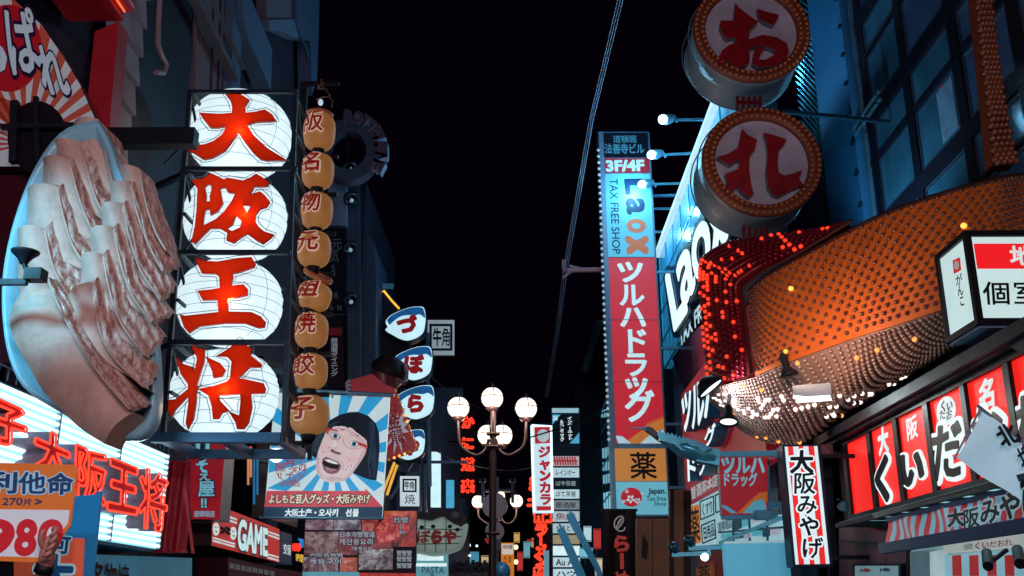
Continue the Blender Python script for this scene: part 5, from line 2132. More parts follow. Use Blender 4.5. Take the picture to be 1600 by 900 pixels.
# ------------------------------------------------------------------ tall column of bulbs
BULB = M((124, 66, 46), r=.22, n=.3, ns=9, base=(170, 96, 74))
P = front(9.9)
CB = T('bulb_column', 'tall curved orange column studded with four rows of unlit bulbs at the upper right', 'sign', P.P(1570, 290))
edge = [((1507 + 34 * t * t + 8 * t), -90 + 355 * t) for t in [i / 12 for i in range(13)]]
lft = spline([(1512, -90), (1522, 0), (1532, 90), (1541, 170), (1549, 258)], 14)
rgt = spline([(1535, -90), (1546, 0), (1556, 90), (1568, 170), (1586, 255)], 14)
g = MB()
rows = [[P.P(lx + 3, ly, -.2), P.P(lx, ly, -.02), P.P((lx + rx_) / 2, (ly + ry_) / 2, .02), P.P(rx_, ry_, -.02), P.P(rx_ + 2, ry_, -.2)] for (lx, ly), (rx_, ry_) in zip(lft, rgt)]
g.loft(rows)
g.add(rows[-1], [(0, 1, 2, 3, 4)])
g.build('column', M((96, 44, 26), r=.5), CB)
st = MB()
cnt = 0
bm = None
N_ = 42
lst = []
for k in range(N_):
    t = k / (N_ - 1)
    li = spline([(1512, -90), (1522, 0), (1532, 90), (1541, 170), (1549, 258)], N_)[k]
    ri = spline([(1535, -90), (1546, 0), (1556, 90), (1568, 170), (1586, 255)], N_)[k]
    for j in range(4):
        f = (j + .25 + .5 * (k % 2)) / 4
        lst.append(P.P(li[0] + (ri[0] - li[0]) * f, li[1] + (ri[1] - li[1]) * f, .03))
lst.sort(key=lambda v: (v - EYE).length)


def bulbs(lst, r, mat, root, first=100, name='bulb', nrm=(0, -1, 0), n=8):
    """the nearest ones are single parts sharing one mesh, the rest are one object"""
    b = MB()
    nv = Vector(nrm).normalized()
    b.lathe((0, 0, 0), nv, [(r * .62, -r * .3), (r * .66, 0), (r * .98, r * .5), (r, r * .8), (r * .86, r * 1.3), (r * .5, r * 1.65), (.0005, r * 1.78)], n)
    proto = None
    for p in lst[:first]:
        if proto is None:
            o = b.build(name, mat, root)
            proto = o
        else:
            o = proto.copy()
            COL.objects.link(o)
            o.parent = root
        o.location = p - root.location
        if proto is o:
            me = o.data
            for v in me.vertices:
                v.co += root.location
    if len(lst) > first:
        m = MB()
        for p in lst[first:]:
            m.lathe(p, nv, [(r * .62, -r * .3), (r * .98, r * .4), (r, r * .8), (r * .8, r * 1.4), (.0005, r * 1.75)], 7)
        m.build(name + '_rows', mat, root)['kind'] = 'stuff'


bulbs(lst, .036, BULB, CB)

# ------------------------------------------------------------------ two drum signs
AMB = M((180, 96, 58), r=.25, n=.35, ns=10, base=(185, 104, 66))
o4 = lambda p: sc(p, 1000, 0, 2.25)
O1 = [[(335, 10), (350, 28), (385, 55), (415, 75), (402, 90), (385, 100), (384, 140), (386, 215), (372, 232), (352, 236), (330, 232), (318, 218), (308, 212), (290, 236), (276, 234), (276, 200), (290, 175), (318, 155), (340, 148), (330, 130), (306, 136), (292, 120), (280, 92), (284, 72), (330, 72), (332, 40)],
      [(340, 150), (385, 138), (430, 122), (480, 130), (515, 150), (524, 178), (515, 205), (480, 230), (420, 236), (395, 222), (410, 208), (440, 210), (470, 195), (478, 178), (455, 165), (420, 160), (384, 168), (345, 190)],
      [(395, 222), (402, 180), (420, 165), (440, 168), (425, 185), (418, 208), (412, 228)],
      [(412, 30), (450, 42), (490, 52), (480, 72), (468, 88), (440, 76), (420, 62)]]
O2 = [[(360, 452), (380, 475), (412, 490), (404, 525), (386, 548), (384, 600), (392, 650), (400, 680), (385, 694), (360, 676), (344, 655), (320, 675), (308, 665), (306, 630), (300, 610), (330, 600), (350, 590), (350, 560), (330, 570), (318, 580), (300, 570), (270, 552), (310, 540), (345, 518), (352, 490)],
      [(436, 466), (470, 474), (516, 490), (503, 512), (488, 530), (484, 580), (488, 606), (508, 616), (535, 610), (572, 598), (558, 625), (574, 650), (530, 668), (490, 690), (466, 684), (450, 655), (444, 600), (450, 540), (446, 500)]]
for cx, cy, rx, ry, ch, lb in ((1173, 50, 91, 84, O1, 'upper round drum sign with a dark red curly hiragana inside a ring of amber bulbs'),
                               (1189.5, 254, 93, 84, O2, 'lower round drum sign with a dark red two-stroke character inside a ring of amber bulbs')):
    P = front(14.4)
    th = T('drum_sign', lb, 'sign', P.P(cx, cy + ry), 'round drum signs on red posts')
    c = P.P(cx, cy)
    R = (P.P(cx + rx, cy) - P.P(cx - rx, cy)).length / 2
    g = MB()
    L_ = .95
    g.lathe(c, (0, 1, 0), [(R * .98, -.01), (R, .02), (R, .1), (R * .97, .13), (R * .97, L_ - .1), (R * .985, L_ - .08), (R * .985, L_), (R * .7, L_ + .01), (.01, L_ + .01)], 56)
    g.build('drum', M((130, 150, 165), r=.45, n=.35, ns=2.0, bump=.1), th)
    g = MB()
    g.lathe(c, (0, -1, 0), [(.01, -.02), (R * .79, -.02)], 56)
    g.build('face', M((190, 180, 200), r=.5, n=.3, ns=2, base=(200, 190, 205)), th)
    g = MB()
    g.lathe(c, (0, -1, 0), [(R * .99, -.05), (R * 1.0, .05), (R * .985, .07), (R * .80, .07), (R * .785, .05), (R * .785, -.04)], 56)
    g.build('bulb_rim', M((120, 52, 30), r=.5, base=(125, 55, 32)), th)
    ls = []
    for rr, n in ((.95, 62), (.84, 55)):
        for k in range(n):
            a = 6.28319 * k / n
            ls.append(c + Vector((math.cos(a) * R * rr, -.07, math.sin(a) * R * rr)))
    ls.sort(key=lambda v: v.z)
    bulbs(ls, .034, AMB, th)
    pp = front(14.4 - .12)
    g = MB()
    g.shapes(pp, [o4(q) for q in ch], -.11, 0, 0, 1)
    g.build('character', [M((140, 10, 26), r=.4, base=(150, 10, 26), n=.4), M((96, 90, 104), r=.4)], th)
    g = MB()
    g.tube([c + Vector((R * 1.04 * math.cos(a), .2, R * 1.04 * math.sin(a))) for a in [2.2 + i * .1 for i in range(16)]], .012, 5)
    g.tube([c + Vector((R * 1.05 * math.cos(a), .8, R * 1.05 * math.sin(a))) for a in [2.4 + i * .1 for i in range(26)]], .012, 5)
    g.build('cable', M((90, 110, 125), r=.5), th)
P = front(14.9)
for y0, y1, x, lb in ((140, 185, 1170, 'dark red bundle of short posts between the two drum signs'), (330, 392, 1180, 'dark red bundle of short posts under the lower drum sign')):
    g = MB()
    for k in range(5):
        g.bar(P.P(x - 18 + k * 9, y0), P.P(x - 18 + k * 9, y1), .045)
    g.bar(P.P(x - 20, y0 + 20), P.P(x + 20, y0 + 20), .05)
    tag(g.build('drum_post', M((110, 20, 30), r=.5)), lb, 'post')
g = MB()
g.bar(P.P(1235, 152, -.5), (6.4, 15.8, P.P(1235, 152).z), .06)
tag(g.build('drum_stay', STEEL), 'thin steel stay holding the drum signs to the glass building', 'bracket')

# ------------------------------------------------------------------ big curved bulb sign
def dep(px, add=0.0):
    return 14.0 - 4.6 * (px - 1100) / 500 + add


BS = T('bulb_sign', 'huge curved canopy sign covered in bulbs, red round end, orange face and silver underside', 'sign', at(1250, 690, 14.5))
ofT = spline([(1170, 456), (1200, 430), (1280, 386), (1380, 336), (1480, 301), (1560, 280), (1592, 275), (1640, 272)], 40)
ofB = spline([(1180, 588), (1232, 566), (1336, 528), (1400, 508), (1472, 484), (1540, 462), (1610, 440), (1660, 424)], 40)


def face_pt(s_, t, off=0.0):
    k = s_ * 39
    i = min(int(k), 38)
    f = k - i
    a = [ofT[i][j] * (1 - f) + ofT[i + 1][j] * f for j in (0, 1)]
    b = [ofB[i][j] * (1 - f) + ofB[i + 1][j] * f for j in (0, 1)]
    A = at(a[0], a[1], dep(a[0]))
    B = at(b[0], b[1], dep(b[0], -.12))
    p = A.lerp(B, t)
    return p + Vector((-.35, -.94, 0)) * (off + .10 * math.sin(math.pi * t))


g = MB()
g.loft([[face_pt(i / 39, j / 8) for i in range(40)] for j in range(9)])
g.loft([[face_pt(i / 39, 0) + Vector((.3, .8, 0)) for i in range(40)], [face_pt(i / 39, 0) for i in range(40)]])
g.build('orange_face', M((214, 98, 32), r=.5, n=.25, ns=2.0, base=(200, 90, 30)), BS)
unT = spline([(1109, 606), (1145, 598), (1181, 589), (1232, 567), (1336, 529), (1400, 509), (1472, 485), (1540, 463)], 40)
unB = spline([(1111, 614), (1128, 640), (1150, 663), (1180, 682), (1215, 692), (1256, 688), (1320, 644), (1412, 588), (1512, 528), (1570, 494)], 40)


def under_pt(s_, t, off=0.0):
    k = s_ * 39
    i = min(int(k), 38)
    f = k - i
    a = [unT[i][j] * (1 - f) + unT[i + 1][j] * f for j in (0, 1)]
    b = [unB[i][j] * (1 - f) + unB[i + 1][j] * f for j in (0, 1)]
    A = at(a[0], a[1], dep(a[0], -.12))
    B = at(b[0], b[1], dep(b[0], .9))
    p = A.lerp(B, t)
    return p + Vector((-.12, -.35, -.93)) * (off + .16 * math.sin(math.pi * t))


g = MB()
g.loft([[under_pt(i / 39, j / 8) for i in range(40)] for j in range(9)])
g.build('silver_underside', M((150, 112, 102), r=.5, m=.15, n=.3, ns=3), BS)
rdO = spline([(1111, 612), (1104, 540), (1098, 470), (1097, 422), (1106, 402), (1132, 386), (1160, 377), (1240, 367), (1330, 355)], 36)
rdI = spline([(1182, 589), (1176, 530), (1171, 485), (1169, 458), (1176, 448), (1188, 439), (1206, 427), (1270, 393), (1338, 352)], 36)


def red_pt(s_, t, off=0.0):
    k = s_ * 35
    i = min(int(k), 34)
    f = k - i
    a = [rdO[i][j] * (1 - f) + rdO[i + 1][j] * f for j in (0, 1)]
    b = [rdI[i][j] * (1 - f) + rdI[i + 1][j] * f for j in (0, 1)]
    A = at(a[0], a[1], dep(a[0], .55))
    B = at(b[0], b[1], dep(b[0], .02))
    p = A.lerp(B, t)
    return p + Vector((-.55, -.83, 0)) * (off + .22 * math.sin(math.pi * (.15 + .5 * t)))


g = MB()
g.loft([[red_pt(i / 35, j / 8) for i in range(36)] for j in range(9)])
g.loft([[red_pt(i / 35, 0) + Vector((.6, 1.0, 0)) for i in range(36)], [red_pt(i / 35, 0) for i in range(36)]])
g.build('red_end', M((110, 10, 26), r=.4, n=.3, ns=3, base=(130, 10, 24)), BS)
g = MB()
g.tube([face_pt(i / 39, 0, .01) for i in range(40)], .03, 6)
g.tube([red_pt(i / 35, 1, .0) for i in range(36)], .025, 6)
g.build('edge_trim', M((60, 24, 22), r=.4), BS)
random.seed(11)
ob, lit_o = [], []
for r_ in range(17):
    t = (r_ + .5) / 17.6
    for k in range(36):
        s_ = ((k + .4 + .5 * (r_ % 2)) / 36.5) ** 1.12
        ob.append(face_pt(min(.999, s_), t, .0))
lit_o = [face_pt(.62, .37, .01), face_pt(.195, .30, .01)]
ob.sort(key=lambda v: (v - EYE).length)
bulbs(ob, .027, M((120, 76, 70), r=.2, m=.2, n=.3, ns=9, base=(150, 100, 90)), BS, 64, 'orange_face_bulb', (-.35, -.94, 0))
bulbs(lit_o, .034, M((255, 190, 80), e=1.6, n=0), BS, 9, 'lit_amber_bulb', (-.35, -.94, 0))
sb, lw, la = [], [], []


def band_t(s_):
    q = [(0, .25), (.14, .3), (.43, .42), (.57, .56), (.71, .8), (1, 1.1)]
    for (a, b), (c, d) in zip(q, q[1:]):
        if s_ <= c:
            return b + (d - b) * (s_ - a) / (c - a)


for r_ in range(23):
    t = (r_ + .5) / 23
    for k in range(58):
        s_ = (k + .4 + .5 * (r_ % 2)) / 58.5
        p = under_pt(min(.999, s_), t)
        # a loose band of burning white bulbs across the middle left, a few amber ones outside it
        b_ = abs(t - band_t(s_))
        if s_ < .78 and b_ < .14 and random.random() < (.22 if s_ < .6 else .16):
            lw.append(p)
        elif .08 < s_ < .8 and b_ > .18 and random.random() < .022:
            la.append(p)
        else:
            sb.append(p)
sb.sort(key=lambda v: (v - EYE).length)
bulbs(sb, .027, M((176, 138, 128), r=.25, m=.2, n=.3, ns=9), BS, 60, 'silver_bulb', (-.12, -.5, -.85), 7)
bulbs(lw, .029, M((255, 236, 230), e=1.7, n=0), BS, 60, 'lit_white_bulb', (-.12, -.5, -.85), 7)
bulbs(la, .030, M((255, 160, 80), e=1.4, n=0), BS, 30, 'lit_amber_bulb', (-.12, -.5, -.85), 7)
rb, rl_ = [], []
for r_ in range(9):
    t = .03 + r_ / 9.4
    for k in range(58):
        s_ = (k + .5 * (r_ % 2)) / 59
        p = red_pt(min(.999, s_), t)
        pr = (.62 if r_ < 3 else .2 if r_ < 5 else .1) if s_ < .46 else .1
        (rl_ if random.random() < pr else rb).append(p)
bulbs(rb, .027, M((120, 16, 30), r=.2, n=.2, base=(140, 16, 28)), BS, 30, 'red_bulb', (-.55, -.83, 0), 7)
bulbs(rl_, .030, M((255, 60, 34), e=1.3, n=0), BS, 60, 'lit_red_bulb', (-.55, -.83, 0), 7)

# fittings on the bulb sign
for (x, y), aim, lb, kd in (((1229, 574), (1200, 640), 'black spot lamp standing on the border between the orange face and the silver underside', 0), ((1110, 606), (1130, 625), 'black hooded lamp with a bright white mouth at the tip of the bulb sign', 1),
                            ((1138, 652), (1120, 690), 'small black cone lamp with a white mouth hanging under the tip of the bulb sign', 2)):
    Y = dep(x) - .5
    c = at(x, y, Y)
    th = T('spot_lamp', lb, 'lamp', c, 'spot lamps on the bulb sign')
    g = MB()
    if kd == 0:
        g.lathe(c, (.25, 0, -1), [(.03, -.18), (.05, -.14), (.045, 0), (.11, .08), (.12, .11), (.05, .1)], 16)
        g.bar(c + Vector((0, 0, .1)), c + Vector((.06, .5, .2)), .03)
    elif kd == 1:
        g.lathe(c, (.55, -.1, -.75), [(.02, -.17), (.12, -.13), (.21, -.02), (.215, .02), (.19, .02), (.1, -.08)], 20)
    else:
        g.lathe(c, (-.1, -.25, -1), [(.03, -.18), (.06, -.12), (.06, -.05), (.13, .05), (.135, .08), (.11, .07)], 18)
        g.bar(c + Vector((0, 0, .14)), c + Vector((.1, .3, .35)), .04)
    g.build('housing', BLACK, th)
    g = MB()
    if kd == 0:
        g.ball(c + Vector((0, -.02, .2)), .03, 8)
        g.build('bulb', M((255, 190, 80), e=1.5), th)
    elif kd == 1:
        g.lathe(c, (.55, -.1, -.75), [(.185, .005), (.01, .03)], 18)
        g.build('bulb', M((225, 246, 255), e=3), th)
    else:
        g.lathe(c, (-.1, -.25, -1), [(.11, .06), (.01, .09)], 16)
        g.build('bulb', M((236, 246, 250), e=1.6), th)
    if kd == 1:
        lamp('lamp_light', 'SPOT', c + Vector((.05, -.12, -.1)), at(1230, 620, 13.5), 60, (.8, .95, 1), th, .1, 120)
    if kd == 0:
        lamp('lamp_light', 'SPOT', c + Vector((-.3, -1.0, .0)), at(1330, 470, 12), 80, (1, .72, .5), th, .2, 140)
c = at(1271, 620, dep(1271) - .45)
FX = T('floodlight', 'flat grey floodlight box with a white glowing underside below the silver bulbs', 'lamp', c)
g = MB()
g.box(c + Vector((0, 0, .05)), .44, .34, .14, 0, -.35)
g.build('housing', M((150, 150, 156), r=.4, m=.4), FX)
g = MB()
g.box(c + Vector((-.0, -.0, -.028)), .40, .3, .012, 0, -.35)
g.build('diffuser', M((225, 246, 255), e=2.2), FX)
lamp('lamp_light', 'AREA', c + Vector((-.1, -.1, -.06)), c + Vector((-2, -3, -4)), 20, (.8, .95, 1), FX, .4)

# ------------------------------------------------------------------ boxed white sign at the right edge
P = front(8.3)
BXS = T('box_sign', 'black-framed white and red lantern box sign at the right edge, with a narrow side panel', 'sign', P.P(1570, 520))
p0, p1 = P.uv(1510, 366), P.uv(1530, 503)
xl = (p0[0] + p1[0]) / 2
zt, zb = P.uv(1507, 366)[1], P.uv(1530, 503)[1]
xr = xl + 1.45
dd = .62
g = MB()
t = .055
for a, b in (((xl, zt), (xr, zt)), ((xl, zb), (xr, zb))):
    for y in (8.3, 8.3 + dd):
        g.bar((a[0] - t / 2, y, a[1]), (b[0] + t / 2, y, b[1]), t)
for x in (xl, xr):
    for y in (8.3, 8.3 + dd):
        g.bar((x, y, zb - t / 2), (x, y, zt + t / 2), t * 1.02)
    for z in (zt, zb):
        g.bar((x, 8.3, z), (x, 8.3 + dd, z), t * .98)
g.bb(xl - .02, xr + .02, 8.29, 8.32 + dd, zt, zt + .03)
g.build('frame', M((18, 16, 24), r=.4), BXS)
g = MB()
g.quad((xl + .02, 8.3, zb), (xr, 8.3, zb), (xr, 8.3, zt), (xl + .02, 8.3, zt))
g.quad((xl, 8.3 + dd, zb), (xl, 8.32, zb), (xl, 8.32, zt), (xl, 8.3 + dd, zt))
g.build('white_panel', M((200, 226, 226), e=.92, n=.06), BXS)
g = MB()
g.bb(xl, xr, 8.31, 8.3 + dd, zb - .05, zb - .03)
g.build('bottom_plate', M((90, 110, 140), r=.5), BXS)
g = MB()
g.poly(P, [(1521, 381), (1700, 381), (1702, 420), (1527, 420)], 0, .006)
g.build('red_band', M((238, 22, 30), e=.95, n=.04), BXS)
g = MB()
g.text(P, '地', [(1576, 384), (1612, 384), (1615, 416), (1579, 416)], b=.06, d0=.01, d1=.01)
g.build('white_lettering', M((220, 232, 232), e=.9), BXS)
g = MB()
g.text(P, '個', [(1534, 440), (1577, 440), (1579, 477), (1537, 477)], b=.02, d0=.01, d1=.01)
g.text(P, '室', [(1581, 438), (1624, 438), (1626, 477), (1583, 477)], b=.02, d0=.01, d1=.01)
g.build('black_lettering', M((14, 12, 20)), BXS)
S = right(xl)
g = MB()
g.poly(S, [(1489, 407), (1500, 402), (1502, 422), (1491, 428)], 0, .004)
g.build('red_emblem', M((226, 30, 34), e=.8), BXS)
g = MB()
g.ell(S, 1495.5, 414.5, 3.6, 7, 0, .007)
g.build('emblem_disc', M((190, 190, 190), e=.6), BXS)
g = MB()
for ch, q in (('が', [(1493, 430), (1504, 426), (1505, 444), (1495, 448)]), ('ん', [(1495, 446), (1505, 443), (1507, 461), (1498, 464)]), ('こ', [(1499, 463), (1507, 460), (1509, 477), (1501, 480)])):
    g.text(S, ch, q, b=.03, d0=.006, d1=.006)
g.build('side_lettering', M((14, 12, 20)), BXS)
g = MB()
g.bar((xr - .2, 8.6, zt), (xr - .2, 8.6, zt + .9), .08)
g.bar((xr - .2, 8.6, zt + .85), (6.2, 8.6, zt + .85), .08)
g.build('bracket', BLACK, BXS)

# ------------------------------------------------------------------ ground-floor front with the red panels
XP = right(4.2)
GF = T('shopfront', 'dark brown ground-floor shopfront under the bulb sign canopy, with a pinkish pier', 'shopfront', (4.3, 11, 0))
yL, yR = -XP.uv(1300, 760)[0], 4.5
zc = XP.uv(1290, 690)[1]
g = MB()
g.bb(4.32, 5.3, yR, yL, 0, zc + .05)
g.build('wall', M((58, 34, 42), r=.7, n=.3, bump=.15), GF)
g = MB()
g.poly(XP, [(1292, 690), (1600, 522), (1640, 500), (1640, 560), (1600, 540), (1292, 706)], -1, .14)
g.bb(4.0, 4.34, yR, yL, XP.uv(1292, 700)[1], zc + .02)
g.build('canopy_beam', M((20, 20, 32), r=.5), GF)
g = MB()
g.poly(right(4.31), [(1318, 815), (1424, 838), (1424, 960), (1318, 960)], -.05, .06)
g.build('pier', M((120, 72, 80), r=.7, n=.25, bump=.15), GF)
g = MB()
g.bar(right(4.31).P(1322, 845, .07), right(4.31).P(1420, 852, .07), .02)
g.bar(right(4.31).P(1300, 700, .1), right(4.31).P(1318, 960, .1), .12)
g.build('dark_trim', M((30, 26, 40), r=.5), GF)
RPS = T('red_panel_sign', 'row of lit red panels with black white-edged brush hiragana under the canopy', 'sign', XP.P(1450, 800))
vt, vb = XP.uv(1325, 693)[1], XP.uv(1333, 806)[1]
du = lambda x: XP.uv(x, 700)[0]
pan = [(1324, 1357), (1362, 1398), (1404, 1446), (1453, 1504), (1511, 1571), (1580, 1650), (1658, 1720)]
tl_ = lambda x: 693 - .508 * (x - 1325)
for x0, x1 in pan:
    a, b = XP.uv(x0, tl_(x0))[0], XP.uv(x1, tl_(x1))[0]
    g = MB()
    g.polyuv(XP, [(a, vb), (b, vb), (b, vt), (a, vt)], -.1, .0)
    g.build('red_panel', M((252, 30, 22), e=.95, n=.08, ns=1.5), RPS)
ua, ub = XP.uv(1318, tl_(1318))[0], XP.uv(1720, tl_(1720))[0]
g = MB()
for v in (vt + .03, vb - .03):
    g.bar(XP.W((ua, v), .0), XP.W((ub, v), .0), .09, .07)
for (x0, x1), (x2, x3) in zip([(1310, 1319)] + pan, pan):
    a = XP.uv(x1, tl_(x1))[0]
    b = XP.uv(x2, tl_(x2))[0]
    g.polyuv(XP, [(a, vb), (b, vb), (b, vt), (a, vt)], -.1, .04)
g.build('frame', M((16, 14, 22), r=.4), RPS)
big_t = [('く', [(1366, 716), (1400, 706), (1402, 782), (1368, 786)]), ('い', [(1408, 706), (1447, 694), (1450, 758), (1411, 766)]), ('だ', [(1457, 664), (1507, 650), (1511, 746), (1462, 756)]), ('お', [(1520, 640), (1571, 622), (1575, 728), (1525, 740)]), ('れ', [(1588, 620), (1640, 600), (1645, 712), (1593, 724)])]
for nm, b, d0, d1, mt in (('white_edge', .125, .005, .03, M((226, 240, 240), e=1.0, n=.03)), ('black_lettering', .06, .03, .036, M((12, 18, 26), r=.4))):
    g = MB()
    for ch, q in big_t:
        g.text(XP, ch, q, b=b, d0=d0, d1=d1)
    g.build(nm, mt, RPS)
g = MB()
for ch, q in (('大', [(1372, 672), (1388, 664), (1390, 706), (1375, 712)]), ('阪', [(1416, 655), (1434, 646), (1436, 682), (1419, 690)]), ('名', [(1530, 598), (1556, 585), (1558, 632), (1533, 642)])):
    g.text(XP, ch, q, b=.06, d0=.01, d1=.01)
g.ell(XP, 1479, 642, 14.5, 23, 0, .006, 0, 26, .12)
g.build('white_lettering', M((230, 240, 240), e=.95), RPS)
g = MB()
for ch, q in (('く', [(1470, 628), (1480, 624), (1481, 640), (1471, 643)]), ('い', [(1480, 628), (1490, 623), (1491, 640), (1481, 643)]), ('だ', [(1469, 641), (1479, 638), (1480, 654), (1470, 657)]), ('お', [(1480, 641), (1490, 637), (1489, 654), (1480, 658)])):
    g.text(XP, ch, q, b=.04, d0=.012, d1=.012)
g.build('crest_lettering', M((12, 18, 26)), RPS)
# light tray under the red panels
XT = right(4.0)
LT_ = T('light_tray', 'cyan-white light tray on black struts between the red panels and the striped awning', 'lamp', XT.P(1450, 815))
za = XT.uv(1350, 815)[1]
g = MB()
g.bb(3.75, 4.25, -XT.uv(1600, 760)[0] - 2.5, -XT.uv(1345, 812)[0], za - .02, za)
g.build('diffuser', M((150, 222, 236), e=.85, n=.15), LT_)
g = MB()
ya, yb = -XT.uv(1600, 760)[0] - 2.5, -XT.uv(1345, 812)[0]
for k in range(14):
    y = ya + (yb - ya) * k / 13
    g.bar((3.72, y, za - .04), (4.25, y, za - .04), .035)
    g.bar((4.2, y, za - .03), (4.2, y, za + .16), .035)
g.bar((3.72, ya, za - .04), (3.72, yb, za - .04), .05)
g.build('struts', BLACK, LT_)
lamp('tray_light', 'AREA', (3.9, (ya + yb) / 2, za - .1), (3.2, (ya + yb) / 2, 0), 3, (.6, .9, 1), LT_, 1.2)

# striped awning
XA = right(3.75)
SA = T('striped_awning', 'red and pale blue striped awning with black brush lettering below the red panels', 'awning', XA.P(1480, 850))
ua, ub = XA.uv(1387, 814)[0], XA.uv(1720, 735)[0]
vt, vb = XA.uv(1387, 814)[1], XA.uv(1389, 853)[1]
n = 40
for nm, par, mt in (('red_stripes', 0, M((190, 26, 42), e=.3, base=(190, 26, 40), n=.25)), ('pale_stripes', 1, M((110, 182, 208), e=.26, base=(150, 190, 205), n=.2))):
    g = MB()
    for k in range(n):
        if k % 2 != par:
            continue
        a, b = ua + (ub - ua) * k / n, ua + (ub - ua) * (k + 1) / n
        rows = []
        for j in range(9):
            v = vb + (vt - vb) * j / 8
            rows.append([XA.W((a + (b - a) * i / 3 + .010 * math.sin(j * .8 + (a + (b - a) * i / 3) * 5), v), .02 * math.sin((a + (b - a) * i / 3) * 7 + j * .3) + .03 * (1 - j / 8)) for i in range(4)])
        g.loft(rows)
    g.build(nm, mt, SA)
g = MB()
g.bar(XA.W((ua - .02, vb - .03), .08), XA.W((ub, vb - .03), .08), .08, .1)
g.bar(XA.W((ua, vt + .01), 0), XA.W((ub, vt + .01), 0), .04)
g.build('lower_board', M((14, 50, 92), r=.6, base=(20, 80, 130)), SA)
for nm, b, d, mt in (('white_edge', .11, .07, M((170, 214, 226), e=.5)), ('lettering', .05, .075, M((12, 26, 42)))):
    g = MB()
    for ch, q in (('大', [(1494, 797), (1519, 792), (1520, 822), (1495, 824)]), ('阪', [(1518, 796), (1544, 791), (1545, 822), (1519, 826)]), ('み', [(1544, 782), (1576, 774), (1578, 816), (1546, 822)]), ('や', [(1576, 772), (1610, 764), (1612, 808), (1578, 816)]), ('げ', [(1610, 762), (1645, 752), (1647, 800), (1612, 808)])):
        g.text(XA, ch, q, b=b, d0=d, d1=d)
    g.build(nm, mt, SA)

# white banner on a slanting pole
P = front(7.6)
FG = T('flag', 'pale white flag with black brush characters on a slanting pole at the lower right edge', 'flag', P.P(1560, 790))
tl, tr, br, bl = (1535, 643), (1668, 748), (1640, 830), (1492, 716)
g = MB()
rows = []
for j in range(13):
    t = j / 12
    row = []
    for i in range(17):
        s_ = i / 16
        sag = 16 * math.sin(math.pi * min(1, s_ * .9)) * t * (1 if s_ < .9 else .8)
        x = (tl[0] * (1 - s_) + tr[0] * s_) * (1 - t) + (bl[0] * (1 - s_) + br[0] * s_) * t
        y = (tl[1] * (1 - s_) + tr[1] * s_) * (1 - t) + (bl[1] * (1 - s_) + br[1] * s_) * t
        row.append(P.P(x + sag * .1, y - sag * .55 + 0, .04 * math.sin(s_ * 9 + t * 2)))
    rows.append(row)
rows.reverse()
g.loft(rows)
g.build('cloth', M((140, 194, 214), r=.8, e=.5, n=.16, ns=3, base=(180, 200, 210)), FG)  # cloth made to glow, standing in for light falling on it
g = MB()
g.tube([P.P(1525, 634, .02), P.P(1690, 764, .02)], .012, 6)
g.tube([P.P(1530, 640, .02), P.P(1489, 718, .02)], .008, 6)
g.build('pole', M((130, 150, 165), r=.3, m=.6), FG)
g = MB()
for ch, q in (('北', [(1546, 672), (1572, 660), (1592, 690), (1562, 703)]), ('坂', [(1580, 705), (1600, 690), (1618, 722), (1594, 738)])):
    g.text(P, ch, q, b=.05, d0=.06, d1=.06)
g.ell(P, 1599, 754, 10, 15, .06, .062, 0, 16, .5)
g.build('lettering', M((16, 28, 46), r=.6), FG)

# shop below the awning
XS = right(4.1)
SS = T('souvenir_shop', 'bright little shop bay with a cream name board under the striped awning', 'shop', XS.P(1520, 960))
g = MB()
g.poly(XS, [(1424, 856), (1640, 820), (1640, 900), (1640, 985), (1424, 985)], -.3, 0)
g.build('bay_wall', M((150, 190, 200), r=.6, e=.25, base=(170, 190, 195), n=.3), SS)
g = MB()
g.poly(XS, [(1490, 850), (1660, 830), (1660, 850), (1490, 864)], 0, .1)
g.build('name_board', M((200, 210, 206), e=.55, n=.1), SS)
g = MB()
g.text(XS, 'くいだおれ', [(1540, 848), (1602, 841), (1602, 853), (1540, 859)], b=.03, d0=.105, d1=.105)
g.build('red_lettering', M((176, 50, 60), e=.3), SS)
g = MB()
g.text(XS, '大阪名物', [(1524, 850), (1538, 848), (1538, 858), (1524, 860)], b=.02, d0=.105, d1=.105)
g.build('small_lettering', M((60, 60, 70)), SS)
g = MB()
g.poly(XS, [(1480, 868), (1660, 855), (1660, 935), (1480, 935)], 0, .03)
g.build('pale_back', M((150, 206, 220), e=.6, n=.2), SS)
g = MB()
for x in (1494, 1521, 1549, 1577, 1607):
    g.poly(XS, [(x, 868), (x + 13, 867), (x + 14, 900), (x + 1, 900)], .03, .04)
g.build('red_blocks', M((206, 44, 48), e=.45), SS)
g = MB()
g.poly(XS, [(1440, 862), (1462, 860), (1464, 960), (1442, 960)], 0, .12)
g.poly(XS, [(1462, 862), (1480, 860), (1482, 960), (1464, 960)], 0, .06, 1)
g.build('doorpost', [M((120, 160, 175), e=.25), M((200, 224, 230), e=.6)], SS)
for x, y, i in ((1543, 882, 0), (1592, 878, 1)):
    c = XS.shift(.25).P(x, y)
    th = T('spot_lamp', ('left one of two black cylinder spotlights before the red blocks of the shop', 'right one of two black cylinder spotlights before the red blocks of the shop')[i], 'lamp', c, 'spotlights over the little shop')
    g = MB()
    g.tube([c + Vector((.06, .12, .1)), c + Vector((-.06, -.14, -.02))], .042, 12)
    g.build('barrel', BLACK, th)
    g = MB()
    g.bar(c, c + Vector((.2, .05, .12)), .03)
    g.build('arm', BLACK, th)
lamp('shop_light', 'AREA', (3.3, 11.2, 2.4), (0, 8.2, 4.0), 4, (.8, .93, 1), SS, 1.2)
g = MB()
XQ = right(4.22)
g.poly(XQ, [(1336, 880), (1412, 880), (1412, 960), (1336, 960)], -.02, .03, 0)
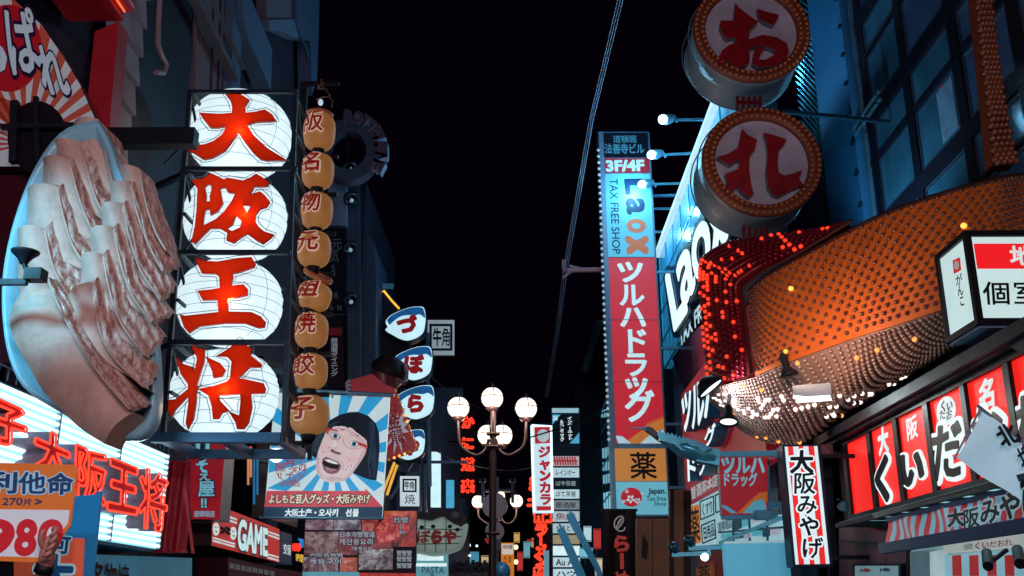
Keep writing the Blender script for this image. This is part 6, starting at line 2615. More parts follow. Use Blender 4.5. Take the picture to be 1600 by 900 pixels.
k = tag(g.build('framed_picture', M((24, 40, 56), r=.4)), 'black-framed pale picture of two fish on the pinkish pier at the bottom edge', 'picture')
g = MB()
g.poly(XQ, [(1340, 884), (1408, 884), (1408, 955), (1340, 955)], .03, .034, 0)
g.build('sheet', M((150, 196, 208), e=.35, n=.1), k)
for (x, y), c in (((1357, 891), (180, 70, 60)), ((1388, 890), (50, 90, 110))):
    g = MB()
    g.poly(XQ, [(x - 8, y - 3), (x - 5, y), (x, y - 3.5), (x + 6, y - 1.5), (x + 9, y + .5), (x + 4, y + 3), (x - 1, y + 2.6), (x - 5, y + 1), (x - 8, y + 4)], .034, .037)
    g.build('printed_fish', M(c, e=.2), k)
OM = T('oval_plate', 'pale blue oval plate on a short arm left of the red panels', 'plate', XP.P(1322, 800))
pp = front(XP.P(1322, 791).y)
g = MB()
cc = XP.P(1322, 791, .25)
pp = front(cc.y)
g.ell(pp, 1322, 791, 13, 9, -.03, 0, 0, 28)
g.build('disc', M((90, 150, 170), r=.35, base=(110, 160, 180)), OM)
g = MB()
g.ring(pp, 1322, 791, 13.6, 9.6, 1.4, .008)
g.bar(pp.P(1310, 780, -.03), pp.P(1330, 781, -.2), .02)
g.build('rim', M((40, 60, 80), r=.4), OM)
g = MB()
c = XP.P(1312, 704, .2)
g.box(c, .16, .22, .13)
g.tube([c + Vector((0, -.1, -.02)), c + Vector((-.03, -.18, -.04))], .045, 12)
tag(g.build('wall_camera', M((120, 70, 74), r=.4)), 'small reddish camera box on the wall left of the first red panel', 'camera')

# ------------------------------------------------------------------ vertical striped sign
P = front(12.6)
VS = T('striped_sign', 'upright white sign with red stripes and black vertical brush lettering, blue edge', 'sign', P.P(1268, 886))
L0, R0, L1, R1 = (1226, 698), (1277, 697), (1243, 882), (1296, 881)
g = MB()
g.poly(P, [(1222, 695), (1282, 694), (1301, 885), (1239, 886)], -.3, 0, 0, back=True)
g.build('box', M((20, 36, 60), r=.4), VS)
g = MB()
g.poly(P, [L0, R0, R1, L1], 0, .006)
g.build('white_face', M((214, 234, 240), e=.95, n=.05), VS)
g = MB()
for a, b in ((.09, .25), (.42, .56), (.72, .89)):
    lp = lambda p, q, t: (p[0] + (q[0] - p[0]) * t, p[1] + (q[1] - p[1]) * t)
    g.poly(P, [lp(L0, R0, a), lp(L0, R0, b), lp(L1, R1, b), lp(L1, R1, a)], 0, .01)
g.build('red_stripes', M((236, 34, 30), e=.9, n=.08), VS)
for nm, b, d, mt in (('white_edge', .12, .014, M((220, 238, 242), e=.97, n=.03)), ('lettering', .04, .02, M((12, 30, 48)))):
    g = MB()
    for ch, cx, cy, s_ in (('大', 1252, 722, 18), ('阪', 1256, 755, 17), ('み', 1260, 788, 16), ('や', 1264, 822, 16), ('げ', 1268, 856, 17)):
        g.text(P, ch, (cx - s_, cy - s_, cx + s_, cy + s_), b=b, d0=d, d1=d)
    g.build(nm, mt, VS)
g = MB()
for y in (710, 870):
    g.bar(P.P(1290, y, -.15), (4.35, 12.75, P.P(1290, y).z), .05)
g.build('bracket', BLACK, VS)

# ================================================================== tall drugstore blade sign
P = front(22)
DS = T('tall_sign', 'tall blade sign with white katakana down a red panel and vertical Latin lettering above', 'sign', P.P(1000, 806))
Lx = lambda y: 943 + 22 * (y - 208) / 597
Rx = lambda y: 1012.5 + 33.5 * (y - 208) / 597


def band(y0, y1, m0=0.0, m1=0.0):
    return [(Lx(y0) + m0, y0), (Rx(y0) - m1, y0), (Rx(y1) - m1, y1), (Lx(y1) + m0, y1)]


g = MB()
g.poly(P, [(934, 206), (1014, 206), (1048, 807), (958, 807)], -.5, 0, 0, back=True)
g.build('case', M((70, 130, 165), r=.4), DS)
for y0, y1, c, e in ((208, 247, (16, 22, 44), .3), (248, 271, (168, 20, 40), .6), (272, 402, (90, 190, 222), .7), (403, 693, (206, 34, 52), .72), (701, 752, (214, 140, 66), .6), (753, 804, (116, 204, 228), .62)):
    g = MB()
    g.poly(P, band(y0, y1, 0 if y0 < 700 else -1), 0, .02)
    g.build('panel', M(c, e=e, n=.12, ns=.8), DS)
g = MB()
for y in (247.5, 271.5, 402.5, 500, 597):
    g.bar(P.P(Lx(y), y, .022), P.P(Rx(y), y, .022), .03, .012)
g.bar(P.P(Rx(210) + .6, 210, .02), P.P(Rx(804) + .6, 804, .02), .04)
g.build('panel_seam', M((60, 90, 110), r=.4), DS)
g = MB()
for y in (300, 420, 540, 660, 760):
    g.bar(P.P(Rx(y), y, -.25), (3.9, 22.2, P.P(Rx(y), y).z), .06)
g.build('wall_arm', M((70, 120, 150), r=.4, m=.4), DS)
g = MB()
g.poly(P, [(935, 207), (942, 207), (963, 700), (956, 700)], 0, .05)
g.build('white_edge_post', M((90, 105, 130), r=.4), DS)
for k in range(48):
    y = 236 + k * 9.6
    g = MB()
    g.ball(P.P(933.5 + 22 * (y - 208) / 597, y, .05), .035, 8)
    g.build('edge_bulb', M((190, 215, 235), e=.5, n=0), DS)
cy_ = M((150, 220, 240), e=.8)
g = MB()
g.text(P, '道頓堀', [(957, 212), (994, 212), (995, 224), (958, 224)], b=.02, d0=.026, d1=.026)
g.text(P, '法善寺ビル', [(944, 225), (1006, 225), (1007, 241), (945, 241)], b=.03, d0=.026, d1=.026)
g.build('building_name', M((70, 160, 200), e=.5), DS)
g = MB()
g.text(P, '3F/4F', [(947, 252), (1005, 251), (1006, 267), (948, 268)], b=.05, d0=.026, d1=.026, fit=True)
g.build('floor_lettering', M((170, 225, 240), e=.85), DS)
g = MB()
g.text(P, 'TAX FREE SHOP', [(965, 280), (969, 397), (957, 397), (952, 280)], b=.008, d0=.026, d1=.026, fit=True)
g.build('tax_free_lettering', M((16, 36, 64)), DS)
for ch, y0, y1, c in (('L', 280, 305, (10, 50, 92)), ('a', 309, 337, (10, 50, 92)), ('o', 341, 366, (214, 104, 36)), ('x', 369, 398, (214, 104, 36))):
    g = MB()
    x0, x1 = Lx(y0) + 30, Rx(y0) - 11
    x2, x3 = Lx(y1) + 31, Rx(y1) - 12
    g.text(P, ch, [(x1 - 2, y0 + 3), (x3 - 2, y1 - 3), (x2 + 2, y1 - 3), (x0 + 2, y0 + 3)], b=.07 if ch in 'Lx' else .035, d0=.026, d1=.026, fit=True)
    g.build('logo_letter', M(c, e=.55), DS)
g = MB()
for ch, y0, y1, xa, xb in (('ツ', 407, 443, 962, 1006), ('ル', 442, 480, 966, 1006), ('ハ', 476, 514, 967, 1009), ('ド', 512, 553, 969, 1013), ('ラ', 549, 590, 972, 1013), ('ッ', 578, 624, 970, 1016), ('グ', 610, 660, 975, 1022)):
    g.text(P, ch, [(xa, y0), (xb, y0), (xb + 1.5, y1), (xa + 1.5, y1)], b=.04, d0=.026, d1=.026)
g.build('katakana', M((196, 232, 240), e=.85, n=.04), DS)
g = MB()
g.poly(P, [(975, 693), (1003, 672), (1014, 664), (1036, 656), (1039, 668), (1040, 693)], 0, .024)
for k in range(9):
    g.poly(P, [(1008 + k * 3.4, 668 - k * 1.3), (1014 + k * 3.2, 658 - k * 1.2), (1011 + k * 3.4, 669 - k * 1.3)], 0, .025)
g.build('orange_crest', M((220, 130, 54), e=.65), DS)
g = MB()
g.poly(P, [(962, 681), (972, 682), (986, 693), (966, 693)], 0, .028)
g.poly(P, [(1000, 693), (1020, 676), (1036, 672), (1040, 693)], 0, .028)
g.build('white_crest', M((180, 220, 232), e=.75), DS)
g = MB()
g.text(P, '薬', [(983, 706), (1025, 706), (1027, 749), (985, 749)], b=.045, d0=.026, d1=.026)
g.build('medicine_character', M((22, 16, 26)), DS)
g = MB()
g.ell(P, 986.5, 777, 16.5, 15, 0, .024, 0, 30)
g.build('red_disc', M((196, 28, 48), e=.65), DS)
g = MB()
for fx, fy, fr in ((985, 780, 4.2), (996, 783, 3.2), (979, 768, 2.0), (974, 784, 2.0), (1003, 771, 1.6)):
    for k in range(5):
        a = k * 1.2566 + .3
        g.ell(P, fx + fr * math.cos(a), fy + fr * math.sin(a), fr * .62, fr * .45, .03, .03 + .0008 * k, 0, 10, a)
g.build('white_blossoms', M((190, 226, 236), e=.75), DS)
g = MB()
g.text(P, 'Japan.', [(1013, 763), (1040, 763), (1040, 774), (1013, 774)], b=.03, d0=.026, d1=.026, fit=True)
g.text(P, 'Tax-free', [(1010, 775), (1040, 775), (1041, 783), (1010, 783)], b=.005, d0=.026, d1=.026, fit=True)
g.text(P, 'Shop', [(1022, 784), (1041, 784), (1041, 792), (1022, 792)], b=.005, d0=.026, d1=.026, fit=True)
g.build('small_lettering', M((18, 40, 62)), DS)
g = MB()
g.bar(P.P(880, 418, -.2), P.P(940, 417, -.2), .09)
g.bar(P.P(882, 418, -.2), P.P(882, 402, -.2), .1)
g.bar(P.P(880, 430, -.2), P.P(895, 418, -.2), .06)
g.bar(P.P(890, 411, -.2), P.P(915, 417, -.2), .05)
tag(g.build('cable_bracket', M((130, 76, 84), r=.6, base=(130, 76, 84))), 'rusty pink bracket sticking out left of the tall sign to hold cables', 'bracket')
g = MB()
for k in range(3):
    pts = []
    for (x, y, Y) in ((985 + k * 4, -60, 14), (965 + k * 4, 0, 15.5), (920 + k * 3, 190, 19), (882 + k * 3, 410, 21.9), (868 + k * 2.5, 520, 24), (852 + k * 2, 620, 27)):
        pts.append(at(x, y, Y))
    g.tube(pts, .012, 5)
tag(g.build('overhead_cables', M((84, 96, 124), r=.5, base=(90, 100, 130))), 'three thin overhead cables running down from the top to the rusty bracket', 'cables')
g = MB()
g.tube([at(x, y, Y) for x, y, Y in ((700, 690, 30), (760, 690, 28), (830, 683, 26), (900, 662, 24), (955, 640, 22.2))], .02, 5)
tag(g.build('overhead_cable', M((16, 16, 24))), 'black overhead cable sagging across the front street lamp to the tall sign', 'cable')

# ------------------------------------------------------------------ shop tower behind: cyan sign wall with arms
XL = right(3.85)
LB = T('drugstore_building', 'narrow shop building with a cyan-lit glass sign wall and big tilted Latin letters', 'building', (3.55, 22, 0))
yb = -XL.uv(1030, 400)[0]
ya = 16.2
zt = XL.uv(1075, 290)[1]
g = MB()
g.bb(4.06, 4.6, ya, yb, 0, zt)
g.bb(4.6, 9, yb - 6, yb, 0, zt - 3)
g.build('wall', M((30, 66, 92), r=.5), LB)
g = MB()
zl = XL.uv(1060, 540)[1]
g.bb(3.85, 4.04, ya, yb - .02, zl, zt + .02)
g.build('sign_wall', M((50, 160, 205), r=.2, e=.34, base=(60, 140, 180), n=.85, ns=1.6), LB)
g = MB()
for k in range(9):
    y = ya + (yb - ya) * k / 8
    g.bb(3.83, 3.86, y - .03, y + .03, zl, zt)
for k in range(4):
    z = zl + (zt - zl) * k / 4
    g.bb(3.83, 3.86, ya, yb, z - .02, z + .02)
g.build('glazing_bars', M((70, 150, 180), r=.3, m=.5), LB)
g = MB()
g.bb(3.7, 3.86, ya, yb, zt + .021, zt + .12)
g.build('top_edge', M((200, 240, 250), e=.9, n=.2), LB)
LQ = [('L', [(1041, 434), (1056, 408), (1072, 484), (1054, 512)]), ('a', [(1056, 416), (1079, 376), (1086, 448), (1068, 480)]), ('o', [(1078, 378), (1104, 333), (1112, 408), (1088, 448)]), ('x', [(1106, 334), (1132, 298), (1136, 366), (1114, 404)])]
for ch, q in LQ:
    g = MB()
    g.text(XL.shift(.3), ch, q, b=.12 if ch in 'Lx' else .085, d0=-.25, d1=0, mat=1, fit=True, side=1)
    g.text(XL.shift(.34), ch, q, b=.05 if ch in 'Lx' else .025, d0=-.03, d1=0, fit=True, side=1)
    g.build('logo_letter', [M((222, 246, 252), e=1.1, n=.03), M((16, 60, 84), r=.4)], LB)
g = MB()
g.text(XL.shift(.2), 'TAX FREE', [(1061, 518), (1108, 457), (1109, 482), (1063, 541)], b=.035, d0=-.15, d1=0, fit=True, side=1)
g.build('tax_free_lettering', [M((190, 230, 240), e=.9), M((16, 50, 74))], LB)
g = MB()
XR2 = right(3.5)
z2, z3 = XR2.uv(1068, 612)[1], XR2.uv(1080, 790)[1]
g.poly(XR2, [(1046, 560), (1064, 536), (1105, 492), (1160, 470), (1160, 560), (1105, 566), (1066, 614)], -.2, -.06)
g.build('dark_glass_band', M((56, 40, 60), r=.15, n=.5, ns=2, base=(60, 40, 60)), LB)
g = MB()
y_l, y_r = -XR2.uv(1068, 700)[0], 14.4
g.bb(3.5, 3.7, y_r, y_l, z3, z2)
g.build('red_wall', M((176, 26, 40), r=.4, e=.2, base=(180, 28, 40), n=.25), LB)
g = MB()
for ch, q in (('ツ', [(1064, 616), (1080, 600), (1082, 668), (1066, 680)]), ('ル', [(1079, 601), (1099, 582), (1101, 664), (1081, 676)]), ('ハ', [(1098, 584), (1124, 560), (1126, 640), (1100, 662)]), ('グ', [(1100, 672), (1118, 660), (1118, 692), (1101, 700)]), ('ド', [(1068, 714), (1090, 708), (1090, 748), (1070, 756)]), ('ラ', [(1088, 708), (1104, 702), (1104, 738), (1089, 748)])):
    g.text(XR2.shift(.26), ch, q, b=.045, d0=-.24, d1=0, side=1)
g.build('katakana_letters', [M((222, 242, 248), e=1.0, n=.03), M((40, 130, 165), r=.4)], LB)
g = MB()
g.text(XR2, '曽酒薬本店', [(1079, 762), (1122, 739), (1122, 759), (1081, 782)], b=.03, d0=.01, d1=.01)
g.build('white_lettering', M((200, 216, 224), e=.6), LB)
g = MB()
g.poly(XR2, [(1077, 792), (1126, 766), (1128, 808), (1229, 804), (1230, 848), (1126, 850), (1083, 853)], -.1, .03)
g.build('white_fascia', M((176, 226, 238), e=.62, n=.15, ns=2), LB)
g = MB()
g.poly(XR2, [(1080, 791), (1095, 788), (1098, 847), (1084, 852)], .03, .036)
g.build('orange_square', M((220, 130, 50), e=.6), LB)
g = MB()
g.text(XR2, '薬', [(1080, 796), (1095, 792), (1098, 846), (1083, 850)], b=.04, d0=.042, d1=.042)
g.text(XR2, 'くすり', [(1099, 788), (1117, 780), (1118, 801), (1100, 808)], b=.03, d0=.042, d1=.042)
g.text(XR2, '日用品', [(1101, 824), (1119, 816), (1121, 837), (1103, 844)], b=.03, d0=.042, d1=.042)
g.text(XR2, '道頓堀店', [(1124, 817), (1147, 808), (1148, 824), (1126, 833)], b=.03, d0=.042, d1=.042)
g.build('black_lettering', M((20, 34, 46)), LB)
g = MB()
for q in ([(1097, 784), (1118, 775), (1119, 803), (1098, 812)], [(1099, 821), (1120, 812), (1122, 840), (1101, 849)], [(1121, 774), (1140, 765), (1141, 793), (1122, 801)]):
    pts = [XR2.P(*p, .036) for p in q]
    g.tube(pts + pts[:1], .014, 4)
g.build('label_frames', M((30, 60, 76)), LB)
g = MB()
for x0, c in ((1152, 0), (1164, 1), (1180, 2), (1194, 0)):
    g.poly(XR2, [(x0, 812 - (x0 - 1150) * .4), (x0 + 10, 808 - (x0 - 1150) * .4), (x0 + 10, 826 - (x0 - 1150) * .4), (x0, 830 - (x0 - 1150) * .4)], .03, .05, c)
for i, (x, y, w_, h__) in enumerate(((1132, 834, 18, 8), (1153, 833, 12, 9), (1168, 832, 10, 10), (1181, 830, 14, 8), (1198, 828, 9, 11), (1210, 827, 14, 9))):
    g.poly(XR2, [(x, y), (x + w_, y - 1.5), (x + w_, y + h__ - 1.5), (x, y + h__)], .03, .06, (i * 2 + 1) % 3)
g.bar(XR2.P(1128, 832, .05), XR2.P(1228, 824, .05), .03, None, 0)
for x in (1150, 1176, 1204):
    g.bar(XR2.P(x, 810, .05), XR2.P(x + 1, 848, .05), .03, None, 0)
g.build('poster_cards', [M((20, 90, 120), e=.3), M((90, 190, 215), e=.6), M((190, 190, 210), e=.6)], LB)
g = MB()
g.poly(XR2, [(1130, 846), (1228, 806), (1228, 812), (1130, 852)], .03, .08)
g.build('awning_edge', M((90, 180, 205), e=.35), LB)
g = MB()
g.poly(XR2, [(1090, 868), (1140, 855), (1140, 960), (1094, 960)], -.1, .0)
g.build('lower_red_wall', M((130, 24, 40), r=.5, base=(130, 24, 40)), LB)
g = MB()
g.poly(XR2, [(1092, 886), (1116, 880), (1117, 930), (1094, 930)], 0, .05)
g.build('lower_orange_square', M((170, 96, 50), e=.3), LB)
g = MB()
g.text(XR2, '薬', [(1093, 884), (1115, 880), (1116, 912), (1095, 915)], b=.04, d0=.056, d1=.056)
g.build('lower_character', M((20, 18, 28)), LB)
for i, ((hx, hy), (ex, ey)) in enumerate(zip(((1040, 187), (1022, 242), (1007, 288), (994, 326), (983, 363)), ((1111, 187), (1089, 239), (1070, 286), (1054, 326), (1040, 362)))):
    e_ = XL.P(ex, ey)
    Pp = front(e_.y)
    h_ = Pp.P(hx, hy)
    th = T('arm_lamp', ('highest', 'second highest', 'middle', 'second lowest', 'lowest')[i] + ' of five bright cyan flood lamps on horizontal arms by the tilted Latin letters', 'lamp', h_, 'arm lamps over the cyan sign wall')
    g = MB()
    g.bar(Pp.P(hx + 14, hy + 0), e_, .045)
    g.bar(Pp.P(hx + 12, hy - 7), Pp.P(hx + 18, hy + 4), .04)
    g.build('arm', M((110, 190, 215), r=.3, m=.5, base=(120, 190, 210)), th)
    g = MB()
    g.lathe(h_, (.75, .2, .3), [(.03, -.02), (.1, -.02), (.11, .06), (.07, .2), (.03, .24)], 14)
    g.build('head', M((120, 190, 215), r=.3, m=.4), th)
    g = MB()
    g.ball(h_ + Vector((-.06, -.05, -.02)), .1, 12)
    g.build('bulb', M((190, 240, 255), e=4, n=0), th)
    lamp('lamp_light', 'SPOT', h_ + Vector((.25, -.1, -.12)), XL.P(1110, 420), 50, (.3, .8, 1), th, .1, 150)
    lamp('lamp_spill', 'POINT', h_ + Vector((-.25, -.1, -.1)), None, 150, (.25, .7, 1), th, .12)

# small red drugstore panel and the crane
P = front(13.9)
SD = T('small_sign', 'square red sign with white katakana and an orange crest, hung below the crane sculpture', 'sign', P.P(1160, 806))
g = MB()
g.poly(P, [(1123, 710), (1199, 711), (1200, 803), (1128, 805)], -.15, 0, 0, 1, back=True)
g.build('panel', [M((176, 24, 42), e=.48, n=.12), M((90, 150, 175), r=.4)], SD)
g = MB()
g.text(P, 'ツルハ', [(1125, 713), (1195, 712), (1195, 741), (1127, 741)], b=.05, d0=.01, d1=.01)
g.text(P, 'ドラッグ', [(1127, 739), (1183, 739), (1183, 760), (1128, 760)], b=.04, d0=.01, d1=.01)
g.build('lettering', M((120, 190, 212), e=.65), SD)
g = MB()
g.poly(P, [(1152, 802), (1172, 782), (1186, 770), (1199, 768), (1199, 784), (1178, 802)], 0, .008)
g.build('orange_crest', M((206, 108, 40), e=.5), SD)
g = MB()
g.poly(P, [(1128, 789), (1136, 791), (1152, 802), (1142, 802), (1128, 792)], 0, .012)
g.poly(P, [(1160, 802), (1178, 783), (1192, 780), (1197, 790), (1197, 802)], 0, .012)
g.build('white_crest', M((90, 180, 208), e=.5), SD)
g = MB()
g.bar(P.P(1128, 807, -.05), P.P(1226, 806, -.05), .07)
g.bar(P.P(1190, 790, -.05), P.P(1228, 788, -.05), .09)
g.bar(P.P(1224, 788, -.05), P.P(1224, 812, -.05), .05)
g.bar(P.P(1200, 705, -.1), P.P(1203, 806, -.1), .06)
g.box(P.P(1189, 806, .1), .2, .18, .12)
g.build('bracket', M((70, 150, 180), r=.4, base=(80, 150, 180)), SD)
P = front(13.5)
CRN = T('crane_sculpture', 'blue-lit metal crane sculpture flying left on a horizontal pole', 'sculpture', P.P(1070, 735))


def body(secs, n=12):
    """secs: (px, py_top, py_bottom, half thickness)"""
    g = MB()
    rows = []
    for x, a, b, w_ in secs:
        c = P.P(x, (a + b) / 2)
        h = (P.P(x, a) - P.P(x, b)).length / 2
        rows.append([c + Vector((0, math.sin(t) * w_, math.cos(t) * h)) for t in [6.28319 * i / n for i in range(n + 1)]])
    g.loft(rows)
    g.add(rows[0], [tuple(range(n))])
    g.add(rows[-1], [tuple(reversed(range(n)))])
    return g


MET = M((90, 190, 220), r=.3, m=.55, n=.5, ns=4)
body([(1004, 668, 671, .02), (1010, 666, 675, .04), (1017, 669, 680, .045), (1024, 674, 686, .05), (1032, 677, 692, .07), (1045, 682, 700, .13), (1060, 687, 711, .2), (1080, 692, 719, .24), (1098, 698, 724, .2), (1112, 703, 727, .13), (1121, 706, 729, .08)]).build('body', MET, CRN)
body([(980, 668.5, 669.5, .006), (992, 668, 670.2, .015), (1005, 668, 672, .022)]).build('beak', M((120, 160, 180), r=.3, m=.6, base=(130, 170, 190)), CRN)
g = MB()
for k in range(11):
    x = 1027 + k * 6
    y = 680 + k * 1.6
    g.poly(P, [(x, y + 8), (x - 3, y + 2), (x + 2, y - 6 + (k % 3)), (x + 5, y + 1), (x + 12, y + 7), (x + 12, y + 13), (x, y + 12)], .12, .2 - .006 * k, 0, back=True)
g.poly(P, [(1040, 690), (1070, 688), (1095, 697), (1110, 704), (1085, 712), (1060, 706)], .1, .19, 0, back=True)
k = g.build('wing', M((70, 160, 190), r=.3, m=.55, n=.4), CRN)
g = MB()
g.poly(P, [(1010, 667), (1018, 669), (1030, 680), (1036, 690), (1030, 690), (1018, 680), (1009, 674)], -.05, .06, 0, back=True)
g.build('dark_neck', M((14, 26, 40), r=.3, m=.4), CRN)
g = MB()
g.poly(P, [(1098, 702), (1123, 703), (1122, 729), (1110, 726), (1086, 722)], -.12, .1, 0, back=True)
g.build('tail', MET, CRN)
g = MB()
g.bar(P.P(1110, 710), P.P(1216, 708.5), .07)
g.bar(P.P(1214, 704), P.P(1214, 716), .08)
g.bar(P.P(1214, 709), (4.3, 13.6, P.P(1214, 709).z), .06)
g.build('pole', M((70, 150, 180), r=.35, m=.5, base=(90, 150, 175)), CRN)

# rails with small lamps and blank blue panel
P = front(13.6)
RLS = T('lamp_rail', 'pair of cyan horizontal rails with small lamps left of the blank blue panel', 'lamp', P.P(1095, 876))
g = MB()
g.bar(P.P(1076, 857), P.P(1133, 855), .05)
g.bar(P.P(1050, 867), P.P(1109, 864), .05)
g.bar(P.P(1107, 852), P.P(1108, 868), .04)
g.build('rail', M((80, 170, 198), r=.35, e=.22, base=(90, 170, 195)), RLS)
for x, y in ((1078, 846), (1053, 856)):
    g = MB()
    g.lathe(P.P(x, y), (-.3, -.5, .9), [(.02, -.12), (.06, -.06), (.075, .05), (.05, .07), (.01, .08)], 12)
    g.build('spot_head', M((50, 90, 110), r=.2, m=.7), RLS)
g = MB()
g.ball(P.P(1101, 870), .055, 12)
g.build('bulb', M((220, 248, 255), e=3, n=0), RLS)
P = front(13.3)
g = MB()
g.poly(P, [(1131, 848), (1231, 846), (1242, 960), (1138, 960)], -.15, 0, 0, back=True)
k = tag(g.build('blank_sign', M((84, 180, 214), e=.42, n=.1, ns=.8, base=(100, 180, 205))), 'plain light blue lit panel at the bottom edge, left of the striped upright sign', 'sign')
g = MB()
g.tube([P.P(1131, 848, .01), P.P(1231, 846, .01)], .015, 5)
g.build('top_trim', M((190, 230, 240), e=.5), k)
P = front(16.5)
WP = T('wooden_pillars', 'brown timber boarding below the tall drugstore sign, lit warm', 'wall', P.P(1060, 960))
g = MB()
for x0, x1, c in ((1047, 1052, 0), (1053, 1068, 1), (1069, 1080, 0), (1020, 1046, 1), (995, 1019, 1)):
    g.poly(P, [(x0, 766 if x0 > 1046 else 810), (x1, 766 if x1 > 1047 else 810), (x1, 960), (x0, 960)], -.2, .02 * c, c)
g.build('boards', [M((56, 30, 30), r=.6, base=(60, 34, 30)), M((130, 74, 44), r=.6, n=.5, ns=5, base=(140, 80, 46))], WP)
g = MB()
g.poly(P, [(1004, 835), (1012, 850), (1010, 875), (1002, 870)], .03, .05)
g.build('dark_emblem', M((20, 14, 16)), WP)

# ------------------------------------------------------------------ smaller lit signs that crowd the far street
random.seed(21)
far = [((688, 826, 698, 858), 46, (220, 60, 50), .7, 'small red upright sign just right of the boat-shaped fish sign', '酒場'), ((705, 815, 713, 846), 52, (90, 190, 220), .7, 'thin cyan upright sign beneath the small cyan lit panel', '居酒屋'),
       ((752, 868, 764, 884), 60, (235, 200, 150), .7, 'small cream sign at street level left of the front lamp pole', '鮨'), ((808, 862, 817, 892), 58, (230, 70, 60), .6, 'small red lit sign right of the warm round lamps', '肉'),
       ((818, 846, 828, 872), 62, (130, 205, 225), .6, 'pale blue small sign between the warm round lamps and the ramen neon', '薬'), ((803, 832, 812, 848), 66, (240, 190, 110), .7, 'tiny amber sign above the upper warm round lamp', '串'),
       ((912, 822, 924, 846), 28.5, (200, 235, 245), .8, 'white small panel low on the rail-screened building front', 'たこ焼'), ((928, 826, 939, 858), 27, (220, 60, 60), .6, 'small red upright sign left of the black ramen banner', '寿司'),
       ((906, 856, 926, 872), 28, (130, 215, 235), .8, 'wide cyan panel low beside the furled blue banners', 'カフェ'), ((930, 872, 941, 900), 26, (240, 220, 190), .7, 'cream upright panel at the bottom edge left of the black ramen banner', '千房')]
for (x0, y0, x1, y1), Y, c, e, lb, tx in far:
    P = front(Y)
    th = T('street_sign', lb, 'sign', P.P((x0 + x1) / 2, y1))
    g = MB()
    g.rect(P, x0, y0, x1, y1, -.25, 0, 0, 1, back=True)
    g.bar(P.P((x0 + x1) / 2, y1, -.1), P.P((x0 + x1) / 2, y1 + 12, -.1), .06, None, 1)
    g.build('box', [M(c, e=e, n=.25, ns=2), M((34, 46, 62), r=.4)], th)
    g = MB()
    for a in ((x0 + .8, y0 + .8, x1 - .8, y0 + 2), (x0 + .8, y1 - 2, x1 - .8, y1 - .8)):
        g.rect(P, *a, 0, .02)
    g.build('trim', M((60, 60, 76)), th)
# sagging cables over the far street
for i, pts in enumerate((((642, 560, 24), (700, 610, 27), (760, 640, 30), (835, 640, 31)), ((655, 690, 26), (720, 722, 30), (800, 735, 34), (862, 720, 32)), ((700, 800, 36), (760, 816, 40), (830, 806, 40)))):
    g = MB()
    g.tube([at(*p) for p in spline(list(pts), 14)], .02, 5)
    tag(g.build('overhead_cable', M((18, 18, 26))), ('thin black cable from the top pufferfish lamp to the karaoke sign', 'thin black cable crossing below the globes of the front street lamp', 'thin black cable sagging by the smaller street lamp')[i], 'cable')

# ================================================================== person holding the placard
P = front(3.97)
HX, HZ = P.uv(84, 842)
PE = T('person', 'person in grey with a black wristband raising a fist to hold the price placard', 'person', (HX - .42, 4.05, 0))


def skin_body(name, V, E, R, mat, parent, root=0, sub=2):
    me = bpy.data.meshes.new(name)
    off = parent.location
    me.from_pydata([tuple(Vector(v) - off) for v in V], E, [])
    o = bpy.data.objects.new(name, me)
    COL.objects.link(o)
    md = o.modifiers.new('skin', 'SKIN')
    md.use_smooth_shade = True
    for i, sv in enumerate(me.skin_vertices[0].data):
        sv.radius = R[i] if hasattr(R[i], '__len__') else (R[i], R[i])
        sv.use_root = i == root
    sd = o.modifiers.new('sub', 'SUBSURF')
    sd.levels = sub
    sd.render_levels = sub
    dg = bpy.context.evaluated_depsgraph_get()
    m2 = bpy.data.meshes.new_from_object(o.evaluated_get(dg))
    o.modifiers.clear()
    o.data = m2
    bpy.data.meshes.remove(me)
    m2.materials.clear()
    m2.materials.append(mat)
    for p in m2.polygons:
        p.use_smooth = True
    o.parent = parent
    return o


bx, by = PE.location.x, 4.05
SK = M((176, 118, 104), r=.5, n=.15, ns=12)
CL = M((96, 88, 104), r=.8, n=.25, ns=10, bump=.3)
wx, wz = P.uv(62, 893)
# body: pelvis, torso, neck, head, legs, far arm, raised arm up to the hand
V = [(bx, by, .92), (bx, by, 1.12), (bx, by, 1.32), (bx, by, 1.44), (bx, by, 1.50), (bx, by - .02, 1.58), (bx, by - .02, 1.68),
     (bx - .09, by, .88), (bx - .1, by - .01, .48), (bx - .1, by + .02, .07), (bx - .1, by - .12, .04),
     (bx + .09, by, .88), (bx + .1, by - .01, .48), (bx + .1, by + .02, .07), (bx + .1, by - .12, .04),
     (bx - .18, by, 1.38), (bx - .23, by + .02, 1.1), (bx - .22, by - .08, .86), (bx - .22, by - .12, .76),
     (bx + .18, by, 1.38), (bx + .26, by - .10, 1.44), (wx - .02, by - .02, wz - .1), (wx, 4.0, wz), (HX - .012, 3.985, HZ - .045)]
E = [(0, 1), (1, 2), (2, 3), (3, 4), (4, 5), (5, 6), (0, 7), (7, 8), (8, 9), (9, 10), (0, 11), (11, 12), (12, 13), (13, 14), (2, 15), (15, 16), (16, 17), (17, 18), (2, 19), (19, 20), (20, 21), (21, 22), (22, 23)]
R = [(.15, .1), (.14, .095), (.16, .1), (.07, .07), (.055, .055), (.08, .09), (.07, .085), .08, .055, .04, .03, .08, .055, .04, .03, .055, .042, .033, .028, .055, .045, .04, .027, .03]
skin_body('body', V, E, R, SK, PE)
g = MB()
prof = [(.19, .86), (.185, .95), (.17, 1.1), (.2, 1.3), (.17, 1.42), (.07, 1.47)]
rows = []
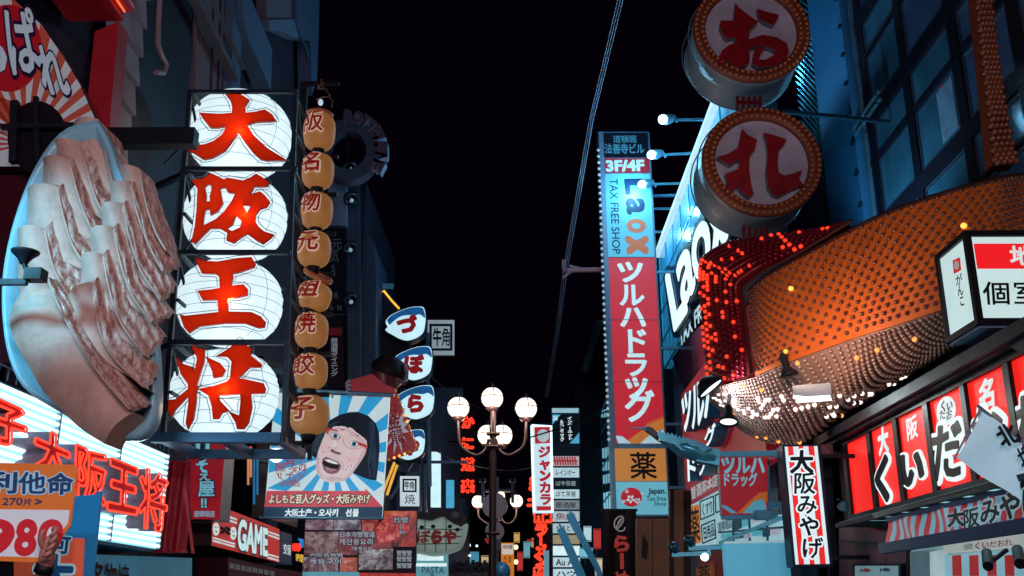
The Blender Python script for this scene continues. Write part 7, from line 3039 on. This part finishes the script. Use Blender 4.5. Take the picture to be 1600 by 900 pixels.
for r, z in prof:
    rows.append([Vector((bx + math.cos(t) * r, by + math.sin(t) * r * .68, z)) for t in [6.28319 * i / 24 for i in range(25)]])
g.loft(rows)
g.tube([(bx + .15, by, 1.38), (bx + .26, by - .10, 1.44), (wx - .03, by - .02, wz - .13), (wx - .006, 4.005, wz - .025)], [.075, .06, .055, .044], 14)
g.tube([(bx - .15, by, 1.38), (bx - .23, by + .02, 1.1), (bx - .22, by - .07, .88)], [.075, .06, .045], 14)
g.build('shirt', CL, PE)
g = MB()
for s_ in (-1, 1):
    g.tube([(bx + s_ * .085, by, .95), (bx + s_ * .1, by - .01, .5), (bx + s_ * .1, by + .02, .1)], [.105, .085, .07], 14)
g.build('trousers', M((34, 36, 52), r=.8), PE)
g = MB()
g.lathe((bx, by + .012, 1.64), (0, .2, 1), [(.092, -.06), (.105, .0), (.1, .06), (.07, .105), (.01, .125)], 18)
g.build('hair', M((24, 18, 20), r=.6), PE)
# wristband
g = MB()
d = (Vector((HX - .012, 3.985, HZ - .045)) - Vector((wx, 4.0, wz))).normalized()
g.lathe(Vector((wx, 4.0, wz)) + d * .012, d, [(.03, -.018), (.036, -.016), (.036, .016), (.03, .018)], 16)
g.build('wristband', M((16, 14, 20), r=.5), PE)
# hand: palm and five fingers closed round the edge of the board
pl = lambda x, y, dd: P.P(x, y, dd)
pv = [pl(66, 882, -.01), pl(72, 866, -.005), pl(79, 849, 0), pl(85, 836, 0)]
skin_body('palm', pv, [(0, 1), (1, 2), (2, 3)], [(.026, .02), (.034, .02), (.036, .02), (.03, .018)], SK, PE)
for (x0, y0), (x1, y1), (x2, y2) in (((92, 826), (99, 830), (95, 837)), ((91, 836), (98, 842), (92, 848)), ((88, 847), (95, 854), (88, 859)), ((83, 859), (90, 866), (83, 869))):
    fv = [pl(x0 - 9, y0 + 3, .0), pl(x0, y0, .03), pl(x1 - 2, y1 - 1, .052), pl(x2 - 2, y2, .055), pl(x2 - 9, y2 + 1, .04)]
    skin_body('finger', fv, [(0, 1), (1, 2), (2, 3), (3, 4)], [.011, .0105, .01, .009, .0075], SK, PE)
tv = [pl(74, 862, .0), pl(70, 850, .03), pl(72, 838, .045), pl(78, 828, .042)]
skin_body('thumb', tv, [(0, 1), (1, 2), (2, 3)], [.014, .0125, .011, .009], SK, PE)

# added unseen street lamps behind the viewpoint, giving front fill light
P = front(-5.0)


def fill_street_lamp(x, y, power, rgb, lb):
    th = T('street_lamp', lb, 'street lamp', (x, y, 0), 'globe street lamps down the street')
    iron = M((74, 40, 44), r=.4, m=.3)
    g = MB()
    g.tube([(x, y, 0), (x, y, .6), (x, y, .62), (x, y, 3), (x, y, 5.7)], [.16, .15, .11, .1, .075], 14)
    g.build('pole', iron, th)
    for dx in (-.9, .9):
        c = Vector((x + dx, y, 5.9))
        g = MB()
        g.tube([(x, y, 5.4), (x + dx * .3, y, 5.1), (x + dx * .7, y, 5.05), (x + dx, y, 5.3), (x + dx, y, 5.65)], .035, 8)
        g.build('arm', iron, th)
        g = MB()
        g.ball(c, .23, 20)
        g.build('globe', M((255, 232, 214), e=1.9, n=0), th)
        lamp('globe_light', 'POINT', c + Vector((0, .3, -.35)), None, power, rgb, th, .2)


fill_street_lamp(1.6, -3.0, 600, (1, .74, .74), 'added unseen fill lamp behind the viewpoint on the right, built as a street lamp')
fill_street_lamp(-1.8, -5.0, 520, (.78, .8, 1), 'added unseen fill lamp behind the viewpoint on the left, built as a street lamp')
